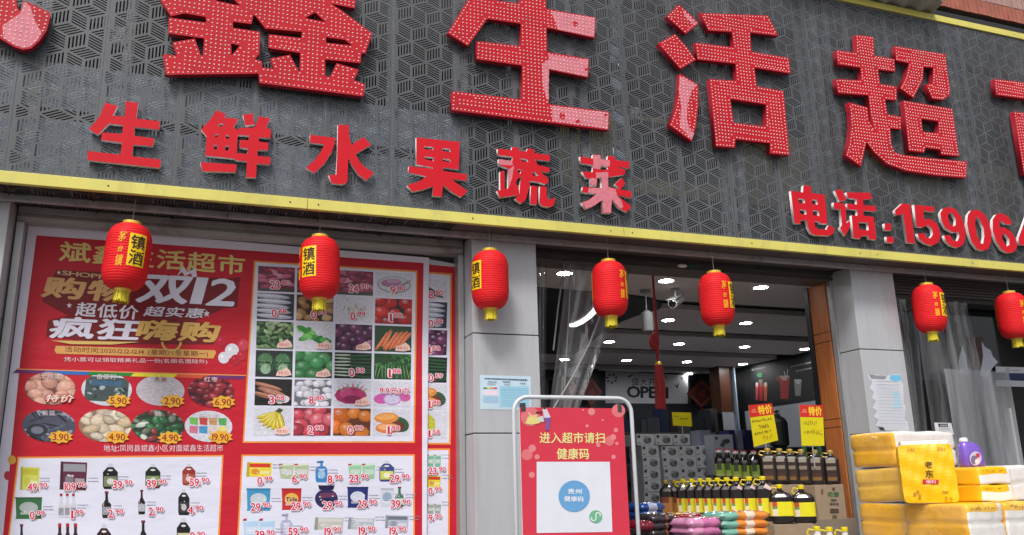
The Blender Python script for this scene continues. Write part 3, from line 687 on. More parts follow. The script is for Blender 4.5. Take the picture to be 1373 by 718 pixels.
while x < 9.3:
    if t0 is None:
        t0 = tmb.build('tile', M['tile'], None); t0.data.vertices.foreach_set('co', np.array(tmb.v, dtype=float).ravel()); setparent(t0, bal); o = t0
    else: o = t0.copy(); COL.objects.link(o); setparent(o, bal)
    o.location = Vector((x, by-.008+RND.uniform(-.0015, .0015), bz+RND.uniform(-.002, .002)))-bal.location; x += .057
tmb = MB().box(0, .066, 0, .02, 0, .42); t0 = None; x = 6.02
while x < 9.3:
    if t0 is None:
        t0 = tmb.build('upright_tile', M['paletile'], None); t0.data.vertices.foreach_set('co', np.array(tmb.v, dtype=float).ravel()); setparent(t0, bal); o = t0
    else: o = t0.copy(); COL.objects.link(o); setparent(o, bal)
    o.location = Vector((x, by-.002+RND.uniform(-.0015, .0015), bz+.165))-bal.location; x += .071
boxpart('grout_bed', (6.02, 9.35, by+.003, by+.0115, bz+.002, bz+.9), M['grout'], bal)
MB().box(-14, -1.525, 5.0, 5.6, .12, 5.3).build('side_building', M['plaster'])['kind'] = 'structure'
MB().box(7.145, 16, 5.0, 5.6, .12, 5.3).build('side_building', M['plaster'])['kind'] = 'structure'
MB().box(-14, 16, 6.6, 6.9, 5.2, 9).build('upper_wall', M['plaster'])['kind'] = 'structure'
# ================================================================== rail, pillars, frames
rail = empty('hanging_rail', (2.8, 4.97, 3.16), 'long pale dirty metal rail under the signboard on which the lanterns hang', 'rail')
x = XL
while x < XR:
    x2 = min(x+1.62, XR)
    boxpart('rail_length', (x+.001, x2-.002, 4.955, 4.99, 3.165, 3.2025), M['rail'], rail, bevel=.003); x = x2
def pillar(x0, x1, lab):
    r = empty('pillar', ((x0+x1)/2, 5.2, .12), lab, 'pillar')
    boxpart('core', (x0+.012, x1-.012, 5.012, 5.49, .12, 3.2), M['joint'], r)
    z = 2.5545; zs = [3.195]
    while z > .2: zs.append(z); z -= .6185
    zs.append(.13)
    for a, b in zip(zs[1:], zs[:-1]):
        boxpart('cladding_panel', (x0, x1, 5.0, 5.5, a+.003, b-.003), M['cladding'], r, bevel=.004)
    return r
pillar(-1.515, -1.012, 'grey clad pillar at the left edge of the picture')
pillar(1.597, 2.042, 'grey clad pillar between the posters and the open doorway')
pillar(4.630, 5.048, 'grey clad pillar right of the doorway with a torn notice')

# left bay: shutter box, guides and the lowered shutter
hb = empty('shutter_box', (.3, 5.3, 3.11), 'stained pale metal shutter housing above the promotion posters', 'shutter box')
boxpart('front_plate', (-1.005, 1.59, 5.165, 5.5, 3.163, 3.2015), M['housing'], hb, bevel=.003)
mb = MB(); mb.loft([[(-1.005, 5.172, 3.161), (1.59, 5.172, 3.161)], [(-1.005, 5.166, 3.14), (1.59, 5.166, 3.14)], [(-1.005, 5.176, 3.116), (1.59, 5.176, 3.116)], [(-1.005, 5.22, 3.112), (1.59, 5.22, 3.112)], [(-1.005, 5.5, 3.112), (1.59, 5.5, 3.112)]], closed=False); mb.build('rolled_lip', M['housing'], hb)
shut = empty('roller_shutter', (.3, 5.3, .12), 'lowered dark roller shutter behind the promotion posters', 'shutter')
smb = MB().loft([[(-.955, 5.30, 0), (1.56, 5.30, 0)], [(-.955, 5.285, .02), (1.56, 5.285, .02)], [(-.955, 5.285, .07), (1.56, 5.285, .07)], [(-.955, 5.30, .09), (1.56, 5.30, .09)]], closed=False)
s0 = None
for k in range(33):
    if s0 is None: s0 = smb.build('slat', M['darkmetal'], None); s0.data.vertices.foreach_set('co', np.array(smb.v, dtype=float).ravel()); setparent(s0, shut); o = s0
    else: o = s0.copy(); COL.objects.link(o); setparent(o, shut)
    o.location = Vector((0, 0, .13+.092*k))-shut.location
boxpart('guide_rail', (-1.005, -.965, 5.16, 5.31, .12, 3.11), M['alu'], shut, bevel=.003)
boxpart('guide_rail', (1.558, 1.594, 5.17, 5.31, .12, 3.11), M['alu'], shut, bevel=.003)

# doorway head and jambs
dh = empty('doorway_head', (3.3, 5.3, 3.12), 'brown-grey metal head beam across the top of the open doorway', 'door frame')
boxpart('beam', (2.045, 4.625, 5.2, 5.42, 3.128, 3.20), M['header'], dh, bevel=.003)
boxpart('lip', (2.045, 4.625, 5.185, 5.199, 3.170, 3.2), M['darkmetal'], dh)
boxpart('lip', (2.045, 4.625, 5.19, 5.199, 3.128, 3.138), M['darkmetal'], dh)
p = at(914, 357, 5.19)
r_ = empty('door_sensor', p, 'small oval white sensor and green label on the doorway head beam', 'sensor')
mb = MB(); mb.loft([[(p.x+.04*k*math.cos(t), p.y-d, p.z+.014*k*math.sin(t)) for t in [2*math.pi*i/16 for i in range(16)]] for k, d in ((1, 0), (1, .015), (.6, .026), (.05, .028))]); mb.build('housing', M['foam'], r_, smooth=True)
boxpart('green_label', (p.x+.06, p.x+.125, p.y-.004, p.y, p.z-.008, p.z+.014), mat('green_label', (.03, .16, .10)), r_)
jm = empty('wooden_jamb', (4.56, 5.5, .12), 'orange wood veneer jamb on the right side of the doorway', 'door jamb')
zc = 3.128; cuts = [3.128, 2.70, 2.645, 2.02, 1.96, 1.34, 1.28, .12]
cuts = [3.128]+[round(at(1100, y, 5.36).z, 3) for y in (448, 460)]+[round(at(1122, y, 5.36).z, 3) for y in (563, 574, 698, 712)]+[.12]
for a, b in zip(cuts[1:], cuts[:-1]):
    boxpart('veneer_panel', (4.596, 4.608, 5.262, 5.450, a+.003, b-.003), M['wood'], jm, bevel=.002)
boxpart('dark_core', (4.601, 4.612, 5.265, 5.45, .12, 3.12), M['joint'], jm)
boxpart('edge_strip', (4.588, 4.612, 5.452, 5.505, .12, 3.127), M['black'], jm)
boxpart('guide_rail', (4.609, 4.627, 5.21, 5.255, .12, 3.127), M['alu'], jm)
lj = empty('left_jamb', (2.09, 5.4, .12), 'black metal guide on the left side of the doorway beside the plastic curtain', 'door jamb')
boxpart('guide_rail', (2.046, 2.085, 5.21, 5.42, .12, 3.127), M['black'], lj)

# right bay: ribbed shutter box, dark glazing
rb = empty('ribbed_shutter_box', (6.0, 5.3, 3.1), 'dark brown ribbed shutter box over the right-hand window', 'shutter box')
for k in range(6):
    z = 3.20-.022*k; boxpart('rib', (5.052, XR, 5.17+.012*k, 5.42, z-.020, z-.001), M['header'], rb, bevel=.002)
boxpart('base_rail', (5.052, XR, 5.25, 5.42, 3.03, 3.065), M['darkmetal'], rb)
win = empty('shop_window', (6.1, 5.5, .12), 'dark shop window with a white and blue sticker band at the right edge', 'window')
boxpart('frame', (5.06, 5.10, 5.44, 5.50, .12, 3.06), M['darkmetal'], win); boxpart('frame', (6.02, 6.06, 5.44, 5.50, .12, 3.06), M['alu'], win)
boxpart('pane', (5.10, 6.02, 5.465, 5.471, .12, 3.05), M['dark_glass'], win); boxpart('pane', (6.06, 7.1, 5.465, 5.471, .12, 3.05), M['dark_glass'], win)
pr = Print(plane_y(5.45), (0, -1, 0), 0)
for (a, b, cc, d), k in (((1335, 1390, 492, 500), (190, 195, 205)), ((1335, 1390, 500.5, 509), (40, 50, 88)), ((1335, 1390, 510, 518), (170, 175, 185))):
    pr.poly([(a, cc+(a-1345)*.03), (b, cc+1.4), (b, d+1.4), (a, d)], c(*k))
pr.text('M', (1349, 498.5), (1353.5, 498.6), (1349, 493.5), c(120, 125, 140), 0)
for k in range(5): pr.poly([(1355+2.6*k, 496), (1356.8+2.6*k, 496), (1356.8+2.6*k, 498.4), (1355+2.6*k, 498.4)], c(150, 154, 166))
pr.done('sticker_band', M['paper'], win)
mb = MB(); q = [at(1352, 548, 5.44), at(1390, 548, 5.44), at(1390, 660, 5.44), at(1366, 660, 5.44)]
boxpart('inner_frame', (q[0].x, q[0].x+.02, 5.43, 5.445, 1.2, q[0].z), M['foam'], win)

# plastic curtains ----------------------------------------------------------
def curtain(name, label, lines, Y, zt, zb, m, amp=.03, nseg=26, cat='curtain', folds=8, seed=1, parts=()):
    """lines: (x at the top, x at the bottom) of left and right edge; hangs in soft folds"""
    rn = random.Random(seed); (xl0, xl1), (xr0, xr1) = lines; nx = folds*6; ph = [rn.uniform(0, 6) for _ in range(4)]
    r = empty(name, ((xl0+xr0)/2, Y, zb), label, cat)
    rows = []
    for j in range(nseg+1):
        t = j/nseg; z = zt+(zb-zt)*t; xl = xl0+(xl1-xl0)*t; xr = xr0+(xr1-xr0)*t; row = []
        for i in range(nx+1):
            u = i/nx; uu = u+.02*math.sin(7*u+ph[0])
            y = Y+amp*math.sin(uu*folds*2*math.pi+ph[1]+.5*math.sin(3*t+ph[2]))*(.6+.4*math.sin(9*u+ph[3]))+.02*math.sin(4*t+ph[2]+5*u)
            row.append((xl+(xr-xl)*u+.006*math.sin(5*t+9*u), y, z))
        rows.append(row)
    MB().loft(rows, closed=False).build('sheet', m, r, smooth=True)
    return r
tA, tB = at(727, 345, 5.25), at(838, 400, 5.25)
curtain('plastic_curtain', 'clear plastic door curtain gathered and pulled to the left side of the doorway', ((2.09, 2.07), (2.24, 2.13)), 5.30, 3.125, .3, M['clear'], .05, folds=4, seed=3)
a0, b0 = at(775, 352, 5.27), at(745, 540, 5.27); a1, b1 = at(845, 358, 5.27), at(738, 545, 5.27)
curtain('plastic_curtain', 'clear plastic door curtain drawn aside in a slanting sweep behind the left doorway lantern', ((a0.x-.10, 2.13), (a1.x, 2.16)), 5.27, 3.125, b0.z-.6, M['clear'], .02, folds=3, seed=5)
def rodstrip(name, label, pts, Y, r, m, cat):
    P = [at(a, b, Y) for a, b in pts]; e = empty(name, P[-1], label, cat); MB().tube(P, r, 6).build('cord', m, e); return e
for pts, lb in ((((757, 350), (748, 415), (742, 470)), 'dark vertical seam cord of the gathered door curtain, left one'), (((765, 351), (763, 420), (757, 520)), 'dark vertical seam cord of the gathered door curtain, right one')):
    rodstrip('seam_cord', lb, pts, 5.24, .006, M['grey_plastic'], 'cord')
P = [at(800, 440, 5.22), at(772, 495, 5.22), at(740, 548, 5.22), at(700, 640, 5.22)]
rodstrip('curtain_edge_strip', 'pale slanting edge strip of the drawn-aside door curtain', ((806, 420), (790, 462), (768, 505), (742, 548), (700, 640)), 5.22, .006, M['grey_plastic'], 'curtain strip')
curtain('plastic_curtain', 'clear plastic sheet hanging in tight vertical folds beside the pillar with the torn notice', ((5.07, 5.08), (5.42, 5.36)), 5.24, 3.02, .3, M['clear'], .085, folds=6, seed=8)
e0, e1 = at(1330, 392, 5.2), at(1356, 620, 5.2)
curtain('plastic_curtain', 'broad clear plastic sheet in loose folds over the right-hand window', ((5.40, 5.40), (5.98, e1.x)), 5.2, 3.02, .3, M['clear'], .075, folds=4, seed=11)
f0 = at(1285, 512, 5.16)
curtain('plastic_apron', 'milky grey lower sheet of plastic hanging in front of the right-hand window', ((5.55, 5.50), (at(1347, 485, 5.14).x, e1.x-.03)), 5.14, at(1320, 497, 5.14).z, .3, M['milky'], .035, folds=3, seed=14)

e = empty('window_shapes', at(1310, 508, 5.42), 'white and brown shapes on the dark window seen between the loose plastic sheets', 'poster')  # flat white and brown shapes laid just before the pane
pr = Print(plane_y(5.45), (0, -1, 0), .001)
pr.poly([(1283, 500), (1287, 476), (1290.5, 463), (1295, 478), (1299, 503)], c(196, 200, 216)); pr.poly([(1299, 452), (1318, 452), (1318, 491), (1301, 491)], c(84, 60, 62)); pr.poly([(1316, 458), (1321, 466), (1328, 470), (1331, 478), (1338, 486), (1330, 494), (1322, 509), (1314, 503), (1318, 478)], c(196, 200, 216)); pr.poly([(1302, 452), (1308, 452), (1306, 490), (1304, 490)], c(110, 104, 96))
pr.done('print', M['paper'], e)
# ================================================================== promotion posters
PY = 5.245
post = empty('promotion_poster', (.2, PY, .6), 'large red supermarket promotion poster with heading, vegetable pictures and prices', 'poster')
RED = c(196, 30, 48); ORG = c(240, 150, 70); WHT = c(222, 222, 238); PRICE = c(214, 30, 62); GOLD = c(222, 176, 98); MAR = c(110, 22, 30)
tl, tr = at(38, 300.6, PY), at(575.3, 345.8, PY)
blx = at(14.5, 490, PY).x; bl = Vector((blx-.0, PY, .62)); brx = at(571, 700, PY).x
mb = MB(); mb.face([tl, bl, Vector((brx, PY, .62)), tr], c(226, 222, 236)); mb.face([tl+Vector((0, .002, 0)), tr+Vector((0, .002, 0)), Vector((brx, PY+.002, .62)), bl+Vector((0, .002, 0))], c(200, 200, 205))
mb.build('sheet', M['print'], post)
pm = plane_y(PY)
pr = Print(pm, (0, -1, 0), .0006)
pr.poly([(49, 316), (27.5, 480), (4, 718), (-8, 840), (566, 840), (566, 718), (566, 470), (568, 353)], RED)
rn = random.Random(3)
for _ in range(7):                       # darker brush sweeps printed in the red
    x, y = rn.uniform(60, 130), rn.uniform(385, 480); pr.poly([(x, y), (x+rn.uniform(60, 150), y-rn.uniform(10, 30)), (x+rn.uniform(100, 180), y-rn.uniform(0, 18)), (x+20, y+8)], c(178, 24, 42))
pr.done('red_ground', M['print'], post)
pr.new(.0016)
pr.text('斌鑫生活超市', (79, 350), (327, 369), (82, 323.5), c(226, 204, 124), 1)
pr.done('shop_name', M['print'], post)
pr.new(.0016)                            # dark shadow shapes behind the slogans
pr.poly([(76, 362), (305, 374), (322, 372), (318, 412), (300, 414), (262, 430), (292, 440), (286, 462), (160, 462), (62, 452), (64, 430), (92, 424), (56, 404)], c(120, 26, 34))
pr.done('slogan_shadow', M['print'], post)
pr.new(.0026)
pr.text('SHOPPING', (83, 369), (172, 378), (84, 363), c(214, 178, 130), 1)
for sx, sy, s in ((79, 366, 3), (277, 421, 5), (93, 410, 4)): pr.poly([(sx+s*(1 if k % 2 == 0 else .42)*math.sin(math.pi*k/5), sy-s*(1 if k % 2 == 0 else .42)*math.cos(math.pi*k/5)) for k in range(10)], c(230, 220, 225))
pr.text('购物', (56, 398), (168, 406), (64, 371), c(216, 168, 112), 2)
pr.text('双', (183, 405), (248, 407.5), (196, 369.5), c(226, 224, 240), 2); pr.text('1', (254, 407.5), (270, 408.5), (264, 372), c(226, 224, 240), 0); pr.text('2', (276, 409), (312, 410.5), (286, 374), c(226, 224, 240), 1)
pr.poly([(236, 372), (246, 357), (251, 365), (263, 360), (264, 372), (258, 372), (256, 367), (248, 371), (244, 365)], c(226, 220, 236))
pr.text('超低价', (101, 424), (184, 429), (104, 405.5), c(226, 222, 236), 1)
pr.text('超实惠', (192, 424), (271, 427), (197, 411), c(226, 222, 236), 1)
pr.text('疯狂', (65, 453), (183, 457), (74, 425), c(228, 224, 240), 2)
pr.text('嗨购', (182, 455), (289, 459), (190, 429), c(222, 178, 100), 2)
pr.poly([(68, 457), (188, 459), (150, 462.5), (95, 462)], c(224, 190, 110))
for t in range(10):
    a, b = math.pi*(1+t/10), math.pi*(1+(t+1)/10); f = lambda q, r: (230+r*math.cos(q), 459-r*.95*math.sin(q)*1.0)
    pr.poly([f(a, 14), f(b, 14), f(b, 11), f(a, 11)], GOLD)
pr.done('slogan', M['print'], post)
pr.new(.0022)
pr.poly([(75, 464), (288, 470), (290, 473), (286, 481), (76, 474.5), (73, 470)], c(226, 170, 96)); pr.done('date_ribbon', M['print'], post)
pr.new(.0032); pr.text('活动时间:2020.12.12-12.14 (星期六至星期一)', (87, 473.5), (279, 479.5), (87, 465), c(120, 50, 40), 0, None)
pr.text('凭小票可以领取精美礼品一份(名烟名酒除外)', (86, 486), (278, 489), (86, 479), c(236, 222, 226), 0); pr.done('small_print', M['print'], post)
pr.new(.0024)
for x, y, r, k in ((311, 471, 9.5, (226, 222, 232)), (297, 458, 7, (190, 40, 62)), (300, 480, 7.5, (224, 220, 230)), (326, 463, 7.5, (206, 70, 90)), (316, 483, 7, (180, 36, 56)), (324, 477, 6.5, (192, 46, 60))):
    pr.ell(x, y, r, r*1.05, c(*k)); pr.ell(x-r*.3, y-r*.3, r*.25, r*.3, c(min(255, k[0]+30), min(255, k[1]+30), min(255, k[2]+30)), 10)
pr.done('balloons', M['print'], post)
# rainbow rule and ovals
pr.new(.0018)
xs = [22, 62, 121, 180, 238, 283, 330]; cols = [(110, 50, 110), (50, 110, 190), (46, 130, 60), (228, 214, 60), (224, 90, 60), (110, 50, 110)]
yy = lambda x: 496+(x-22)*.028
pr.poly([(22, yy(22)-1.5), (330, yy(330)-1.5), (330, yy(330)), (22, yy(22))], c(228, 150, 90))
for a, b, k in zip(xs[:-1], xs[1:], cols): pr.poly([(a, yy(a)), (b, yy(b)), (b-5, yy(b)+4.5), (a-5, yy(a)+4.5)], c(*k))
pr.done('rainbow_rule', M['print'], post)
WB = c(214, 214, 226)
def oval(cx, cy, rx, ry, kind):
    pr.new(.0020); pr.eps = .00002; p = Pic(pr, (cx-rx, cy-ry-.3), (cx+rx, cy-ry+1.2), (cx+rx, cy+ry+1.2), (cx-rx, cy+ry-.3), CIRC); food(p, kind); pr.done('printed_photo', M['photo'], post); pr.eps = EPS
def food(p, kind):
    rn = random.Random(sum(ord(q)*7 for q in kind)+int(p.c[0].x*997) % 97)
    G = lambda *k: c(*k)
    if kind == 'eggs': pile(p, rn, G(120, 70, 60), [G(222, 160, 140), G(230, 172, 150)], 4, 4, .15, .17, .45)
    elif kind == 'pack':
        p.poly(SQ, WB); p.poly([(.05, .15), (.9, .1), (.95, .85), (.1, .9)], G(70, 84, 84))
        for _ in range(26): p.ell(rn.uniform(.12, .88), rn.uniform(.2, .8), rn.uniform(.03, .09), rn.uniform(.02, .06), G(*rn.choice([(40, 50, 56), (120, 135, 140), (170, 180, 185), (60, 90, 70)])), rn.uniform(0, 3), 7)
        p.poly([(.2, .62), (.8, .6), (.8, .75), (.2, .78)], G(60, 100, 130))
    elif kind == 'rice':
        p.poly(SQ, G(200, 192, 200))
        for _ in range(60): p.ell(rn.random(), rn.random(), .03, .012, G(*rn.choice([(222, 216, 222), (176, 168, 180)])), rn.uniform(0, 3), 5)
    elif kind == 'dates': pile(p, rn, G(70, 16, 26), [G(140, 26, 44), G(120, 20, 36), G(160, 40, 56)], 5, 5, .13, .10, .35)
    elif kind == 'seaweed':
        p.poly(SQ, G(74, 78, 96))
        for _ in range(46): p.ell(rn.random(), rn.random(), rn.uniform(.08, .2), rn.uniform(.015, .04), G(*rn.choice([(24, 26, 34), (50, 56, 72), (150, 156, 172), (96, 102, 122)])), rn.uniform(0, 3), 8)
        p.ell(.28, .35, .2, .2, G(40, 42, 52)); p.ell(.28, .35, .12, .12, G(112, 118, 134))
    elif kind == 'roots': pile(p, rn, G(150, 120, 96), [G(214, 196, 170), G(196, 172, 140), G(224, 210, 190)], 4, 4, .17, .12, .3)
    elif kind == 'sweets': pile(p, rn, G(40, 60, 44), [G(60, 140, 80), G(150, 60, 66), G(200, 206, 196), G(40, 100, 60), G(120, 130, 110)], 6, 5, .12, .07, .3)
    elif kind == 'packets':
        p.poly(SQ, WB)
        for i in range(4):
            for j in range(2): p.poly([(.1+.2*i+.02*j, .28+.27*j), (.27+.2*i, .26+.27*j), (.28+.2*i, .5+.27*j), (.1+.2*i, .5+.27*j)], G(*[(210, 120, 140), (120, 190, 90), (70, 150, 200), (200, 70, 60), (220, 200, 190), (200, 150, 100), (230, 220, 120), (90, 170, 90)][i*2+j]))
    elif kind == 'meat':
        p.poly(SQ, G(70, 60, 66)); pile(p, rn, G(110, 34, 62), [G(176, 60, 98), G(206, 100, 132), G(150, 40, 74), G(222, 150, 170)], 4, 4, .2, .10, .15, lambda r: r.uniform(-.6, .6))
        p.poly([(0, 0), (1, 0), (1, .16), (0, .1)], G(70, 72, 62))
    elif kind == 'squid':
        p.poly(SQ, WB); p.ell(.5, .5, .46, .36, G(160, 170, 178), 0, 24); p.ell(.5, .52, .42, .31, G(206, 210, 216), 0, 24)
        p.ell(.42, .58, .28, .17, G(176, 120, 160), .2, 14); p.ell(.48, .66, .2, .10, G(202, 158, 190), .1)
        for k in range(5): p.ell(.7+.05*k, .5+.04*k, .13, .018, G(150, 80, 130), .4+.15*k)
    elif kind == 'radish':
        p.poly(SQ, G(44, 56, 66))
        for k in range(5): q = rn.uniform(-.05, .08); p.ell(.40+q, .12+.19*k, .50, .10, G(130, 136, 156), -.06, 16); p.ell(.38+q, .13+.19*k, .48, .085, G(186, 190, 208), -.06, 16); p.ell(.34+q, .15+.19*k, .40, .04, G(216, 218, 232), -.06, 14)
    elif kind == 'potato': pile(p, rn, G(70, 52, 38), [G(180, 142, 96), G(206, 170, 120), G(150, 112, 74)], 4, 4, .15, .12, .3)
    elif kind == 'sprouts':
        p.poly(SQ, WB)
        for _ in range(80): u, v = rn.gauss(.5, .2), rn.gauss(.48, .13); p.ell(u, v, .05, .018, G(*rn.choice([(206, 196, 176), (232, 226, 212), (176, 160, 136)])), rn.uniform(0, 3), 6)
    elif kind == 'tomato': pile(p, rn, G(30, 40, 24), [G(196, 34, 34), G(214, 50, 44), G(176, 22, 28)], 3, 3, .2, .19, .5)
    elif kind == 'leaf':
        pile(p, rn, G(30, 52, 34), [G(70, 112, 60), G(120, 156, 100), G(44, 84, 46), G(160, 186, 140)], 7, 6, .12, .06, .2)
    elif kind == 'lettuce':
        p.poly(SQ, WB)
        for k in range(26):
            t = rn.uniform(0, 1); p.ell(.12+.7*t+rn.uniform(-.05, .05), .62-.3*t+rn.uniform(-.2, .2)*(1.2-t), .15, .09, G(*rn.choice([(60, 150, 60), (90, 180, 80), (40, 120, 50), (130, 200, 110)])), rn.uniform(-1, 1), 9)
    elif kind == 'onion': pile(p, rn, G(30, 20, 34), [G(110, 44, 96), G(130, 60, 112), G(90, 34, 80)], 4, 4, .15, .16, .55)
    elif kind == 'carrot':
        p.poly(SQ, G(44, 70, 44))
        for k in range(4): p.ell(.3+.05*k, .3+.15*k, .1, .05, G(40, 100, 50), 1)
        for k in range(6): p.ell(.22+.12*k, .45+rn.uniform(-.05, .05), .42, .055, G(214, 110, 70), 1.15+rn.uniform(-.2, .2)); p.ell(.21+.12*k, .47, .34, .02, G(234, 150, 110), 1.15)
    elif kind == 'pak':
        p.poly(SQ, G(40, 50, 46))
        for k in (.27, .74):
            p.ell(k, .5, .25, .42, G(44, 84, 54)); p.ell(k-.02, .62, .2, .28, G(76, 120, 80)); p.ell(k, .3, .14, .2, G(150, 176, 150)); p.poly([(k-.22, .52), (k+.22, .5), (k+.22, .56), (k-.22, .58)], G(26, 40, 30))
            for q in range(8): p.ell(k+rn.uniform(-.15, .15), rn.uniform(.3, .8), .06, .02, G(110, 150, 110), rn.uniform(0, 3), 6)
    elif kind == 'cabbage': pile(p, rn, G(30, 60, 36), [G(60, 140, 80), G(84, 160, 96), G(44, 112, 60)], 3, 3, .23, .21, .35)
    elif kind == 'leek':
        p.poly(SQ, G(22, 32, 26))
        for k in range(7): p.ell(.6, .1+.13*k, .5, .035, G(40, 90, 50), rn.uniform(-.1, .1)); p.ell(.2, .12+.13*k, .24, .03, G(196, 210, 190), rn.uniform(-.08, .08))
    elif kind == 'greens':
        p.poly(SQ, G(36, 70, 40))
        for k in range(34): p.ell(rn.random(), rn.uniform(.4, 1), .08, .045, G(*rn.choice([(44, 100, 54), (70, 130, 74), (26, 70, 36)])), rn.uniform(0, 3), 7)
        for k in range(12): p.ell(.05+.085*k, .3, .012, .3, G(120, 170, 110), rn.uniform(-.2, .2), 6)
    elif kind == 'yam':
        p.poly(SQ, G(26, 20, 20))
        for k, (u, v) in enumerate(((.35, .72), (.45, .52), (.3, .36), (.6, .4))): p.ell(u, v, .42, .09, G(150, 96, 78), -.35); p.ell(u, v+.03, .36, .035, G(190, 136, 112), -.35)
        p.ell(.82, .24, .12, .14, G(226, 214, 216)); p.ell(.68, .16, .1, .1, G(206, 190, 194))
    elif kind == 'mushroom': pile(p, rn, G(110, 110, 118), [G(216, 214, 226), G(232, 230, 240), G(196, 194, 206)], 5, 4, .12, .14, .6)
    elif kind == 'dragon':
        p.poly(SQ, WB); p.ell(.45, .42, .44, .34, G(170, 36, 96)); p.ell(.34, .5, .2, .2, G(204, 70, 130)); p.ell(.66, .4, .2, .24, G(190, 50, 112)); p.ell(.5, .28, .26, .14, G(140, 24, 76))
        for k in range(7): a = .4+k*.35; p.poly([(.5+.3*math.cos(a), .5+.2*math.sin(a)), (.5+.5*math.cos(a+.1), .5+.45*math.sin(a+.1)), (.5+.3*math.cos(a+.25), .5+.2*math.sin(a+.25))], G(214, 90, 140) if k % 2 else G(120, 160, 90))
    elif kind == 'slice':
        p.poly(SQ, WB); p.ell(.22, .3, .22, .2, G(206, 90, 170)); p.ell(.85, .38, .16, .18, G(206, 90, 160)); p.ell(.5, .3, .26, .24, G(196, 120, 196)); p.ell(.5, .3, .22, .2, G(206, 196, 226))
    elif kind == 'banana':
        p.poly(SQ, WB); p.ell(.55, .16, .42, .12, G(214, 216, 220), 0, 16)
        for k in range(7):
            a = .35+.24*k; u, v = .66-.40*math.cos(a*.8)*.8, .88-.42*math.sin(a*.75+.25)-.05; dx, dy = math.cos(a+.1), math.sin(a+.1)
            cx_, cy_ = .66-.30*math.cos(a), .84-.34*math.sin(a); p.ell(cx_, cy_, .34, .085, G(150, 126, 30), a, 14); p.ell(cx_-.01, cy_+.01, .32, .066, G(212, 190, 50), a, 14); p.ell(cx_-.02, cy_+.03, .24, .022, G(236, 224, 120), a, 10)
        p.poly([(.56, .86), (.66, .98), (.78, .92), (.70, .80)], G(70, 72, 30))
    elif kind == 'apple': pile(p, rn, G(110, 40, 50), [G(206, 70, 90), G(220, 100, 116), G(190, 50, 74)], 3, 3, .21, .22, .45)
    elif kind == 'orange': pile(p, rn, G(100, 50, 26), [G(226, 112, 34), G(236, 134, 46)], 3, 2, .23, .28, .4)
    elif kind == 'mango':
        p.poly(SQ, WB); p.ell(.72, .42, .24, .3, G(46, 90, 60), .5, 14); p.ell(.66, .34, .2, .2, G(110, 50, 40)); p.ell(.36, .66, .33, .2, G(224, 140, 60), .1, 14); p.ell(.34, .70, .26, .12, G(240, 170, 96), .1, 12); p.ell(.4, .28, .34, .2, G(220, 130, 70), 0, 14); p.ell(.38, .32, .26, .12, G(240, 176, 120), 0, 12)
    elif kind == 'pear': p.poly(SQ, WB); p.ell(.25, .5, .4, .42, G(196, 196, 60), 0, 16); p.ell(.2, .6, .24, .2, G(220, 220, 110), 0, 12)
    elif kind == 'eel':
        p.poly(SQ, WB)
        for k in range(5): p.ell(.3+.08*k, .62-.09*k, .34, .07, G(*[(50, 46, 56), (90, 86, 96), (40, 36, 46)][k % 3]), -.5)
SB = c(222, 150, 60)
def burst(x, y, r, t):
    pr.new(.0080); pr.poly([(x+r*(1.45 if k % 2 else 1.1)*math.cos(math.pi*k/9), y-r*.62*(1.25 if k % 2 else .95)*math.sin(math.pi*k/9)) for k in range(18)], c(236, 176, 60))
    pr.text(t, (x-r*.9, y+r*.36), (x+r*.9, y+r*.42), (x-r*.9, y-r*.4), c(150, 60, 30), 1); pr.done('price_burst', M['print'], post)
oc = [(67.5, 521, 34, 22, 'eggs', ''), (143, 522, 34, 22, 'pack', '5.90'), (215, 523.5, 32.5, 20.5, 'rice', '2.90'), (283, 524.5, 31, 21, 'dates', '6.90'),
      (65.5, 570.5, 36, 22, 'seaweed', '3.90'), (141, 570.5, 35.5, 22, 'roots', '4.90'), (212, 571.5, 35.5, 22, 'sweets', '4.90'), (279.5, 571.5, 32, 21, 'packets', '19.90')]
cap = ['土鸡蛋', '香菜籽', '大米', '红枣', '紫菜', '木耳', '糖', '福小米']
for (x, y, a, b, k, t), s in zip(oc, cap):
    oval(x, y, a, b, k)
    pr.new(.0080); pr.text(s, (x-len(s)*4.5, y-b+9), (x+len(s)*4.5, y-b+9.5), (x-len(s)*4.5, y-b+2), c(226, 210, 214) if k != 'rice' else c(150, 40, 60), 0); pr.done('caption', M['print'], post)
    if t: burst(x+16, y+b*.72, 12, t)
pr.new(.0080); pr.text('特价', (60, 539), (97, 540), (64, 529), c(236, 224, 214), 1, c(180, 60, 50)); pr.done('price_mark', M['print'], post)
pr.new(.002); pr.text('地址：凤岗县斌鑫小区对面斌鑫生活超市', (139, 606), (299, 605.5), (139, 596.5), c(230, 214, 222), 0); pr.done('address_line', M['print'], post)

def price(x, y, t, h=10.3, w=None):
    """big whole number, point, small raised decimals; x,y is the bottom left picture point"""
    a, b = t.split('.'); W_ = lambda s_: sum(.36 if q == '1' else 1 for q in s_); wi = h*.60*W_(a); x -= 2; pr.new(.0085)
    pr.text(a, (x, y), (x+wi, y+.5), (x, y-h), PRICE, 1, c(236, 226, 236)); pr.poly([(x+wi+.8, y), (x+wi+2.6, y), (x+wi+2.6, y-2), (x+wi+.8, y-2)], PRICE)
    pr.text(b, (x+wi+3.2, y-h*.45), (x+wi+3.2+h*.50*W_(b), y-h*.45+.4), (x+wi+3.2, y-h*1.08), PRICE, 1, c(236, 226, 236)); pr.done('price', M['print'], post_now)
post_now = post
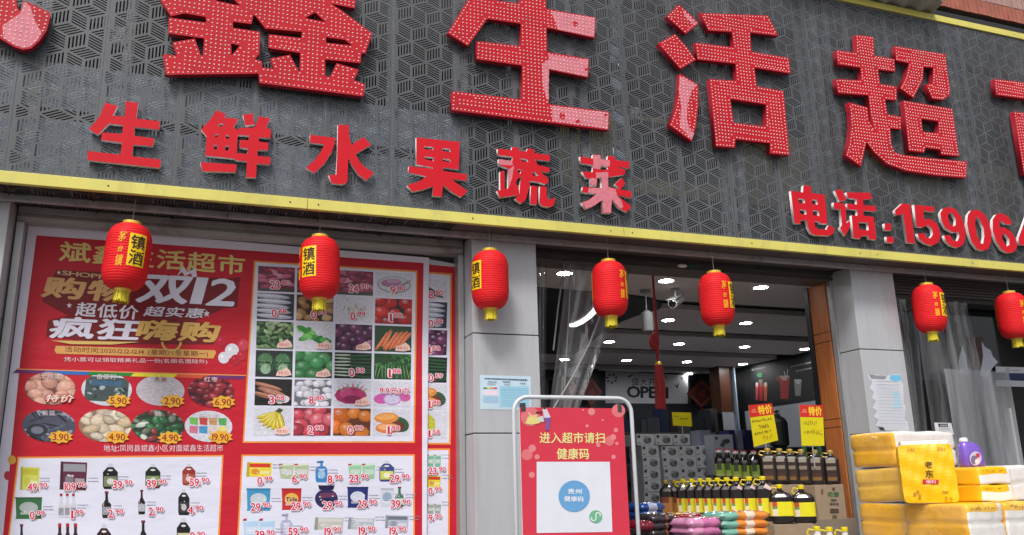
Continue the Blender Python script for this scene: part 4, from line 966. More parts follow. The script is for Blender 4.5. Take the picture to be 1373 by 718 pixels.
# vegetable panel
def panel(pts, lw=2.2):
    pr.new(.0016); cx = sum(p[0] for p in pts)/4; cy = sum(p[1] for p in pts)/4
    pr.poly([(x+(lw if x > cx else -lw), y+(lw if y > cy else -lw)) for x, y in pts], ORG); pr.poly(pts, WHT); pr.done('panel', M['print'], post_now)
panel([(342.7, 352), (557.5, 365.5), (554, 592), (327.5, 592)])
g = [at(345.5, 356.5, PY), at(555.5, 367.5, PY), at(552, 587, PY), at(339, 586.5, PY)]
kinds = [['meat', 'meat', 'meat', 'squid'], ['radish', 'potato', 'sprouts', 'tomato'], ['leaf', 'lettuce', 'onion', 'carrot'], ['pak', 'cabbage', 'leek', 'greens'], ['yam', 'mushroom', 'dragon', 'slice'], ['banana', 'apple', 'orange', 'mango']]
prices = [['23.80', '26.80', '24.90', '9.80'], ['0.68', '0.78', '0.99', '1.98'], ['*', '*', '*', '*'], ['*', '*', '0.58', '1.88'], ['3.68', '8.80', '*', ''], ['*', '2.98', '0.99', '1.98']]
tlc, trc, brc, blc = (345.5, 356.5), (555.5, 367.5), (552, 587), (339, 586.5)
def gp(u, v):                            # picture point inside the grid, v downwards
    a = (tlc[0]*(1-u)+trc[0]*u, tlc[1]*(1-u)+trc[1]*u); b = (blc[0]*(1-u)+brc[0]*u, blc[1]*(1-u)+brc[1]*u)
    return (a[0]*(1-v)+b[0]*v, a[1]*(1-v)+b[1]*v)
vs_ = [0, .156, .321, .490, .657, .824, 1.0]
for r in range(6):
    for q in range(4):
        u0, u1 = q/4+.004, (q+1)/4-.012; v0, v1 = vs_[r]+.002, vs_[r+1]-.010
        pr.new(.0026); pr.eps = .00002; p = Pic(pr, gp(u0, v0), gp(u1, v0), gp(u1, v1), gp(u0, v1)); food(p, kinds[r][q]); pr.done('printed_photo', M['photo'], post); pr.eps = EPS
        t = prices[r][q]; X, Y = gp(u0, v1)
        if t == '*':
            pr.new(.0085); x, y = gp(u1, v1); pr.poly([(x-22, y-2), (x-20, y-8), (x-14, y-9.5), (x-8, y-13), (x-3, y-9), (x-1, y-3), (x-10, y-1)], c(236, 200, 190)); pr.text('特价', (x-19, y-3), (x-4, y-2.6), (x-19, y-8), c(196, 70, 60), 0); pr.done('offer_tag', M['print'], post)
        elif t: price(X+(22 if len(t) < 5 else 19), Y-2.5, t)
pr.new(.0085); x, y = gp(.78, .675+.055); pr.text('9.9元3个', (509, 528), (549, 529.5), (509, 519), PRICE, 1, c(236, 226, 236)); pr.done('price', M['print'], post)
pr.new(.0085); pr.text('生鲜肉价', (353, 363.5), (381, 364.5), (353, 359.5), c(196, 40, 70), 0); pr.done('caption', M['print'], post)
# product panels
panel([(26, 615), (297.5, 612.5), (290, 760), (8, 760)]); panel([(326, 612), (554, 611.5), (554, 760), (318, 760)])
def icon(kind, x0, y0, x1, y1, k1, k2=(60, 60, 66), word=None, wc=(230, 230, 235)):
    pr.new(.0026); p = Pic(pr, (x0, y0), (x1, y0), (x1, y1), (x0, y1)); A, B = c(*k1), c(*k2); rn = random.Random(int(x0*13+y0))
    if kind == 'bag':
        p.poly([(.02, .0), (.98, .0), (.95, .12), (.98, .88), (1, 1), (0, 1), (.03, .88), (.05, .1)], A); p.poly([(.03, .9), (.97, .9), (1, 1), (0, 1)], tuple(q*.7 for q in A)); p.ell(.5, .52, .34, .26, B, 0, 16); p.poly([(.2, .2), (.8, .2), (.8, .3), (.2, .3)], mix(A, (1, 1, 1), .4))
    elif kind == 'box':
        p.poly([(.0, .04), (.95, .0), (1, .96), (.04, 1)], A); p.poly([(.06, .66), (.94, .64), (.94, .9), (.07, .92)], B); p.ell(.35, .36, .16, .2, mix(A, B, .6), 0, 12); p.poly([(.55, .2), (.9, .2), (.9, .4), (.55, .42)], mix(A, (1, 1, 1), .3)); p.poly([(.0, .04), (.12, .03), (.14, 1), (.04, 1)], tuple(q*.6 for q in A))
    elif kind == 'bottle':
        p.poly([(.18, .0), (.82, .0), (.88, .1), (.88, .5), (.62, .68), (.6, .92), (.66, .92), (.66, 1), (.34, 1), (.34, .92), (.4, .92), (.38, .68), (.12, .5), (.12, .1)], A); p.poly([(.14, .12), (.86, .12), (.86, .42), (.14, .42)], B); p.poly([(.34, .92), (.66, .92), (.66, 1), (.34, 1)], c(120, 40, 50)); p.poly([(.2, .44), (.26, .44), (.3, .64), (.24, .56)], mix(A, (1, 1, 1), .6))
    elif kind == 'jug':
        p.poly([(.08, .0), (.92, .0), (1, .1), (1, .66), (.7, .86), (.3, .86), (0, .66), (0, .1)], A); p.poly([(.36, .86), (.64, .86), (.64, 1), (.36, 1)], c(200, 206, 214)); p.poly([(.06, .1), (.94, .1), (.94, .5), (.06, .5)], B); p.ell(.5, .3, .24, .13, mix(B, (1, 1, 1), .5), 0, 12); p.ell(.5, .74, .18, .04, mix(A, (1, 1, 1), .7), 0, 10)
    elif kind == 'pump':
        p.poly([(.1, .0), (.9, .0), (1, .1), (1, .6), (.8, .74), (.2, .74), (0, .6), (0, .1)], A); p.poly([(.4, .74), (.6, .74), (.6, .9), (.4, .9)], A); p.poly([(.1, .9), (.65, .88), (.65, 1), (.1, .97)], tuple(q*.7 for q in A)); p.ell(.5, .36, .32, .2, B, 0, 14); p.poly([(.2, .55), (.8, .55), (.8, .62), (.2, .62)], mix(A, (1, 1, 1), .5))
    elif kind == 'packs':
        for i in (0, 1):
            a = .5*i; p.poly([(a+.02, .8), (a+.5, .86), (a+.46, .02), (a+.08, .06)], A); p.poly([(a+.02, .8), (a+.5, .86), (a+.5, .98), (a+.02, .94)], mix(A, (1, 1, 1), .4)); p.poly([(a+.1, .3), (a+.44, .3), (a+.45, .6), (a+.09, .6)], B); p.poly([(a+.02, .84), (a+.14, .86), (a+.14, .96), (a+.02, .94)], c(180, 50, 60))
    elif kind == 'round':
        p.ell(.5, .42, .5, .42, A, 0, 20); p.poly([(.2, .8), (.8, .8), (.86, 1), (.14, 1)], tuple(q*.5 for q in A)); p.poly([(.2, .45), (.9, .5), (.86, .68), (.22, .66)], B); p.ell(.42, .3, .26, .1, tuple(q*.6 for q in A), .3)
    elif kind == 'trio':
        for k in range(3): a = .33*k; p.poly([(a+.02, 0), (a+.3, 0), (a+.3, .5), (a+.22, .7), (a+.22, 1), (a+.1, 1), (a+.1, .7), (a+.02, .5)], A); p.poly([(a+.03, .1), (a+.29, .1), (a+.29, .4), (a+.03, .4)], B); p.poly([(a+.09, .88), (a+.23, .88), (a+.23, 1), (a+.09, 1)], c(170, 40, 50))
    for k in range(3):
        p.ell(rn.uniform(.2, .8), rn.uniform(.15, .6), .05, .03, mix(B, (1, 1, 1), .5), 0, 6)
    if word:
        pr.text(word, (x0+(x1-x0)*.22, y0+(y1-y0)*.62), (x0+(x1-x0)*.78, y0+(y1-y0)*.6), (x0+(x1-x0)*.22, y0+(y1-y0)*.42), c(*wc), 1)
    pr.done('printed_product', M['print'], post_now)
    pr.new(.0026)                        # two lines of print too small to read
    for j in range(2):
        X = x1+1
        for k in range(9): w_ = rn.uniform(.6, 1.5); e_ = rn.uniform(.7, 1.5); pr.poly([(X, y1-17+4*j), (X+w_, y1-17+4*j), (X+w_, y1-17+e_+4*j), (X, y1-17+e_+4*j)], c(140, 142, 162)); X += w_+rn.uniform(.2, .6)
    pr.done('fine_print', M['print'], post_now)
icon('box', 27, 626, 53, 658, (206, 206, 90), (190, 186, 60)); price(39.5, 658.5, '49.90')
icon('box', 80, 619, 117, 658, (96, 44, 66), (150, 150, 158)); price(89, 658, '109.90')
icon('jug', 138, 622, 158, 656, (26, 26, 30), (120, 130, 96)); price(153.5, 655, '39.90')
icon('jug', 195, 622, 215, 655, (30, 40, 32), (130, 150, 96)); price(199, 654, '39.90')
icon('jug', 244.5, 622, 262, 651, (150, 50, 46), (170, 90, 70)); price(256.5, 652, '59.90')
icon('bag', 20, 667, 57, 696, (60, 110, 70), (170, 180, 176)); price(42.5, 696, '0.99')
icon('trio', 78, 662, 103, 694, (206, 206, 216), (150, 150, 160)); price(98, 695, '1.99')
icon('bottle', 135, 659, 151, 695, (40, 28, 28), (150, 150, 156)); price(147.5, 694, '2.90')
icon('bottle', 184, 657, 196, 690, (40, 26, 30), (176, 176, 182)); price(201.5, 691, '2.90')
icon('jug', 239, 656, 254, 691, (30, 30, 34), (60, 56, 56)); price(254.5, 689, '4.90')
icon('bottle', 22, 703, 36, 745, (30, 26, 30), (120, 120, 126)); icon('trio', 75, 702, 107, 742, (60, 36, 40), (150, 60, 60)); icon('jug', 130, 703, 149, 742, (50, 26, 26), (150, 50, 56)); icon('bottle', 184, 698, 200, 742, (30, 30, 32), (120, 120, 110)); icon('jug', 237, 695, 255, 735, (28, 28, 32), (200, 196, 150)); price(257, 724, '9.90')
icon('box', 330, 620, 364.5, 640, (226, 206, 60), (210, 60, 40)); price(347, 650, '0.99')
icon('packs', 373, 621, 414, 643, (176, 190, 150), (206, 206, 206)); price(393.5, 647, '6.90')
icon('pump', 423, 618, 439, 647, (60, 130, 190), (150, 190, 220)); price(441, 648, '8.90')
icon('packs', 466, 621, 503, 643, (150, 196, 160), (190, 214, 196)); price(470, 647, '23.90')
icon('jug', 508.5, 618, 528.5, 646, (60, 74, 130), (206, 206, 90)); price(524.5, 647, '29.90')
icon('bag', 330, 655, 363, 685, (70, 150, 196), (196, 206, 214)); price(338.5, 685, '29.90')
icon('bag', 377, 655, 404.5, 684, (196, 46, 50), (230, 180, 80), 'Tide', (40, 50, 110)); price(392.5, 684, '29.90')
icon('round', 422, 651, 453, 682, (50, 44, 90), (110, 60, 90)); price(434.5, 683, '29.90')
icon('bag', 465, 653, 494, 681, (40, 50, 116), (206, 210, 226)); price(481, 681, '29.90')
icon('bag', 510, 655, 528, 680, (206, 210, 222), (150, 170, 190)); icon('bottle', 528, 653, 543, 680, (60, 120, 80), (206, 214, 206)); price(526, 681, '39.90')
icon('packs', 325, 694, 368, 726, (176, 206, 232), (206, 216, 232)); price(344, 722, '39.90'); icon('pump', 376, 689, 392, 722, (176, 176, 206), (206, 206, 222)); price(388.5, 718, '59.90')
icon('box', 421, 694, 461, 711, (190, 190, 182), (206, 206, 200)); price(437, 718, '19.90'); icon('box', 466, 695, 502, 710, (176, 182, 190), (206, 206, 214)); price(483, 717, '19.90'); icon('box', 516, 691, 548, 709, (176, 182, 196), (110, 116, 130)); price(524, 717, '19.90')
pr.new(.0017); pr.ell(16, 617, 5.5, 6, c(222, 168, 70)); pr.done('corner_ornament', M['print'], post); pr.new(.0017); pr.ell(10, 638, 4.5, 6, c(190, 56, 68)); pr.done('corner_ornament', M['print'], post)
# narrower poster on the right, tucked behind the first
PY2 = 5.262
post2 = empty('promotion_poster', (1.45, PY2, .6), 'narrow strip of a second red poster tucked behind the right edge of the large one', 'poster')
a, b = at(560, 345, PY2), at(620, 356, PY2); x2 = at(612, 700, PY2).x
mb = MB(); mb.face([a, Vector((a.x, PY2, .62)), Vector((x2+.03, PY2, .62)), b], c(206, 206, 218)); mb.face([a+Vector((0, .002, 0)), b+Vector((0, .002, 0)), Vector((x2+.03, PY2+.002, .62)), Vector((a.x, PY2+.002, .62))], c(190, 190, 196)); mb.build('sheet', M['print'], post2)
post_now = post2; pr = Print(plane_y(PY2), (0, -1, 0), .0006); pr.poly([(556, 353), (615, 359), (614, 480), (613, 720), (613, 800), (556, 800)], RED); pr.done('red_ground', M['print'], post2)
panel([(560, 366), (603.5, 369.5), (602, 594), (560, 594)], 2.4); panel([(560, 604), (601, 604), (600, 780), (560, 780)], 2.4)
for kd, y0, y1, t in (('eel', 375, 402, '8.80'), ('radish', 405, 440, '0.88'), ('onion', 442.5, 476, '1.58'), ('leek', 479, 513, '0.59'), ('mango', 515, 549, '1.98'), ('pear', 551, 588, '1.58')):
    pr.new(.0026); pr.eps = .00002; p = Pic(pr, (556, y0-1), (599.5, y0+1), (598.5, y1+.5), (556, y1)); food(p, kd); pr.done('printed_photo', M['photo'], post2); pr.eps = EPS; price(576.5, y1-1.5, t, 9.5)
for kk, y0, y1, t, A_, B_ in (('packs', 609, 627, '23.90', (120, 176, 150), (190, 206, 196)), ('box', 638, 654, '0.99', (226, 206, 60), (200, 60, 40)), ('packs', 675, 690, '9.90', (150, 160, 150), (190, 196, 196))):
    icon(kk, 572, y0, 591, y1, A_, B_); price(576, y1+9, t, 9)

# notices on the pillars ------------------------------------------------------
def notice_print(e, pm_, lines, name='print_lines'):
    pr = Print(pm_, (0, -1, 0), .0006); rn = random.Random(4)
    for (x0, y0, x1, y1, h, k) in lines:
        X = x0
        while X < x1:
            w = rn.uniform(.8, 1.8)*h*.6
            yy_ = y0+(y1-y0)*(X-x0)/(x1-x0); pr.poly([(X, yy_), (min(X+w, x1), yy_), (min(X+w, x1), yy_+h*.8), (X, yy_+h*.8)], k); X += w+h*.25
    pr.done(name, M['paper'], e)
NY = 4.9985
def sheet(name, lab, pts, Y, col, cat='notice'):
    P = [at(x, y, Y) for x, y in pts]; e = empty(name, P[-1], lab, cat); mb = MB(); mb.face(P[::-1], col); mb.face([p+Vector((0, .0008, 0)) for p in P], col)
    mb.build('sheet', M['paper'], e); return e
e = sheet('notice', 'pale blue printed notice taped to the pillar left of the doorway', [(643.5, 503), (711.5, 505), (712, 550), (644, 549)], NY, c(196, 218, 232))
pr = Print(plane_y(NY-.0002), (0, -1, 0), .0003); pr.poly([(669.5, 517.5), (709, 518), (709, 547), (669.5, 546)], c(160, 206, 226)); pr.poly([(647, 531), (668, 531.5), (668, 541), (647, 540.5)], c(168, 200, 224))
pr.poly([(648, 523.5), (667, 524), (667, 530.5), (648, 530)], c(230, 214, 226))
for a_, b_, k in ((648, 653, (40, 130, 80)), (653, 657.5, (206, 206, 90)), (657.5, 662, (226, 140, 60)), (662, 666.5, (190, 60, 66))): pr.poly([(a_, 519.8), (b_, 519.9), (b_, 521.8), (a_, 521.7)], c(*k))
pr.done('coloured_fields', M['paper'], e)
L = [(650, 507, 707, 509, 2.3, c(70, 76, 100)), (654, 511.5, 666, 512, 1.4, c(110, 120, 140)), (674, 511.5, 684, 512, 1.6, c(90, 100, 120)), (697, 513.5, 705, 514, 1.3, c(110, 120, 140)), (653, 514.5, 664, 515, 1.3, c(110, 120, 140)), (676, 515.4, 684, 516, 1.3, c(110, 120, 140))]
for j in range(8): L.append((671, 520.5+3.3*j, 708, 521+3.3*j, .8, c(120, 170, 196)))
for j in range(4): L.append((648, 533+2*j, 667, 533.2+2*j, .7, c(130, 160, 190)))
notice_print(e, plane_y(NY-.0008), L)
torn = [(1163.5, 502), (1168, 503.5), (1176, 502), (1183, 505.5), (1190, 504), (1196, 502), (1207, 502.5), (1208, 512), (1211, 515), (1211.5, 540), (1214, 546), (1213, 562), (1217, 566), (1219, 578), (1186, 577.5), (1180, 572), (1174, 571), (1178, 563), (1172, 559), (1176, 551), (1170, 547), (1175, 538), (1169, 534), (1172, 526), (1166, 521), (1170, 512), (1165, 508)]
e = sheet('torn_notice', 'torn white paper notice with blue patches stuck on the pillar right of the doorway', torn, NY, c(206, 208, 216))
pr = Print(plane_y(NY-.0002), (0, -1, 0), .0003); pr.poly([(1194, 503), (1207, 503.5), (1208, 510), (1200, 512), (1193, 509)], c(110, 190, 226)); pr.poly([(1195, 525), (1205, 526), (1209, 547), (1196, 549), (1200, 538)], c(176, 212, 228)); pr.poly([(1165, 502.5), (1189, 505), (1186, 509), (1168, 508)], c(140, 142, 150)); pr.poly([(1178, 573), (1184, 573), (1187, 577.5), (1180, 577)], c(60, 60, 66))
pr.done('coloured_fields', M['paper'], e)
notice_print(e, plane_y(NY-.0008), [(1174+j % 3, 511+4.4*j, 1205+.5*j, 511.6+4.4*j, .9, c(168, 172, 184)) for j in range(14)])

# ================================================================== health-code stand
GY = 4.0
st = empty('notice_stand', (1.8, GY+.05, .12), 'white tube stand holding a red notice board with a blue disc, before the doorway', 'stand')
TL_, TR_ = at(690.5, 534, GY), at(847, 534, GY); xL = at(690.5, 620, GY).x; xR = at(850.5, 620, GY).x; zt = at(768, 533.5, GY).z; R0 = .075
path = [(xL, GY, .17)]+[(xL, GY, zt-R0)]+[(xL+R0-R0*math.cos(t), GY, zt-R0+R0*math.sin(t)) for t in [math.pi/2*k/7 for k in range(1, 8)]]+[(xR-R0+R0*math.sin(t), GY, zt-R0+R0*math.cos(t)) for t in [math.pi/2*k/7 for k in range(0, 8)]]+[(xR, GY, .17)]
MB().tube(path, .0105, 12).build('frame_tube', M['white_steel'], st, smooth=True)
for X in (xL, xR): MB().tube([(X, GY-.25, .135), (X, GY-.22, .15), (X, GY, .165), (X, GY+.22, .15), (X, GY+.25, .135)], .0125, 10).build('foot', M['white_steel'], st, smooth=True)
MB().tube([(xL, GY, .45), (xR, GY, .45)], .01, 10).build('crossbar', M['white_steel'], st, smooth=True)
q0, q1 = at(697.5, 546.5, GY-.012), at(837, 548.5, GY-.012); bx0 = at(699, 640, GY-.012).x; bx1 = at(841.5, 660, GY-.012).x
boxpart('board', (bx0, bx1, GY-.012, GY-.004, q0.z-.98, q0.z), M['foam'], st)
for X in (bx0+.02, bx1-.02): boxpart('clip', (X-.012, X+.012, GY-.016, GY+.012, q0.z-.02, q0.z+.022), M['darkmetal'], st, bevel=.002)
pr = Print(plane_y(GY-.0125), (0, -1, 0), .0002)
PK = c(214, 52, 74)
z_b = q0.z-.98
o_ = pr._off(); pr.mb.face([Vector((bx0, GY-.0125, z_b))+o_, Vector((bx1, GY-.0125, z_b))+o_, Vector((bx1, GY-.0125, q0.z))+o_, Vector((bx0, GY-.0125, q0.z))+o_], PK)
pr.done('red_face', M['paper'], st)
pr.new(.0008)
for x, y, r in ((711, 559, 13), (706.5, 610, 7.5), (713.5, 601.5, 5), (720, 613, 3.5), (713, 637, 4), (793, 552.5, 4.8), (829, 551, 9), (787, 571.5, 2.2), (808, 563.5, 1.4), (825.5, 577, 3), (817, 591.5, 6.5), (822, 586.5, 4), (827, 595, 2.3), (802, 597, 2.8), (822.5, 613, 3), (781.5, 550, 1.4)):
    pr.new(.0008+.00002*x % .001); pr.ell(x, y, r, r, mix(PK, c(236, 170, 170), .55 if r < 6 else .38), 20); pr.done('pale_dot', M['paper'], st)
pr.new(.003)                              # two small dancing figures in the corner
pr.ell(712, 563, 6, 5, c(220, 206, 120), 14); pr.poly([(704, 568), (709, 559), (720, 560), (727, 565), (722, 568), (712, 570)], c(230, 214, 130)); pr.poly([(707, 552), (713, 557), (721, 556), (719, 560), (710, 559)], c(236, 190, 150)); pr.poly([(718, 552), (727, 552), (725, 555), (719, 555)], c(110, 40, 46))
pr.poly([(727, 549), (732, 547), (738, 560), (734, 562), (729, 560)], c(214, 206, 220)); pr.poly([(729, 561), (738, 560), (736, 577), (731, 577), (732, 567)], c(120, 90, 160)); pr.ell(730, 547.5, 2, 2, c(70, 40, 50), 10); pr.poly([(720, 560), (728, 558), (729, 566), (722, 566)], c(206, 214, 206))
pr.done('small_picture', M['paper'], st)
pr.new(.002); pr.text('进入超市请扫', (723.5, 594.5), (810.5, 594.5), (723.5, 580), c(238, 226, 150), 1); pr.text('健康码', (746.5, 616), (789.5, 616), (746.5, 601.5), c(238, 226, 150), 1); pr.done('heading', M['paper'], st)
pr.new(.001); pr.poly([(719.5, 619.5), (817.5, 619.5), (821, 713.5), (719.5, 715)], c(226, 228, 238)); pr.done('white_card', M['paper'], st)
pr.new(.003); pr.ell(769.5, 665.5, 21, 21, c(104, 164, 214), 36); pr.done('blue_disc', M['paper'], st)
pr.new(.004); pr.text('贵州', (761, 662.5), (779.5, 663), (761, 655.5), c(236, 240, 246), 1); pr.text('健康码', (756, 672.5), (782, 673), (756, 665.5), c(236, 240, 246), 1); pr.done('disc_lettering', M['paper'], st)
pr.new(.003); pr.ell(798.5, 693, 8.8, 8.6, c(110, 182, 142), 26)
def ring(cx, cy, r, a0, a1, w, k):
    n = 14
    for i in range(n):
        a, b = a0+(a1-a0)*i/n, a0+(a1-a0)*(i+1)/n
        pr.poly([(cx+(r+w)*math.cos(a), cy-(r+w)*math.sin(a)), (cx+(r+w)*math.cos(b), cy-(r+w)*math.sin(b)), (cx+(r-w)*math.cos(b), cy-(r-w)*math.sin(b)), (cx+(r-w)*math.cos(a), cy-(r-w)*math.sin(a))], k)
ring(801.5, 690.5, 2.9, -.7, 3.14, .7, c(236, 240, 240)); ring(795.5, 695.5, 2.9, 2.4, 6.28, .7, c(236, 240, 240)); pr.poly([(797.8, 690), (799.2, 690), (799.2, 696), (797.8, 696)], c(236, 240, 240))
pr.done('green_emblem', M['paper'], st)

# ================================================================== lanterns
LR, LH = .1165, .362
def lrad(z):                             # z measured from the middle
    t = abs(z)/(LH/2); q = max(0, t-.42)/.58
    return LR*(.42+.58*math.sqrt(max(0, 1-min(1, q)**2.3)))-.002*t
def lantern():
    r = empty('red_lantern', (0, 0, 0))
    prof = []; nr = 25
    for k in range(nr+1):
        z = -LH/2+LH*k/nr; R = lrad(z); prof.append((R, z)); 
        if k < nr: zz = z+LH/nr*.5; prof.append((lrad(zz-.003)-.0002, zz-.003)); prof.append((lrad(zz)-.0029, zz)); prof.append((lrad(zz+.003)-.0002, zz+.003))
    MB().lathe(prof, (0, 0, 0), 48).build('body', M['lantern'], r, smooth=False, world=False)
    tp = MB(); tp.lathe([(.047, LH/2-.004), (.049, LH/2+.004), (.049, LH/2+.018), (.044, LH/2+.02), (.044, LH/2+.006), (.01, LH/2+.006)], (0, 0, 0), 24); tp.build('top_ring', M['gold'], r, smooth=False, world=False)
    bt = MB(); bt.lathe([(.01, -LH/2-.016), (.041, -LH/2-.016), (.043, -LH/2-.002), (.047, -LH/2+.004)], (0, 0, 0), 24); bt.build('bottom_ring', M['gold'], r, world=False)
    fr = MB(); rn = random.Random(5)
    for k in range(44):
        a = 2*math.pi*k/44; R = .036+rn.uniform(-.004, .004); w = .0045; L_ = .056+rn.uniform(-.006, .006); ca, sa = math.cos(a), math.sin(a)
        z0 = -LH/2-.012; fr.face([(R*ca-w*sa, R*sa+w*ca, z0), (R*ca+w*sa, R*sa-w*ca, z0), ((R+.004)*ca+w*sa*.7, (R+.004)*sa-w*ca*.7, z0-L_), ((R+.004)*ca-w*sa*.7, (R+.004)*sa+w*ca*.7, z0-L_)])
    fr.lathe([(.030, -LH/2-.06), (.033, -LH/2-.014)], (0, 0, 0), 14); o = fr.build('fringe', M['tassel'], r, world=False); o['kind'] = 'stuff'
    # printed panels, wrapped on the cloth: angle 0 looks along -y, positive to the right
    def wrap(a, z, d): R = lrad(z)+d; return Vector((R*math.sin(a), -R*math.cos(a), z))
    for base in (0, math.pi):
        mb = MB(); n = 8; a0, a1, z0, z1 = base-.40, base+.40, -.075, .105
        rows = [[wrap(a0+(a1-a0)*i/n, z0+(z1-z0)*j/12, .0012) for i in range(n+1)] for j in range(13)]
        mb.loft(rows, col=c(250, 206, 0), closed=False); mb.build('yellow_panel', M['paper'], r, world=False)
        mb = MB()
        for ch, za, zb in (('镇', .020, .096), ('酒', -.066, .012)):
            vs, fs = GL[(0, ch)]; xs = [v[0] for v in vs]; ys = [v[1] for v in vs]
            for q, (dx, dy) in enumerate(BOLD[1]):
                P = [wrap(base-.32+.64*(v[0]+dx-min(xs))/(max(xs)-min(xs)), za+(zb-za)*(v[1]+dy-min(ys))/(max(ys)-min(ys)), .0024+.00008*q) for v in vs]
                mb.mesh(P, fs, c(70, 46, 20))
        mb.build('dark_characters', M['paper'], r, world=False)
        mb = MB()
        for ch, za, zb, w in (('茅', .052, .108, .17), ('台', -.006, .028, .12), ('镇', -.082, -.022, .17)):
            vs, fs = GL[(0, ch)]; xs = [v[0] for v in vs]; ys = [v[1] for v in vs]
            for q, (dx, dy) in enumerate(BOLD[1]):
                P = [wrap(base-.74+w*2*((v[0]+dx-min(xs))/(max(xs)-min(xs))-.5)*.9+.05*(v[1]-min(ys)), za+(zb-za)*(v[1]+dy-min(ys))/(max(ys)-min(ys)), .0018+.00008*q) for v in vs]
                mb.mesh(P, fs, c(246, 176, 20))
        mb.build('gold_characters', M['paper'], r, world=False)
    MB().tube([(0, 0, LH/2+.005), (0, 0, LH/2+.19)], .0018, 5).build('string', M['string'], r, world=False)
    return r
lp = lantern()
LY = 4.86
specs = [(170.5, 294, 396, 23, 3, 'red paper lantern in front of the heading of the large poster'),
         (428.5, 312, 408, -33, -1.5, 'red paper lantern in front of the vegetable pictures of the large poster'),
         (657, 333, 419, -50, 0, 'red paper lantern in front of the pillar between posters and doorway'),
         (817.5, 345.5, 431, 86, 1, 'red paper lantern in the doorway, the left one of two'),
         (960.5, 361, 443, 72, -1, 'red paper lantern in the doorway, the right one of two'),
         (1246, 377, 452, 68, 2.5, 'red paper lantern hanging right of the pillar with the torn notice'),
         (1358, 388, 460, -98, 2, 'red paper lantern cut by the right edge of the picture')]
for i, (px, yt, yb, ang, tilt, lab) in enumerate(specs):
    o = lp if i == 0 else copy_tree(lp)
    p = at(px, (yt+yb)/2, LY); o.location = p
    view = math.atan2(p.x, p.y)          # the lantern faces the camera at angle -view seen from above
    o.rotation_euler = (0, math.radians(tilt), math.radians(ang)-view)
    tag(o, lab, 'lantern', 'red lanterns hanging along the shop front')
# ================================================================== inside the shop
ZC = 3.25
def st_(o): o['kind'] = 'structure'; return o
st_(MB().box(1.0, 7.5, 5.5, 11.3, .12, .128).build('shop_floor', M['floor']))
st_(MB().box(1.0, 7.6, 11.2, 11.35, .12, 3.4).build('back_wall', M['navy']))
st_(MB().box(7.45, 7.6, 5.5, 11.2, .12, 3.4).build('side_wall', M['charcoal']))
st_(MB().box(.9, 1.0, 5.5, 11.3, .12, 3.4).build('side_wall', M['charcoal']))
st_(MB().box(-1.5, .9, 5.51, 5.6, .12, 3.24).build('inner_wall', M['charcoal']))
cl = empty('shop_ceiling', (4.2, 8, ZC), 'grey boarded shop ceiling crossed by black recessed grooves', 'ceiling')
boxpart('black_backing', (1.0, 7.45, 5.5, 11.2, ZC+.06, ZC+.1), M['black'], cl)
bands = []
for a, b in (((1000, 409.5), (1000, 420)), ((1000, 448), (1000, 455)), ((1000, 474), (1000, 480)), ((940, 493), (940, 498.5))):
    y1, y0 = atz(*a, ZC).y, atz(*b, ZC).y; bands.append((min(y0, y1), max(y0, y1)))
ys = [5.425]+[v for b in bands for v in b]+[11.2]
for k in range(0, len(ys), 2): boxpart('ceiling_board', (1.0, 7.449, ys[k], ys[k+1], ZC, ZC+.05), M['ceiling'], cl)
for a, b in bands:
    boxpart('groove_edge', (1.0, 7.449, a-.004, a+.008, ZC-.002, ZC+.055), M['black'], cl)
cf = empty('dark_ceiling_feature', atz(800, 420, ZC-.03), 'flat black rounded ceiling panel behind the left door curtain', 'ceiling panel')
pts = [(700, 385), (760, 390), (842, 396.5), (870, 400), (884, 405), (888, 410), (884, 415), (862, 421), (835, 431), (810, 444), (790, 462), (770, 476), (700, 474)]
mb = MB(); P = [atz(x, y, ZC-.012) for x, y in pts]; P = [Vector((max(1.02, p.x), p.y, p.z)) for p in P]; Q = [p+Vector((0, 0, .011)) for p in P]
mb.mesh(P+Q, [tuple(range(len(P))), tuple(range(len(P), 2*len(P)))[::-1]]+[(i, (i+1) % len(P), len(P)+(i+1) % len(P), len(P)+i) for i in range(len(P))]); mb.build('panel', M['black'], cf)
al = empty('glowing_arc', atz(780, 430, ZC-.05), 'curved white glowing strip on the ceiling seen through the door curtain', 'light')  # white crescent drawn as an emissive strip just under the ceiling
a_ = [atz(x, y, ZC-.03) for x, y in ((761, 437.5), (768, 436), (777, 432), (786, 426), (793, 419), (799, 411))]; b_ = [atz(x, y, ZC-.03) for x, y in ((766, 439), (773, 438.5), (782, 434.5), (791, 428), (799, 421), (806, 413))]
mb = MB(); mb.loft([a_, b_], closed=False); mb.loft([[p+Vector((0, 0, .02)) for p in a_], a_], closed=False); mb.build('tube', M['arc'], al)
# downlights
proto = None; nm = ['first', 'second', 'third', 'fourth', 'fifth']
rows = [[(757, 366), (893, 376), (1020, 385)], [(782, 431), (896, 429), (1000, 433)], [(817, 458), (910, 461), (998, 465), (1079, 468)], [(757, 482), (840, 483), (921, 485), (996, 488)], [(923, 501)]]
def downlight():
    r = empty('downlight', (0, 0, 0))
    MB().lathe([(.074, .001), (.074, -.006), (.062, -.008), (.060, -.001)], n=24).build('trim_ring', M['foam'], r, world=False)
    MB().lathe([(.0595, -.001), (.0595, -.0045), (.01, -.0046)], n=24).build('lit_disc', M['lamp'], r, world=False)
    return r
dl = downlight(); first = True
for i, R_ in enumerate(rows):
    for j, (x, y) in enumerate(R_):
        o = dl if first else copy_tree(dl); first = False
        o.location = atz(x, y, ZC-.001)+Vector((0, 0, 0))
        tag(o, 'lit round ceiling downlight, %s row behind the door, %s from the left' % (nm[i], nm[j]), 'downlight', 'ceiling downlights in the shop')
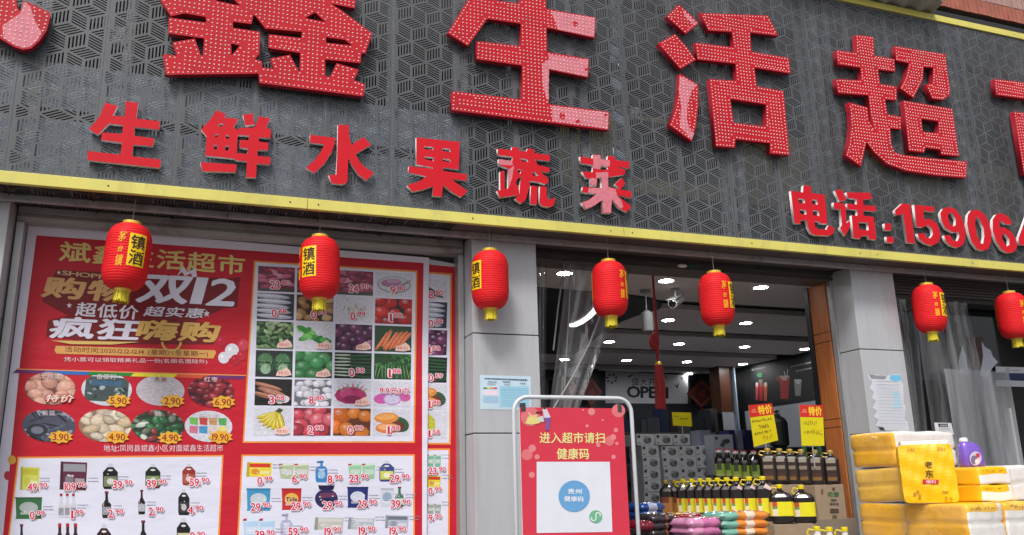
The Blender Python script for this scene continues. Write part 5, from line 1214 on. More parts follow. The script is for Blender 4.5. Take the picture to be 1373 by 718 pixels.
# security cameras
def camera_box(x, y, z, lab, yaw, m, s=1.):
    r = empty('security_camera', (x, y, z), lab, 'camera')
    d = Vector((math.cos(yaw), math.sin(yaw), -.42)).normalized(); c0 = Vector((x, y, z))
    MB().tube([c0-d*.085*s, c0-d*.08*s, c0+d*.06*s, c0+d*.075*s], [.022*s, .033*s, .036*s, .034*s], 16).build('shell', m, r, smooth=False)
    MB().tube([c0+d*.0755*s, c0+d*.08*s], [.030*s, .024*s], 16).build('lens', M['cam_black'], r)
    h = MB(); u = Vector((0, 0, 1)); P0 = c0-d*.095*s+u*.040; P1 = c0+d*.095*s+u*.040; w = d.cross(u).normalized()*.038*s
    h.mesh([P0-w, P0+w, P1+w, P1-w, P0-w+u*.004, P0+w+u*.004, P1+w+u*.004, P1-w+u*.004], [(0, 1, 2, 3), (4, 7, 6, 5), (0, 4, 5, 1), (1, 5, 6, 2), (2, 6, 7, 3), (3, 7, 4, 0)]); h.build('sun_hood', m, r)
    MB().tube([c0+u*.04, (x, y, ZC-.006)], .009, 8).build('arm', M['cam_white'], r)
    MB().lathe([(.038, 0), (.038, -.012), (.02, -.018)], (x, y, ZC-.001), 16).build('ceiling_mount', M['grey_plastic'], r); return r
q = atz(905, 387, ZC); p = at(898, 404, q.y); camera_box(q.x, q.y, p.z, 'white bullet security camera under the ceiling beside the dark red cord', math.radians(215), M['cam_white'], 1.15)
q = atz(893, 391, ZC); p = at(868, 432, q.y)
r = empty('pendant_speaker', p, 'dim grey cylinder hanging under the ceiling left of the red cord', 'speaker')
MB().lathe([(.03, -.085), (.048, -.08), (.05, .08), (.03, .09), (.02, .10)], p, 18).build('housing', M['grey_plastic'], r, smooth=False)
MB().tube([p+Vector((0, 0, .1)), (p.x, p.y, ZC-.003)], .006, 6).build('rod', M['grey_plastic'], r); MB().lathe([(.05, 0), (.045, -.02)], (p.x, p.y, ZC-.002), 14).build('ceiling_mount', M['grey_plastic'], r)
# red knotted hanging
TY = 5.75
r = empty('red_knot_hanging', at(884, 545, TY), 'long dark red knotted cord with a bright red tassel hanging inside the doorway', 'ornament')
P = [at(x, y, TY) for x, y in ((876, 388), (878, 410), (880, 440), (880, 452), (881, 470), (882, 488))]; P[0] = Vector((P[1].x, TY, ZC-.002))
MB().tube(P, [.008, .012, .012, .022, .016, .008], 8).build('cord', M['redcloth'], r, smooth=True)
a = at(877, 458, TY); mb = MB(); mb.loft([[(a.x+k*rr*math.cos(t)*1.1, TY+k*rr*math.sin(t)*.5, z) for t in [2*math.pi*i/12 for i in range(12)]] for rr, z, k in ((.008, a.z+.07, 1), (.03, a.z+.035, 1), (.045, a.z-.01, 1), (.035, a.z-.045, 1), (.01, a.z-.075, 1))]); mb.build('knot', M['redcloth'], r, smooth=True)
t0, t1 = at(883, 488, TY), at(885.5, 548, TY); mb = MB(); n = 26
for k in range(n):
    an = 2*math.pi*k/n; R0_, R1_ = .026, .034+.006*math.sin(k*2.3)
    mb.tube([(t0.x+R0_*math.cos(an), TY+R0_*math.sin(an), t0.z-.01), (t0.x+R1_*math.cos(an), TY+R1_*math.sin(an), (t0.z+t1.z)/2), (t1.x+R1_*math.cos(an), TY+R1_*math.sin(an), t1.z-.01*math.sin(k*3.1))], .0045, 5)
mb.lathe([(.014, t1.z-t0.z), (.02, 0)], (t0.x, TY, t0.z), 10); o = mb.build('tassel', M['redtassel'], r); o['kind'] = 'stuff'
mb = MB().lathe([(.012, .018), (.026, .008), (.028, -.02), (.02, -.03)], t0, 14); mb.build('tassel_cap', M['gold'], r)

# back of the shop
BYW = 11.19
e = empty('opening_banner', at(868, 541, BYW), 'white grand-opening banner with black lettering on the back wall', 'banner')
mb = MB(); P = [at(812, 541, BYW), at(922, 541.5, BYW), at(923, 503.5, BYW), at(812, 498, BYW)]; mb.face(P, c(205, 207, 216)); mb.face([p+Vector((0, .003, 0)) for p in P][::-1], c(120, 120, 120)); mb.build('sheet', M['paper'], e)
pr = Print(plane_y(BYW-.001), (0, -1, 0), .001); K = c(26, 32, 44)
pr.text('盛大开业', (847, 516.8), (889.5, 518.5), (847, 506.8), K, 0); pr.text('OPEN', (841, 533), (895.5, 534.5), (841, 518), K, 2); pr.done('lettering', M['paper'], e)
pr.new(.002)
for x, y, s in ((907, 517, 4.2), (914, 507, 3)): pr.poly([(x-s, y-s*.4), (x, y+s*.1), (x+s, y-s), (x+s*.4, y+s*.5), (x+s*.2, y+s*1.2), (x-s*.2, y+s*.4)], K)
for k in range(7): a = k*.9; pr.poly([(820+8*math.cos(a), 508-7*math.sin(a)), (820+8*math.cos(a+.5), 508-7*math.sin(a+.5)), (820+2.5*math.cos(a+.2), 508-2.5*math.sin(a+.2))], c(70, 76, 84))
pr.poly([(841, 505), (850, 501.5), (848, 504), (843, 507)], c(90, 96, 100)); pr.poly([(888, 503), (896, 509), (893, 505)], c(90, 96, 100)); pr.done('bird_and_leaf_print', M['paper'], e)
def diamond(cx, cy, rx, ry, Y, lab):
    e = empty('fortune_diamond', at(cx, cy+ry, Y), lab, 'ornament'); pr = Print(plane_y(Y), (0, -1, 0), 0)
    def dm(s, col, th=0):
        P = [at(cx-rx*s, cy, Y), at(cx, cy+ry*s, Y), at(cx+rx*s, cy, Y), at(cx, cy-ry*s, Y)]; o = Vector((0, -.004-.001*th, 0)); mb.face([q+o for q in P], col)
        if not th: mb.face([q+Vector((0, .004, 0)) for q in P][::-1], col)
    mb = MB(); dm(1, c(96, 40, 34)); dm(.86, c(130, 78, 50), 1); dm(.76, c(84, 24, 26), 2); mb.build('board', M['paper'], e)
    pr = Print(plane_y(Y), (0, -1, 0), .008); pr.ell(cx, cy, rx*.5, ry*.46, c(104, 34, 32), 24); pr.ell(cx, cy, rx*.42, ry*.39, c(56, 18, 22), 24); pr.text('福', (cx-rx*.28, cy+ry*.26), (cx+rx*.28, cy+ry*.28), (cx-rx*.28, cy-ry*.28), c(120, 44, 38), 1); pr.done('character', M['paper'], e)
    MB().tube([at(cx, cy-ry, Y), at(cx, cy-ry-9, Y)], .004, 5).build('hanging_cord', M['redcloth'], e)
    b = at(cx, cy+ry, Y); MB().tube([b, b+Vector((0, 0, -.05)), b+Vector((0, 0, -.34))], [.008, .02, .026], 8).build('tassel', M['redcloth'], e)
DY = 10.9
diamond(940.5, 528, 20, 20, DY, 'dark red diamond good-luck hanging right of the opening banner')
diamond(793, 526, 15, 19, DY, 'dark red diamond good-luck hanging left of the opening banner')
def bpost(name, lab, x0, x1, y0, y1, Y, m, cat, dep=.25):
    A, B_ = at(x0, y0, Y), at(x1, y1, Y); e = empty(name, ((A.x+B_.x)/2, Y, B_.z), lab, cat)
    boxpart('body', (A.x, B_.x, Y, Y+dep, B_.z, A.z), m, e, bevel=.004); return e, A, B_
bpost('wooden_column', 'dark wood-clad column at the back right of the shop', 963, 983, 488, 553, 10.4, M['darkwood'], 'column')
bpost('pale_blue_column', 'pale blue column beside the drinks picture', 983, 1004, 488, 700, 10.35, M['paleblue'], 'column')  # the column itself is pale blue
bpost('hanging_board', 'blank pale grey board under the wooden column', 969, 986, 553, 577, 10.3, M['palegrey'], 'board', .02)
bpost('black_column', 'black column behind the left diamond hanging', 768, 812, 492, 700, 11.0, M['charcoal'], 'column', .15)
bpost('brown_cabinet', 'brown cabinet with white papers on it seen behind the health-code stand', 752, 781, 505, 700, 9.5, M['darkwood'], 'cabinet', .4)
bpost('white_box', 'white box on top of the brown cabinet', 757, 777, 493, 506, 9.6, M['palegrey'], 'box', .3)
bpost('black_screen', 'black panel behind the right diamond hanging', 924, 960, 503, 543, 11.1, M['black'], 'panel', .05)
# drinks pictures on the right-hand wall
e = empty('drinks_picture', atx(1050, 540, 7.44), 'black wall picture of red and clear iced drinks with white script above them', 'picture')
pmx = lambda px, py: atx(px, py, 7.44)
mb = MB(); P = [pmx(1003, 544), pmx(1104, 535), pmx(1104, 468), pmx(1003, 490)]; P[2].z = min(P[2].z, 3.24); P[3].z = min(P[3].z, 3.24); mb.face(P, c(22, 25, 28)); mb.face([p+Vector((.004, 0, 0)) for p in P][::-1], c(22, 25, 28)); mb.build('panel', M['paper'], e)
pr = Print(pmx, (-1, 0, 0), .002)
def cup(x0, x1, y0, y1, k, k2): pr.poly([(x0, y0), (x1, y0), (x1-(x1-x0)*.14, y1), (x0+(x1-x0)*.14, y1)], c(*k)); pr.poly([(x0+.8, y0-3), (x1-.8, y0-3), (x1, y0), (x0, y0)], c(*k2)); pr.ell((x0+x1)/2, y0+1.5, (x1-x0)*.3, 1.8, c(*k2), 10)
pr.ell(1019, 503, 3.6, 3, c(40, 120, 80), 12); cup(1013, 1017, 516, 537, (150, 60, 66), (170, 170, 170)); pr.done('drink', M['paper'], e); pr.new(.002); cup(1018, 1023, 515, 538, (150, 30, 40), (120, 90, 80)); cup(1024, 1029, 516, 538, (160, 80, 50), (180, 170, 160)); pr.ell(1020, 511, 3, 2.2, c(110, 110, 100), 10); pr.done('drink', M['paper'], e); pr.new(.002)
cup(1045, 1059, 507, 535, (160, 44, 44), (190, 170, 170)); pr.done('drink', M['paper'], e); pr.new(.002); cup(1065, 1075, 512, 531, (120, 130, 126), (170, 176, 176)); pr.poly([(1051, 498), (1052, 498), (1054, 506), (1053, 506)], c(200, 200, 200)); pr.poly([(1056, 496), (1057, 496), (1056, 505), (1055, 505)], c(200, 200, 200)); pr.ell(1043, 508, 2.4, 4, c(130, 40, 50), 10)
pr.done('drink', M['paper'], e)
notice = Print(pmx, (-1, 0, 0), .004); rn = random.Random(8)
for x0, y0, x1, y1, h in ((1009, 495, 1026, 492, 2.6), (1061, 491, 1088, 485, 2.4), (1068, 497, 1094, 492, 2.2), (1092, 526, 1096, 525, 2.4)):
    X = x0
    while X < x1: y = y0+(y1-y0)*(X-x0)/(x1-x0); w = rn.uniform(1, 2.2); notice.poly([(X, y), (X+w, y-.3), (X+w-.4, y+h*rn.uniform(.4, 1)), (X-.3, y+h)], c(120, 124, 122)); X += w+.7
notice.done('chalk_script', M['paper'], e)
e = empty('wall_shelf', atx(1050, 570, 7.4), 'pale grey counter front below the drinks picture', 'counter')
A, B_ = atx(1003, 548, 7.42), atx(1110, 538, 7.42); boxpart('counter_front', (7.36, 7.44, B_.y-.3, A.y, 1.2, 2.60), M['palegrey'], e)

# ------------------------------------------------------------------ goods
def sup(w, d, z, p=.45, n=20, ox=0, oy=0): return [(ox+w/2*math.copysign(abs(math.cos(t))**p, math.cos(t)), oy+d/2*math.copysign(abs(math.sin(t))**p, math.sin(t)), z) for t in [2*math.pi*(k+.5)/n for k in range(n)]]
LIQ = mat('dark_soy_bottle', (.012, .009, .009), .16, spec=.6, coat=.4); CAPY = mat('yellow_cap', (.72, .58, .01), .3); CAPR = mat('red_cap', (.55, .05, .07), .35); CAPG = mat('gold_cap', (.50, .34, .08), .3, .4); CAPN = mat('green_cap', (.02, .16, .08), .4)
CLEAR = mat('pale_bottle_neck', (.20, .20, .17), .15, coat=.4)
def jug(w, d, h, cap, label, neckh=.05, hand=True, lab=(.2, .55), p=.4, tag_=False, body=None):
    """handled plastic jug, base at the origin, front to -y"""
    r = empty('oil_jug', (0, 0, 0)); zs = h-neckh
    rings = [sup(w*.92, d*.92, 0, p), sup(w, d, .012, p), sup(w, d, zs*.30, p), sup(w*.97, d*.97, zs*.33, p), sup(w*.97, d*.97, zs*.55, p), sup(w, d, zs*.60, p), sup(w, d, zs*.84, p), sup(w*.86, d*.86, zs*.93, .6), sup(w*.45, d*.5, zs, .8), sup(.036, .036, zs+.012, 1), sup(.034, .034, h-.02, 1)]
    MB().loft(rings).build('body', body or LIQ, r, smooth=False, world=False, bevel=0)
    MB().lathe([(.021, h-.026), (.022, h-.008), (.020, h), (.004, h+.001)], n=16).build('cap', cap, r, world=False)
    if hand:
        MB().tube([(-.02, 0, h-.025), (-.05, 0, h-.018), (-.062, 0, h-.04), (-.055, 0, zs-.005), (-.035, 0, zs-.012)], .006, 6).build('handle', cap, r, world=False)
    mb = MB(); z0, z1 = zs*lab[0], zs*lab[1]; n = 20; rr = [[(x*1.006, y*1.012, z0+(z1-z0)*j/6) for x, y, _ in sup(w, d, 0, p, 44)] for j in range(7)]
    idx = [k for k in range(44) if math.pi*1.06 < 2*math.pi*(k+.5)/44 < math.pi*1.94]
    for j in range(6):
        for q_, k in enumerate(idx[:-1]): mb.face([rr[j][k], rr[j][k+1], rr[j+1][k+1], rr[j+1][k]], label(q_/(len(idx)-2), (j+.5)/6))
    mb.build('label', M['goods'], r, world=False)
    if tag_:
        mb = MB(); mb.face([(.0, -d/2-.006, zs*.88), (.045, -d/2-.012, zs*.80), (.055, -d/2-.012, zs*.86), (.018, -d/2+.0, zs*.99)], c(206, 180, 176)); mb.build('swing_tag', M['paper'], r, world=False)
    return r
def lab_yellow(u, v):
    if .30 < u < .50: return c(190, 70, 50) if v > .6 else (c(80, 150, 80) if v > .42 else c(226, 216, 190))
    return c(226, 216, 20) if u > .30 else c(236, 190, 60)
def lab_dark(u, v):
    if .34 < u < .56: return [c(120, 84, 30), c(60, 34, 22), c(50, 26, 20), c(130, 116, 100), c(44, 26, 22), c(150, 140, 124)][min(5, int(v*6))]
    return c(26, 14, 12)
def lab_green(u, v):
    if .35 < u < .6 and v > .55: return c(70, 90, 50)
    return c(160, 190, 70) if v > .3 else c(190, 200, 110)
def lab_orange(u, v): return c(170, 110, 50) if (v < .6 or u > .5) else c(110, 50, 30)
BOXM = M['carton']
def put(proto, px0, px1, ybase, Y, first_, lab, cat, group, rz, sc=None, ytop=None):
    o = proto if first_ else copy_tree(proto)
    p = at((px0+px1)/2, ybase, Y); o.location = p; o.rotation_euler.z = rz
    if sc: o.scale = sc
    tag(o, lab, cat, group); return o
def hgt(px, y0, y1, Y): return at(px, y0, Y).z-at(px, y1, Y).z
# back upper row: six big black jugs
YA = 5.2; h = hgt(1080, 603, 649, YA)
J = jug(.108, .088, h, CAPG, lab_dark, .04, True, (.12, .86))
xsA = [(1024, 1042), (1042, 1056), (1056, 1070), (1070, 1087), (1088, 1106), (1107, 1128)]
for i, (a, b) in enumerate(xsA):
    o = put(J, a, b, 648+.3*i, YA-.02*(i % 2), i == 0, 'big black jug with a brown label, %s in the upper row' % ['leftmost', 'second from the left', 'third from the left', 'third from the right', 'second from the right', 'rightmost'][i], 'jug', 'black jugs on the upper cartons', math.radians(-38))
cp = None
for i, (a, b) in enumerate(((1079, 0), (1099, 0))):   # tall green caps of bottles standing behind
    p = at(a, 611, YA+.14); 
    e = empty('green_capped_bottle', (p.x, p.y, p.z-.26), 'dark bottle with a tall green cap behind the upper row, %s one' % ('left', 'right')[i], 'bottle', 'green capped bottles behind the upper row')
    MB().lathe([(.03, 0), (.032, .01), (.032, .19), (.016, .235), (.014, .26)], (p.x, p.y, p.z-.26), 14).build('body', LIQ, e); MB().lathe([(.017, .258), (.019, .30), (.016, .325), (.003, .326)], (p.x, p.y, p.z-.26), 12).build('cap', CAPN, e)
# small bottles with red caps
YB = 6.3; h = hgt(980, 602, 646, YB)
def jugR():
    r = empty('sauce_bottle', (0, 0, 0)); w = .082
    MB().loft([sup(w*.94, w*.94, 0, .6), sup(w, w, .01, .6), sup(w, w, h*.62, .6), sup(w*.9, w*.9, h*.70, .7), sup(.04, .04, h*.82, 1), sup(.036, .036, h*.9, 1)]).build('body', LIQ, r, world=False)
    MB().lathe([(.022, h*.88), (.024, h*.93), (.024, h*.955)], n=14).build('collar', M['foam'], r, world=False); MB().lathe([(.0235, h*.95), (.024, h), (.004, h+.001)], n=14).build('cap', CAPR, r, world=False)
    MB().tube([(-.018, 0, h*.9), (-.042, 0, h*.86), (-.044, 0, h*.72), (-.03, 0, h*.66)], .006, 6).build('handle', CLEAR, r, world=False)
    mb = MB(); rr = [[(x*1.01, y*1.01, h*(.16+.38*j/4)) for x, y, _ in sup(w, w, 0, .6, 40)] for j in range(5)]; idx = [k for k in range(40) if math.pi*1.08 < 2*math.pi*(k+.5)/40 < math.pi*1.92]
    for j in range(4):
        for q_, k in enumerate(idx[:-1]): mb.face([rr[j][k], rr[j][k+1], rr[j+1][k+1], rr[j+1][k]], lab_green(q_/(len(idx)-2), (j+.5)/4))
    mb.build('label', M['goods'], r, world=False); return r
K_ = jugR()
for i, (a, b, yb) in enumerate(((961.5, 972, 646), (972.5, 984, 646), (984, 995, 648), (995, 1006, 648.5), (1008, 1020, 648))):
    put(K_, a, b, yb, YB-(.06 if i > 1 else 0), i == 0, 'small dark bottle with a red cap and yellow-green label, %s from the left' % nm[i], 'bottle', 'red capped sauce bottles', math.radians(-35))
# front row of yellow-capped jugs
YC = 5.0; h = hgt(1070, 651.5, 701, YC)
Jb = jug(.158, .12, h*1.03, CAPY, lab_yellow, .05, True, (.22, .68))
for i, (a, b, yb) in enumerate(((1037, 1062, 701), (1063, 1095, 701.5))):
    put(Jb, a, b, yb, YC, i == 0, 'large yellow-capped oil jug with a lime label, %s of the two at the right end' % ('left', 'right')[i], 'jug', 'large yellow capped oil jugs', math.radians(-34))
h2 = .298
Jc = jug(.112, .10, h2, CAPY, lab_yellow, .045, True, (.2, .60), tag_=True)
cs = [(913, 925), (925, 937), (937, 948), (948, 960), (960, 972), (973, 984), (985, 997), (1003, 1015), (1020, 1034)]
for i, (a, b) in enumerate(cs):
    o = put(Jc, a, b, 691+.45*i, 5.95-.108*i, i == 0, 'smaller yellow-capped oil jug with red-marked label, %s' % ['leftmost of the middle row', 'next to the leftmost of the middle row', 'third from the left in the middle row', 'fourth from the left in the middle row', 'fifth from the left in the middle row', 'sixth from the left in the middle row', 'seventh from the left in the middle row', 'second from the large jugs', 'touching the large jugs'][i], 'jug', 'yellow capped oil jugs in the middle row', math.radians(-34)); o.location.z = 1.350
Jd = jug(.105, .10, h2*.98, CAPG, lab_orange, .045, False, (.15, .66))
for i, (a, b) in enumerate(((890, 901), (901, 912))): o = put(Jd, a, b, 690, 6.06, i == 0, 'dark oil jug with an orange label at the left end of the row, %s one' % ('outer', 'inner')[i], 'jug', 'orange labelled jugs', math.radians(-34)); o.location.z = 1.350
# cartons they stand on
def carton(name, lab, x0, x1, y0, y1, z0, z1, cat='carton', m=None, group=None):
    e = empty(name, ((x0+x1)/2, (y0+y1)/2, z0), lab, cat, group); boxpart('box', (x0, x1, y0, y1, z0, z1), m or BOXM, e, bevel=.003)
    MB().box((x0+x1)/2-.02, (x0+x1)/2+.02, y0-.0015, y1, z1, z1+.0012).build('tape', CLEAR, e); return e
cA = at(1098, 703, 5.02); cB = at(1137, 703, 5.02); ctz = at(1118, 650.0, 5.02).z
e = carton('cardboard_carton', 'brown carton with green and black print under the last black jug', cA.x, cB.x, 5.02, 5.40, cA.z, ctz)
pr = Print(plane_y(5.019), (0, -1, 0), .0004); GR = c(60, 110, 60); pr.text('花香', (1109.5, 666.5), (1125, 666.5), (1109.5, 660), GR, 2); pr.text('菜籽', (1114, 673), (1121.5, 673), (1114, 669.5), c(50, 50, 44), 1); pr.text('调和油', (1112, 678), (1124, 678), (1112, 674.5), c(50, 50, 44), 1)
for j in range(3): pr.poly([(1113, 682.5+2.2*j), (1124.5, 682.5+2.2*j), (1124.5, 684+2.2*j), (1113, 684+2.2*j)], c(70, 62, 50))
pr.poly([(1116, 691), (1122, 691), (1122, 699), (1116, 699)], c(100, 84, 64)); pr.poly([(1115.5, 654), (1119.5, 654), (1119.5, 658), (1115.5, 658)], c(90, 76, 60)); pr.poly([(1101, 656), (1103.5, 656), (1103.5, 663), (1101, 663)], c(100, 84, 64)); pr.done('carton_print', M['paper'], e)
zA = at(1080, 649, YA).z
carton('cardboard_carton', 'plain brown carton standing behind the large yellow capped jugs', 3.80, cA.x-.008, 5.13, 5.5, cA.z, zA-.001)
carton('cardboard_carton', 'long brown carton under the small red capped bottles', 3.95, 4.58, 6.15, 6.6, 1.0, at(1000, 648.5, 6.25).z-.001)
zC = at(1070, 701.5, YC).z
carton('cardboard_carton', 'brown carton at the bottom edge under the large yellow capped jugs', at(1038, 703, 4.93).x, at(1095, 703, 4.93).x, 4.93, 5.125, zC-.3, zC-.002)
shf = empty('goods_bench', (4, 6, .13), 'dark bench carrying the oil jugs and cartons inside the doorway', 'bench')
boxpart('top', (2.9, 4.58, 4.93, 6.65, zC-.34, zC-.305), M['table'], shf); boxpart('shelf_step', (3.0, 4.40, 5.0, 6.14, zC-.304, 1.348), M['table'], shf)
for x_, y_ in ((2.95, 5.0), (4.5, 5.0), (2.95, 6.6), (4.5, 6.6)): boxpart('leg', (x_, x_+.05, y_-.05, y_, .13, zC-.34), M['darkmetal'], shf)
# white bottles with yellow caps at the bottom edge
Jw = None; WB_ = mat('white_bottle', (.62, .58, .54), .3)
for i, (x, y) in enumerate(((1095, 708), (1111.5, 709), (1132, 709))):
    p = at(x, y, 4.62)
    if Jw is None: Jw = jug(.088, .08, .25, CAPY, lambda u, v: c(226, 200, 190), .05, True, (.2, .6), .6, body=WB_); o = Jw
    else: o = copy_tree(Jw)
    o.location = (p.x, 4.62, p.z-.24); o.rotation_euler.z = math.radians(-34); tag(o, 'white bottle with a yellow handled cap at the bottom edge, %s of three' % ['left', 'middle', 'right'][i], 'bottle', 'white bottles at the bottom edge')
lowb = empty('low_bench', (4.3, 5.4, .13), 'low bench at the very front of the doorway under white bottles and rice bags', 'bench'); zl = at(1100, 709, 4.62).z-.24
boxpart('top', (2.35, 4.25, 4.50, 4.92, zl-.04, zl-.002), M['table'], lowb)
for x_ in (2.4, 4.15): boxpart('leg', (x_, x_+.05, 4.7, 4.75, .13, zl-.04), M['darkmetal'], lowb)
# milk cartons: stack at the back
MY = 8.5
def milk():
    r = empty('milk_carton', (0, 0, 0)); w, h_ = .212, .122
    mb = MB().box(-w/2, w/2, 0, .3, 0, h_, col=c(206, 208, 216)); mb.build('box', M['paper'], r, bevel=.002, world=False)
    pr = Print(lambda a, b: Vector((a, 0, b)), (0, -1, 0), .0004)
    pr.ell(.025, .055, .056, .043, c(170, 174, 178), 22); pr.ell(.03, .048, .048, .030, c(104, 110, 112), 14); pr.poly([(-.01, .03), (.03, .085), (.07, .08), (.06, .04)], c(128, 134, 132)); pr.poly([(.03, .05), (.06, .085), (.075, .075), (.06, .045)], c(70, 76, 80)); pr.poly([(-.01, .055), (.02, .03), (.04, .02), (.0, .03)], c(80, 88, 90)); pr.poly([(-.095, .078), (-.062, .078), (-.062, .11), (-.095, .11)], c(58, 62, 72)); pr.poly([(-.02, .092), (.03, .092), (.03, .098), (-.02, .098)], c(100, 110, 116)); pr.poly([(-.095, .02), (-.06, .02), (-.06, .03), (-.095, .03)], c(104, 106, 112))
    pr.mb.build('front_print', M['paper'], r, world=False); return r
mk = milk(); first = True
z1 = at(900, 582, MY).z; X0 = at(888, 610, MY).x
rn = random.Random(12)
ordn = ['topmost', 'second', 'third', 'fourth', 'fifth', 'sixth', 'lowest']
def mput(x, z, lab):
    global first
    o = mk if first else copy_tree(mk); first = False; o.location = (x+rn.uniform(-.004, .004), MY+rn.uniform(-.01, .01), z); tag(o, lab, 'carton', 'stacked grey printed drink cartons')
for i in range(3): mput(at(853+24.7*(i+.5), 590, MY).x, z1-.124, 'grey printed carton in the top layer of the stack, %s of three' % ['left', 'middle', 'right'][i])
for j in range(6): mput(at(860+12.5, 604, MY).x, z1-.124*(j+2)-.001*j, 'grey printed carton in the detached left column, %s from the top' % ordn[j].replace('topmost', 'first').replace('lowest', 'sixth'))
for i in range(3):
    for j in range(6): mput(X0+.108+.2165*i, z1-.018-.124*(j+1.9), 'grey printed carton of the main stack, %s column, %s from the top' % (['left', 'middle', 'right'][i], ['first', 'second', 'third', 'fourth', 'fifth', 'sixth'][j]))
pal = empty('pallet_stand', (5.1, MY+.15, .13), 'dark stand under the stack of grey cartons', 'stand'); boxpart('top', (4.55, 5.62, MY, MY+.32, .13, z1-.018-.124*7.9-.002), M['charcoal'], pal)
q = at(957, 600, 8.3); e = empty('appliance_box', q, 'pale box printed with a grey machine standing right of the carton stack', 'box'); A = at(957, 583, 8.3); B_ = at(984, 606, 8.3); boxpart('box', (A.x, B_.x, 8.3, 8.5, B_.z-.25, A.z), M['palegrey'], e, bevel=.003)
pr = Print(plane_y(8.299), (0, -1, 0), .0004); pr.ell(974, 592, 5, 3.2, c(60, 66, 70), 14); pr.poly([(965, 598), (969, 590), (974, 594), (970, 600)], c(80, 84, 88)); pr.poly([(959, 586), (962, 586), (962, 590), (959, 590)], c(50, 54, 60)); pr.done('box_print', M['paper'], e)
e = empty('blue_box_row', at(990, 600, 8.6), 'dark blue and white boxes on the shelf behind the small bottles', 'box'); 
for x0, x1, k in ((977, 988, (26, 34, 84)), (988, 998, (120, 126, 146)), (998, 1012, (24, 34, 80)), (938, 955, (120, 124, 140))):
    A, B_ = at(x0, 577, 8.6), at(x1-.6, 606, 8.6); MB().box(A.x, B_.x, 8.6, 8.8, B_.z-.2, A.z, col=c(*k)).build('box', M['paper'], e)
# dark shelf of goods behind the cartons
rk = empty('back_shelving', (5.0, 10, .13), 'dim dark shelving with blue and black goods behind the carton stack', 'shelving')
for z in (1.4, 1.85, 2.25): boxpart('shelf', (4.3, 6.6, 9.9, 10.3, z, z+.03), M['darkmetal'], rk)
rn = random.Random(21); x = 4.35
for z in (1.88, 2.28, 1.43):
    x = 4.35
    while x < 6.5:
        w = rn.uniform(.08, .22); hh = rn.uniform(.15, .33); k = rn.choice([(26, 36, 70), (20, 22, 28), (40, 30, 30), (30, 34, 44), (60, 64, 72)])
        MB().box(x, x+w, 9.92, 10.1, z+.001, z+hh, col=c(*k)).build('pack', M['goods'], rk); x += w+.012
for x_ in (4.3, 6.57): boxpart('upright', (x_, x_+.03, 9.9, 10.3, .13, 2.6), M['darkmetal'], rk)
# price boards
def board_sign(name, lab, TL, TR, BR, BL, Y, hf, words, pole=True):
    P = [at(*q, Y) for q in (BL, BR, TR, TL)]; e = empty(name, (P[0]+P[1])/2, lab, 'price sign'); mb = MB(); mb.face(P, c(216, 200, 0)); mb.face([p+Vector((0, .003, 0)) for p in P][::-1], c(190, 170, 20)); mb.build('yellow_card', M['paper'], e)
    pr = Print(plane_y(Y), (0, -1, 0), .0006); f = lambda u, v: ((TL[0]*(1-u)+TR[0]*u)*(1-v)+(BL[0]*(1-u)+BR[0]*u)*v, (TL[1]*(1-u)+TR[1]*u)*(1-v)+(BL[1]*(1-u)+BR[1]*u)*v)
    if hf:
        pr.poly([f(0, hf), f(1, hf), f(1, 0), f(0, 0)][::1], c(206, 34, 30)); pr.text('特价', f(.38, hf*.86), f(.94, hf*.86), f(.38, hf*.14), c(240, 206, 40), 2)
        a, b = f(.19, hf*.5); 
        for k in range(5): pr.ell(a+(-3+1.5*k)*.7, b+((-1)**k)*1.4, 1.8, 1.1, c(226, 120, 90), 9)
        pr.done('red_header', M['paper'], e)
    pr = Print(plane_y(Y), (0, -1, 0), .0018); rn = random.Random(len(lab))
    for u0, u1, v, h_, k in words:         # felt-pen strokes
        u = u0
        while u < u1:
            du = rn.uniform(.04, .09)
            for _ in range(3):
                a0, a1, b0, b1 = u+rn.uniform(0, du*.6), u+rn.uniform(0, du), v+rn.uniform(-h_, h_), v+rn.uniform(-h_, h_); X0_, Y0_ = f(a0, b0); X1_, Y1_ = f(a1, b1); d = math.hypot(X1_-X0_, Y1_-Y0_)+1e-6; nx, ny = -(Y1_-Y0_)/d*.32, (X1_-X0_)/d*.32
                pr.poly([(X0_+nx, Y0_+ny), (X0_-nx, Y0_-ny), (X1_-nx, Y1_-ny), (X1_+nx, Y1_+ny)], c(*k))
            u += du*1.2
    pr.done('handwriting', M['paper'], e)
    if pole:
        m_ = (P[0]+P[1])/2; MB().tube([m_+Vector((0, .008, .02)), m_+Vector((0, .008, -.16))], .005, 6).build('pole', M['alu'], e)
    return e
board_sign('price_board', 'tilted yellow price board with a red header on the left, above the small bottles', (1003.5, 543.5), (1035, 541), (1043.5, 590.5), (1011, 599.5), 5.35, .30, [(.05, .85, .40, .03, (60, 40, 20)), (.3, .65, .56, .06, (150, 90, 20)), (.1, .7, .70, .03, (60, 40, 20)), (.35, .75, .84, .06, (190, 110, 10))])
board_sign('price_board', 'upright yellow price board with a red header on the right, beside the wooden jamb', (1072, 543), (1103, 543.5), (1105.5, 598), (1075, 598), 5.16, .30, [(.12, .75, .44, .06, (150, 130, 40)), (.12, .5, .66, .04, (110, 90, 20)), (.5, .9, .66, .07, (170, 130, 10))])
board_sign('price_board', 'small plain yellow price board on a pole above the grey cartons', (901, 553), (926.5, 553.5), (928, 572), (902.5, 571), 8.0, 0, [(.1, .35, .3, .05, (60, 50, 20)), (.3, .8, .45, .06, (80, 66, 20))])
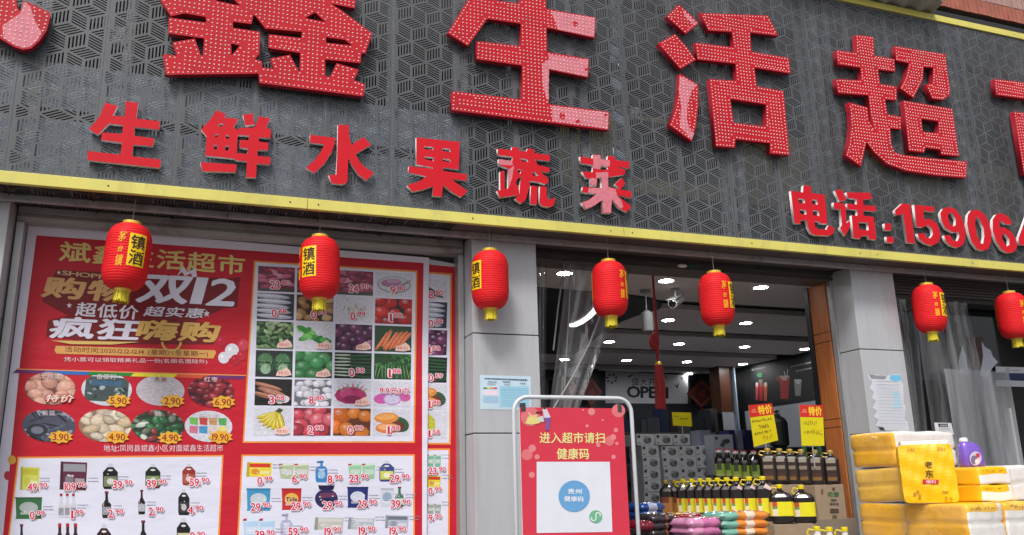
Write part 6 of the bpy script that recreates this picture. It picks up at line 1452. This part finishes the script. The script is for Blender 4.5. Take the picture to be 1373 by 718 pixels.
# thermos and plant
p = at(1046, 600, 6.6); e = empty('black_canister', p, 'dark ribbed canister between the two price boards', 'canister'); zt_ = at(1046, 559, 6.6).z
MB().lathe([(.06, 0), (.085, .02), (.088, (zt_-p.z)*.8), (.07, (zt_-p.z)*.92), (.04, zt_-p.z)], p, 20).build('body', M['charcoal'], e); MB().lathe([(.03, zt_-p.z), (.034, zt_-p.z+.02), (.01, zt_-p.z+.03)], p, 14).build('lid', M['darkmetal'], e)
e2 = empty('small_plant', (p.x, p.y+.01, zt_+.03), 'small green leafy plant above the dark canister', 'plant'); mb = MB(); rn = random.Random(2)
for k in range(14):
    a = rn.uniform(0, 6.28); l = rn.uniform(.04, .08); b = Vector((p.x, p.y, zt_+.03)); d = Vector((math.cos(a), math.sin(a), rn.uniform(.3, 1))).normalized(); s_ = d.cross(Vector((0, 0, 1))).normalized()*.012
    mb.face([b, b+d*l*.5+s_, b+d*l, b+d*l*.5-s_])
mb.build('leaves', mat('leaf_green', (.04, .12, .03), .5), e2); boxpart('low_cabinet', (p.x-.2, p.x+.5, 6.55, 6.9, 1.0, p.z-.002), M['charcoal'], empty('cabinet', (p.x, 6.7, 1), 'dark low cabinet carrying the dark canister', 'cabinet'))
# soft bags
def pillow(w, d, h, colf, seed=1, n=12, p=.75):
    rn = random.Random(seed); ph = [rn.uniform(0, 6) for _ in range(4)]; mb = MB(); rows = []
    def hh(u, v): return h/2*(max(0, 1-abs(u)**5)*max(0, 1-abs(v)**5))**.20
    V = {}
    for s in (1, -1):
        for j in range(n+1):
            for i in range(n+1):
                u, v = -1+2*i/n, -1+2*j/n; wob = .012*math.sin(5*u+ph[0]+4*v)+.008*math.sin(11*v+ph[1])
                V[(s, i, j)] = (u*w/2*(1-.03*abs(v)**3), v*d/2*(1-.03*abs(u)**3), h/2+s*hh(u, v)*(1+wob*4)+(.004*math.sin(9*u+7*v+ph[2])))
    for s in (1, -1):
        for j in range(n):
            for i in range(n):
                q = [V[(s, i, j)], V[(s, i+1, j)], V[(s, i+1, j+1)], V[(s, i, j+1)]]
                mb.face(q if s > 0 else q[::-1], colf((i+.5)/n, (j+.5)/n, s))
    return mb
def bag(name, lab, px0, px1, ytop, ybot, Y, d, colf, seed, group, rz=0):
    A, B_ = at(px0, ybot, Y), at(px1, ybot, Y); zt_ = at((px0+px1)/2, ytop, Y).z; w = B_.x-A.x; h_ = zt_-A.z
    e = empty(name, ((A.x+B_.x)/2, Y+d/2, A.z), lab, 'bag', group); mb = pillow(w*1.02, d, h_*1.25, colf, seed); o = mb.build('sack', M['glossy'], e, smooth=True, world=False)
    f = MB()
    for s in (-1, 1): f.box(s*w*.51-.006, s*w*.51+.006, -d*.40, d*.40, h_*.52, h_*.60, col=colf(.5, .5, 1))
    f.build('seam', M['glossy'], e, world=False); return e
def two(a, b, t=.34): return lambda u, v, s: c(*a) if u < t else (c(238, 210, 190) if t+.12 < u < t+.30 and v < .6 else c(*b))
for k in range(3): bag('rice_bag', 'orange rice bag with a teal end, %s of the stack' % ['top', 'middle', 'bottom'][k], 968, 1036, 688.5+11*k, 699.5+11*k, 4.66, .26, two((120, 176, 160), (226, 140, 60)), 5+k, 'stacked orange rice bags')
for k in range(2): bag('rice_bag', 'pink rice bag in front of the red ones, %s one' % ['upper', 'lower'][k], 926, 971, 698+11*k, 710+11*k, 4.6, .26, lambda u, v, s: c(196, 110, 160) if u > .4 else c(206, 140, 176), 9+k, 'pink rice bags')
for k in range(2): bag('rice_bag', 'dark red rice bag beside the dark grey sacks, %s one' % ['upper', 'lower'][k], 906, 962, 694+12*k, 708+12*k, 4.88, .26, lambda u, v, s: c(124, 20, 34), 12+k, 'dark red rice bags')
for k in range(3): bag('rice_bag', 'dark grey sack in the middle of the front pile, %s one' % ['top', 'middle', 'bottom'][k], 874, 909, 692+10*k, 703+10*k, 4.86, .26, lambda u, v, s: c(48, 42, 44) if not (.55 < u < .7) else c(130, 80, 60), 15+k, 'dark grey sacks')
bag('rice_bag', 'yellow and pale printed bag lying behind the red ones', 900, 946, 690, 699, 5.15, .2, lambda u, v, s: c(196, 150, 60) if u < .4 else c(170, 120, 100), 19, 'single yellow bag')
for k in range(3): bag('rice_bag', 'blue bag with a pale label at the left of the pile, %s one' % ['top', 'middle', 'bottom'][k], 859.5, 894, 677+10*k, 688+10*k, 5.3, .26, lambda u, v, s: c(150, 156, 180) if (.3 < u < .66 and v < .5) else c(26, 60, 120), 22+k, 'blue bags')
bag('rice_bag', 'dark crimson bag at the lower left of the pile beside the stand', 862, 880, 702, 714, 4.7, .26, lambda u, v, s: c(110, 20, 40), 30, 'crimson bag')
carton('bag_bench', 'dark block under the pile of rice bags', 2.45, 3.55, 4.55, 4.9, zl, zl+.02, 'platform', M['charcoal'])
boxpart('riser', (2.55, 3.05, 5.12, 5.6, .13, at(870, 707, 5.3).z-.004), M['charcoal'], empty('riser_block', (2.8, 5.3, .13), 'dark riser under the blue bags', 'platform'))

# ------------------------------------------------------------------ tissue packs outside
YLW = c(252, 196, 8); YLD = c(250, 182, 8); TW = c(244, 240, 236)
def bundle(x0, x1, y0, y1, z0, z1, lab, seed, band=None, group='wrapped tissue bundles', wrap=True, endsplit=True, endcol=c(252, 188, 14)):
    """bundle of tissue packets: printed ends (left and right), white sides with a printed band"""
    rn = random.Random(seed); e = empty('tissue_bundle', ((x0+x1)/2, (y0+y1)/2, z0), lab, 'tissue pack', group)
    nz, nx_, ny_ = 14, 18, 10; w, d, h_ = x1-x0, y1-y0, z1-z0
    def wob(p):
        x, y, z = p; k = .0035; return (x+k*math.sin(31*z+9*y+seed), y+k*math.sin(23*x+17*z+seed*2), z+k*math.sin(27*x+13*y+seed*3))
    def rnd(u, v, w_):                   # rounded block from cube coords -1..1
        q = Vector((u, v, w_)); e_ = 18; L_ = (abs(u)**e_+abs(v)**e_+abs(w_)**e_)**(1/e_); q = q/L_*max(abs(u), abs(v), abs(w_)) if L_ > 0 else q
        z = q.z
        notch = (.010*math.exp(-((z-0)/.05)**2)) if endsplit else 0
        X = (x0+x1)/2+q.x*(w/2-notch); Y_ = (y0+y1)/2+q.y*(d/2-notch); return wob((X, Y_, (z0+z1)/2+z*h_/2))
    mb = MB()
    def side(fn, na, nb, colf):
        g_ = [[fn(-1+2*i/na, -1+2*j/nb) for i in range(na+1)] for j in range(nb+1)]
        for j in range(nb):
            for i in range(na): mb.face([g_[j][i], g_[j][i+1], g_[j+1][i+1], g_[j+1][i]], colf((i+.5)/na, (j+.5)/nb))
    b0, b1 = band if band else (2, 2)
    fc = lambda u, v: YLW if b0 < v < b1 and u < .82 else TW
    side(lambda a, b: rnd(a, -1, b), nx_, nz, fc); side(lambda a, b: rnd(-a, 1, b), nx_, nz, fc)
    ec = lambda u, v: endcol
    side(lambda a, b: rnd(-1, -a, b), ny_, nz, ec); side(lambda a, b: rnd(1, a, b), ny_, nz, ec)
    side(lambda a, b: rnd(a, b, 1), nx_, ny_, lambda u, v: TW if not band else YLW if b1 >= 1 else TW); side(lambda a, b: rnd(a, -b, -1), nx_, ny_, lambda u, v: TW)
    mb.build('packets', M['wrap_goods'], e, smooth=True)
    # faint brown print on the end
    pr = Print(None, (-1, 0, 0), .0036); pr.P = lambda a, b: Vector((x0, y1-(y1-y0)*a, z0+(z1-z0)*b))
    for hz in ((.28, .76) if endsplit else (.5,)):
        for k in range(9):
            a, b = rn.uniform(.3, .7), hz+rn.uniform(-.07, .07); s_ = rn.uniform(.008, .018); pr.poly([(a, b), (a+s_, b+.012), (a+s_*1.4, b-.008), (a+s_*.4, b-.02)], c(214, 156, 20))
    if pr.k: pr.mb.build('end_print', M['wrap_goods'], e)
    if band:
        pr = Print(None, (0, -1, 0), .0036); pr.P = lambda a, b: Vector((x0+(x1-x0)*a, y0, z0+(z1-z0)*b))
        for k in range(9):
            a, b = rn.uniform(.08, .72), (b0+min(b1, 1))/2+rn.uniform(-.03, .03); pr.poly([(a, b), (a+.02, b+.03), (a+.035, b-.01), (a+.012, b-.035)], c(150, 100, 10))
        pr.mb.build('band_print', M['wrap_goods'], e)
    if wrap:
        mb = MB(); g = .008; rn = random.Random(seed+5)
        def shell(fn, na, nb):
            G_ = [[fn(i/na, j/nb) for i in range(na+1)] for j in range(nb+1)]; mb.loft(G_, closed=False)
        jt = lambda: rn.uniform(-.006, .006)
        shell(lambda u, v: (x0-g-.02*math.sin(math.pi*u)*math.sin(math.pi*v)+jt(), y1-(y1-y0)*u, z0+(z1-z0)*v), 7, 7)
        shell(lambda u, v: (x0+(x1-x0)*u, y0-g-.008*math.sin(math.pi*u)+jt()*.7, z0+(z1-z0)*v), 9, 6)
        mb.build('plastic_wrap', M['wrap'], e, smooth=True)
    return e
xw = 4.07; TURN = math.radians(4); PIV = Vector((4.07, 4.2, 0)); turned = []
zA1, zA0 = at(1198, 578, 4.2).z, at(1200, 626, 4.2).z; xr_ = at(1287, 580, 4.2).x; dY = 4.57
bundle(xw, xr_, 4.2, dY, zA0, zA1, 'top left tissue bundle with yellow ends and a long white side', 1)
zB0 = at(1200, 674, 4.2).z
bundle(xw, xr_-.03, 4.2, dY, zB0, zA0-.004, 'tissue bundle in crumpled clear wrap under the top left one', 2, endcol=c(250, 200, 70))
# lower layers
zF = at(1262, 676, 3.72).z; z2 = zB0-.006
bundle(xw, xr_+.02, 4.2, dY, z2-.215, z2, 'bottom left tissue bundle under the crumpled one', 3)
xf = 4.03; dz = .20
bundle(xf, xf+.30, 3.74, 4.18, z2-.215, z2-.002, 'lower tissue bundle in the middle of the bottom row', 4, (.78, 1.1))
bundle(xf+.31, xf+.62, 3.74, 4.18, z2-.215, z2-.002, 'lower tissue bundle at the right of the bottom row', 6, (.78, 1.1))
bundle(xf+.64, xf+1.0, 3.80, 4.18, z2-.215, z2-.004, 'lower tissue bundle cut by the right edge of the picture', 8, None, endcol=c(226, 196, 170))
for o in [x for x in COL.objects if x.name.startswith('tissue_bundle') and x.parent is None]:      # the stack stands a little askew to the shop front
    d = o.location-PIV; ca, sa = math.cos(TURN), math.sin(TURN); o.location = Vector((PIV.x+d.x*ca-d.y*sa, PIV.y+d.x*sa+d.y*ca, o.location.z)); o.rotation_euler.z = TURN
# two small packs stacked at the right
xd = at(1315, 650, 3.86).x
zD = [z2+.001, z2+.001+(at(1315, 627, 3.86).z-z2)/2, at(1315, 626, 3.86).z]
for k in (0, 1): bundle(xd, xd+.26, 3.86, 4.17, zD[k], zD[k+1]-.002, 'small yellow tissue pack with a white body, %s of the two stacked at the right' % ('lower', 'upper')[k], 20+k, (.55, 1.1), 'small stacked tissue packs', wrap=False, endsplit=False, endcol=c(250, 190, 20))
bundle(xd+.27, xd+.62, 3.90, 4.17, z2+.001, zD[2]+.004, 'white wrapped tissue bundle cut by the right edge of the picture', 31, None, endcol=TW)
# front standing pack, yellow face to the street
YLa, YRa = 4.06, 3.88
q = [at(1213.5, 677, YLa), at(1288, 677, YRa), at(1285, 597, YRa), at(1210, 595, YLa)]
zb_ = z2+.004; q[0].z = zb_; q[1].z = zb_; q[3].x, q[3].y = q[0].x, q[0].y; q[2].x, q[2].y = q[1].x, q[1].y; q[2].z = q[3].z = (q[2].z+q[3].z)/2
e = empty('tissue_bundle', (q[0]+q[1])/2, 'large yellow tissue pack standing on end with brown characters and a red label', 'tissue pack')
tan = (q[1]-q[0]).normalized(); nrm = Vector((-tan.y, tan.x, 0)); nrm = nrm if nrm.y > 0 else -nrm      # into the pack
dd = .12; mb = MB(); n = 18; ctr = (q[0]+q[1]+q[2]+q[3])/4; hu, hv = (q[1]-q[0])/2, (q[3]-q[0])/2
def fz(u, v, s):
    L_ = (abs(u)**14+abs(v)**14)**(1/14); k = max(abs(u), abs(v))/L_ if L_ else 1
    bul = .010*(1-u**4)*(1-v**4)+.002*math.sin(9*v+4*u)+.0016*math.sin(17*u-6*v)
    return ctr+hu*u*k+hv*v*k+nrm*(dd+bul if s > 0 else -bul)
for s in (-1, 1):
    for j in range(n):
        for i in range(n):
            u0, u1, v0, v1 = [-1+2*t/n for t in (i, i+1, j, j+1)]; P = [fz(u0, v0, s), fz(u1, v0, s), fz(u1, v1, s), fz(u0, v1, s)]; mb.face(P if s < 0 else P[::-1], YLW)
for j in range(n):
    for u in (-1, 1):
        v0, v1 = -1+2*j/n, -1+2*(j+1)/n; mb.face([fz(u, v0, -1), fz(u, v1, -1), fz(u, v1, 1), fz(u, v0, 1)], YLW if u < 0 else TW)
        mb.face([fz(v0, u, -1), fz(v1, u, -1), fz(v1, u, 1), fz(v0, u, 1)], TW)
mb.build('pack', M['wrap_goods'], e)
def pmt(px, py):
    r = ray(px, py); t = (ctr-EYE).dot(nrm)/r.dot(nrm); return EYE+r*t
pr = Print(pmt, -nrm, .0145); BR_ = c(84, 56, 20)
pr.text('老', (1239.5, 627.5), (1249.5, 628), (1239.5, 618.5), BR_, 1); pr.text('东', (1240.5, 640.5), (1251, 641), (1240.5, 630.5), BR_, 1); pr.done('brown_characters', M['wrap_goods'], e)
pr.new(); pr.poly([(1236.5, 643), (1258, 643.5), (1258, 649.3), (1236.5, 649)], c(206, 36, 40)); pr.text('福利', (1241, 648.3), (1254, 648.4), (1241, 643.8), c(236, 200, 200), 1); pr.done('red_label', M['wrap_goods'], e)
pr.new(); pr.text('G12', (1216, 604.5), (1226, 605), (1216, 600.5), c(160, 110, 10), 0); pr.text('20H', (1256, 604), (1266, 604.3), (1256, 599.5), c(150, 100, 10), 0); pr.text('1088', (1263, 662), (1271, 662), (1263, 658.5), c(120, 80, 10), 0)
for x, y in ((1224, 661), (1228, 658), (1231, 664), (1266, 667), (1273, 668)): pr.poly([(x, y), (x+3, y-1), (x+4, y+3), (x+1, y+4)], c(190, 134, 10))
pr.done('small_print', M['wrap_goods'], e)
T_ = [q[3]+nrm*.012+tan*.02, q[2]+nrm*.012-tan*.01, q[2]+nrm*(dd-.012)-tan*.01, q[3]+nrm*(dd-.012)+tan*.02]; up_ = Vector((0, 0, .022))
MB().mesh([p-up_*.3 for p in T_]+[p+up_ for p in T_], [(0, 1, 2, 3), (7, 6, 5, 4), (0, 4, 5, 1), (1, 5, 6, 2), (2, 6, 7, 3), (3, 7, 4, 0)], col=c(226, 218, 214)).build('paper_top', M['wrap_goods'], e, bevel=.008)
# detergent bottle
PUR = mat('purple_detergent', (.20, .10, .58), .25, coat=.3)
p = at(1304, 626.5, 4.02); p.z = zD[2]; e = empty('detergent_bottle', p, 'purple detergent bottle with a white cap behind the small tissue packs', 'bottle'); hh = at(1300, 587, 4.02).z-p.z
e.rotation_euler.z = 0
cb = (p.x, p.y)
R_ = [sup(.15, .08, p.z+.001, .6, 24, *cb), sup(.165, .085, p.z+hh*.1, .6, 24, *cb), sup(.16, .085, p.z+hh*.45, .7, 24, *cb), sup(.14, .08, p.z+hh*.62, .8, 24, cb[0]-.01, cb[1]), sup(.10, .07, p.z+hh*.74, .9, 24, cb[0]-.026, cb[1]), sup(.055, .05, p.z+hh*.84, 1, 24, cb[0]-.038, cb[1]), sup(.04, .04, p.z+hh*.87, 1, 24, cb[0]-.04, cb[1])]
MB().loft(R_).build('body', PUR, e, smooth=True)
MB().lathe([(.024, hh*.86), (.025, hh*.90), (.020, hh*.99), (.004, hh)], (cb[0]-.04, cb[1], p.z), 16).build('cap', M['foam'], e)
MB().tube([(cb[0]-.005, cb[1], p.z+hh*.77), (cb[0]+.05, cb[1], p.z+hh*.70), (cb[0]+.075, cb[1], p.z+hh*.52), (cb[0]+.078, cb[1], p.z+hh*.35)], [.016, .018, .018, .014], 10).build('handle', PUR, e, smooth=True)
pr = Print(plane_y(4.02-.046), (0, -1, 0), .0); pr.ell(1308, 615, 8, 9.5, c(206, 196, 220), 22); pr.ell(1306, 617, 4.5, 6, c(120, 110, 150), 14); pr.ell(1311, 611, 3, 3.2, c(190, 60, 90), 12); pr.ell(1310, 619, 3, 3.5, c(226, 220, 230), 12); pr.done('label', M['goods'], e)
# price card
P = [at(1255, 583, 4.45), at(1279, 583, 4.45), at(1275.5, 567.5, 4.45), at(1253, 567, 4.45)]; e = empty('price_card', P[0], 'small white price card with a black band standing behind the top left tissue bundle', 'price card'); mb = MB(); mb.face(P, c(206, 206, 212)); mb.face([q_+Vector((0, .003, 0)) for q_ in P][::-1], c(200, 200, 204)); mb.build('card', M['paper'], e)
pr = Print(plane_y(4.45), (0, -1, 0), .0006); pr.poly([(1257.5, 568.3), (1270.5, 568.5), (1271.5, 573), (1258.5, 573)], c(44, 46, 52)); [pr.poly([(1260.5+2*k, 569.8), (1261.8+2*k, 569.8), (1261.9+2*k, 572), (1260.6+2*k, 572)], c(180, 180, 188)) for k in range(5)]
for j in range(2): pr.poly([(1259, 574.6+1.8*j), (1274, 574.6+1.8*j), (1274, 575.2+1.8*j), (1259, 575.2+1.8*j)], c(150, 150, 158))
pr.done('card_print', M['paper'], e); MB().tube([(P[0].x+.06, 4.456, P[0].z+.02), (P[0].x+.06, 4.456, zA1)], .003, 5).build('stem', M['alu'], e)
# table under the packs
tb = empty('display_table', (4.55, 4.15, .12), 'plain table carrying the tissue packs in front of the pillar', 'table'); zt2 = z2-.217
boxpart('top', (3.98, 5.25, 3.70, 4.62, zt2-.03, zt2), M['table'], tb)
for x_ in (4.0, 5.19):
    for y_ in (3.72, 4.55): boxpart('leg', (x_, x_+.05, y_, y_+.05, .125, zt2-.03), M['darkmetal'], tb)
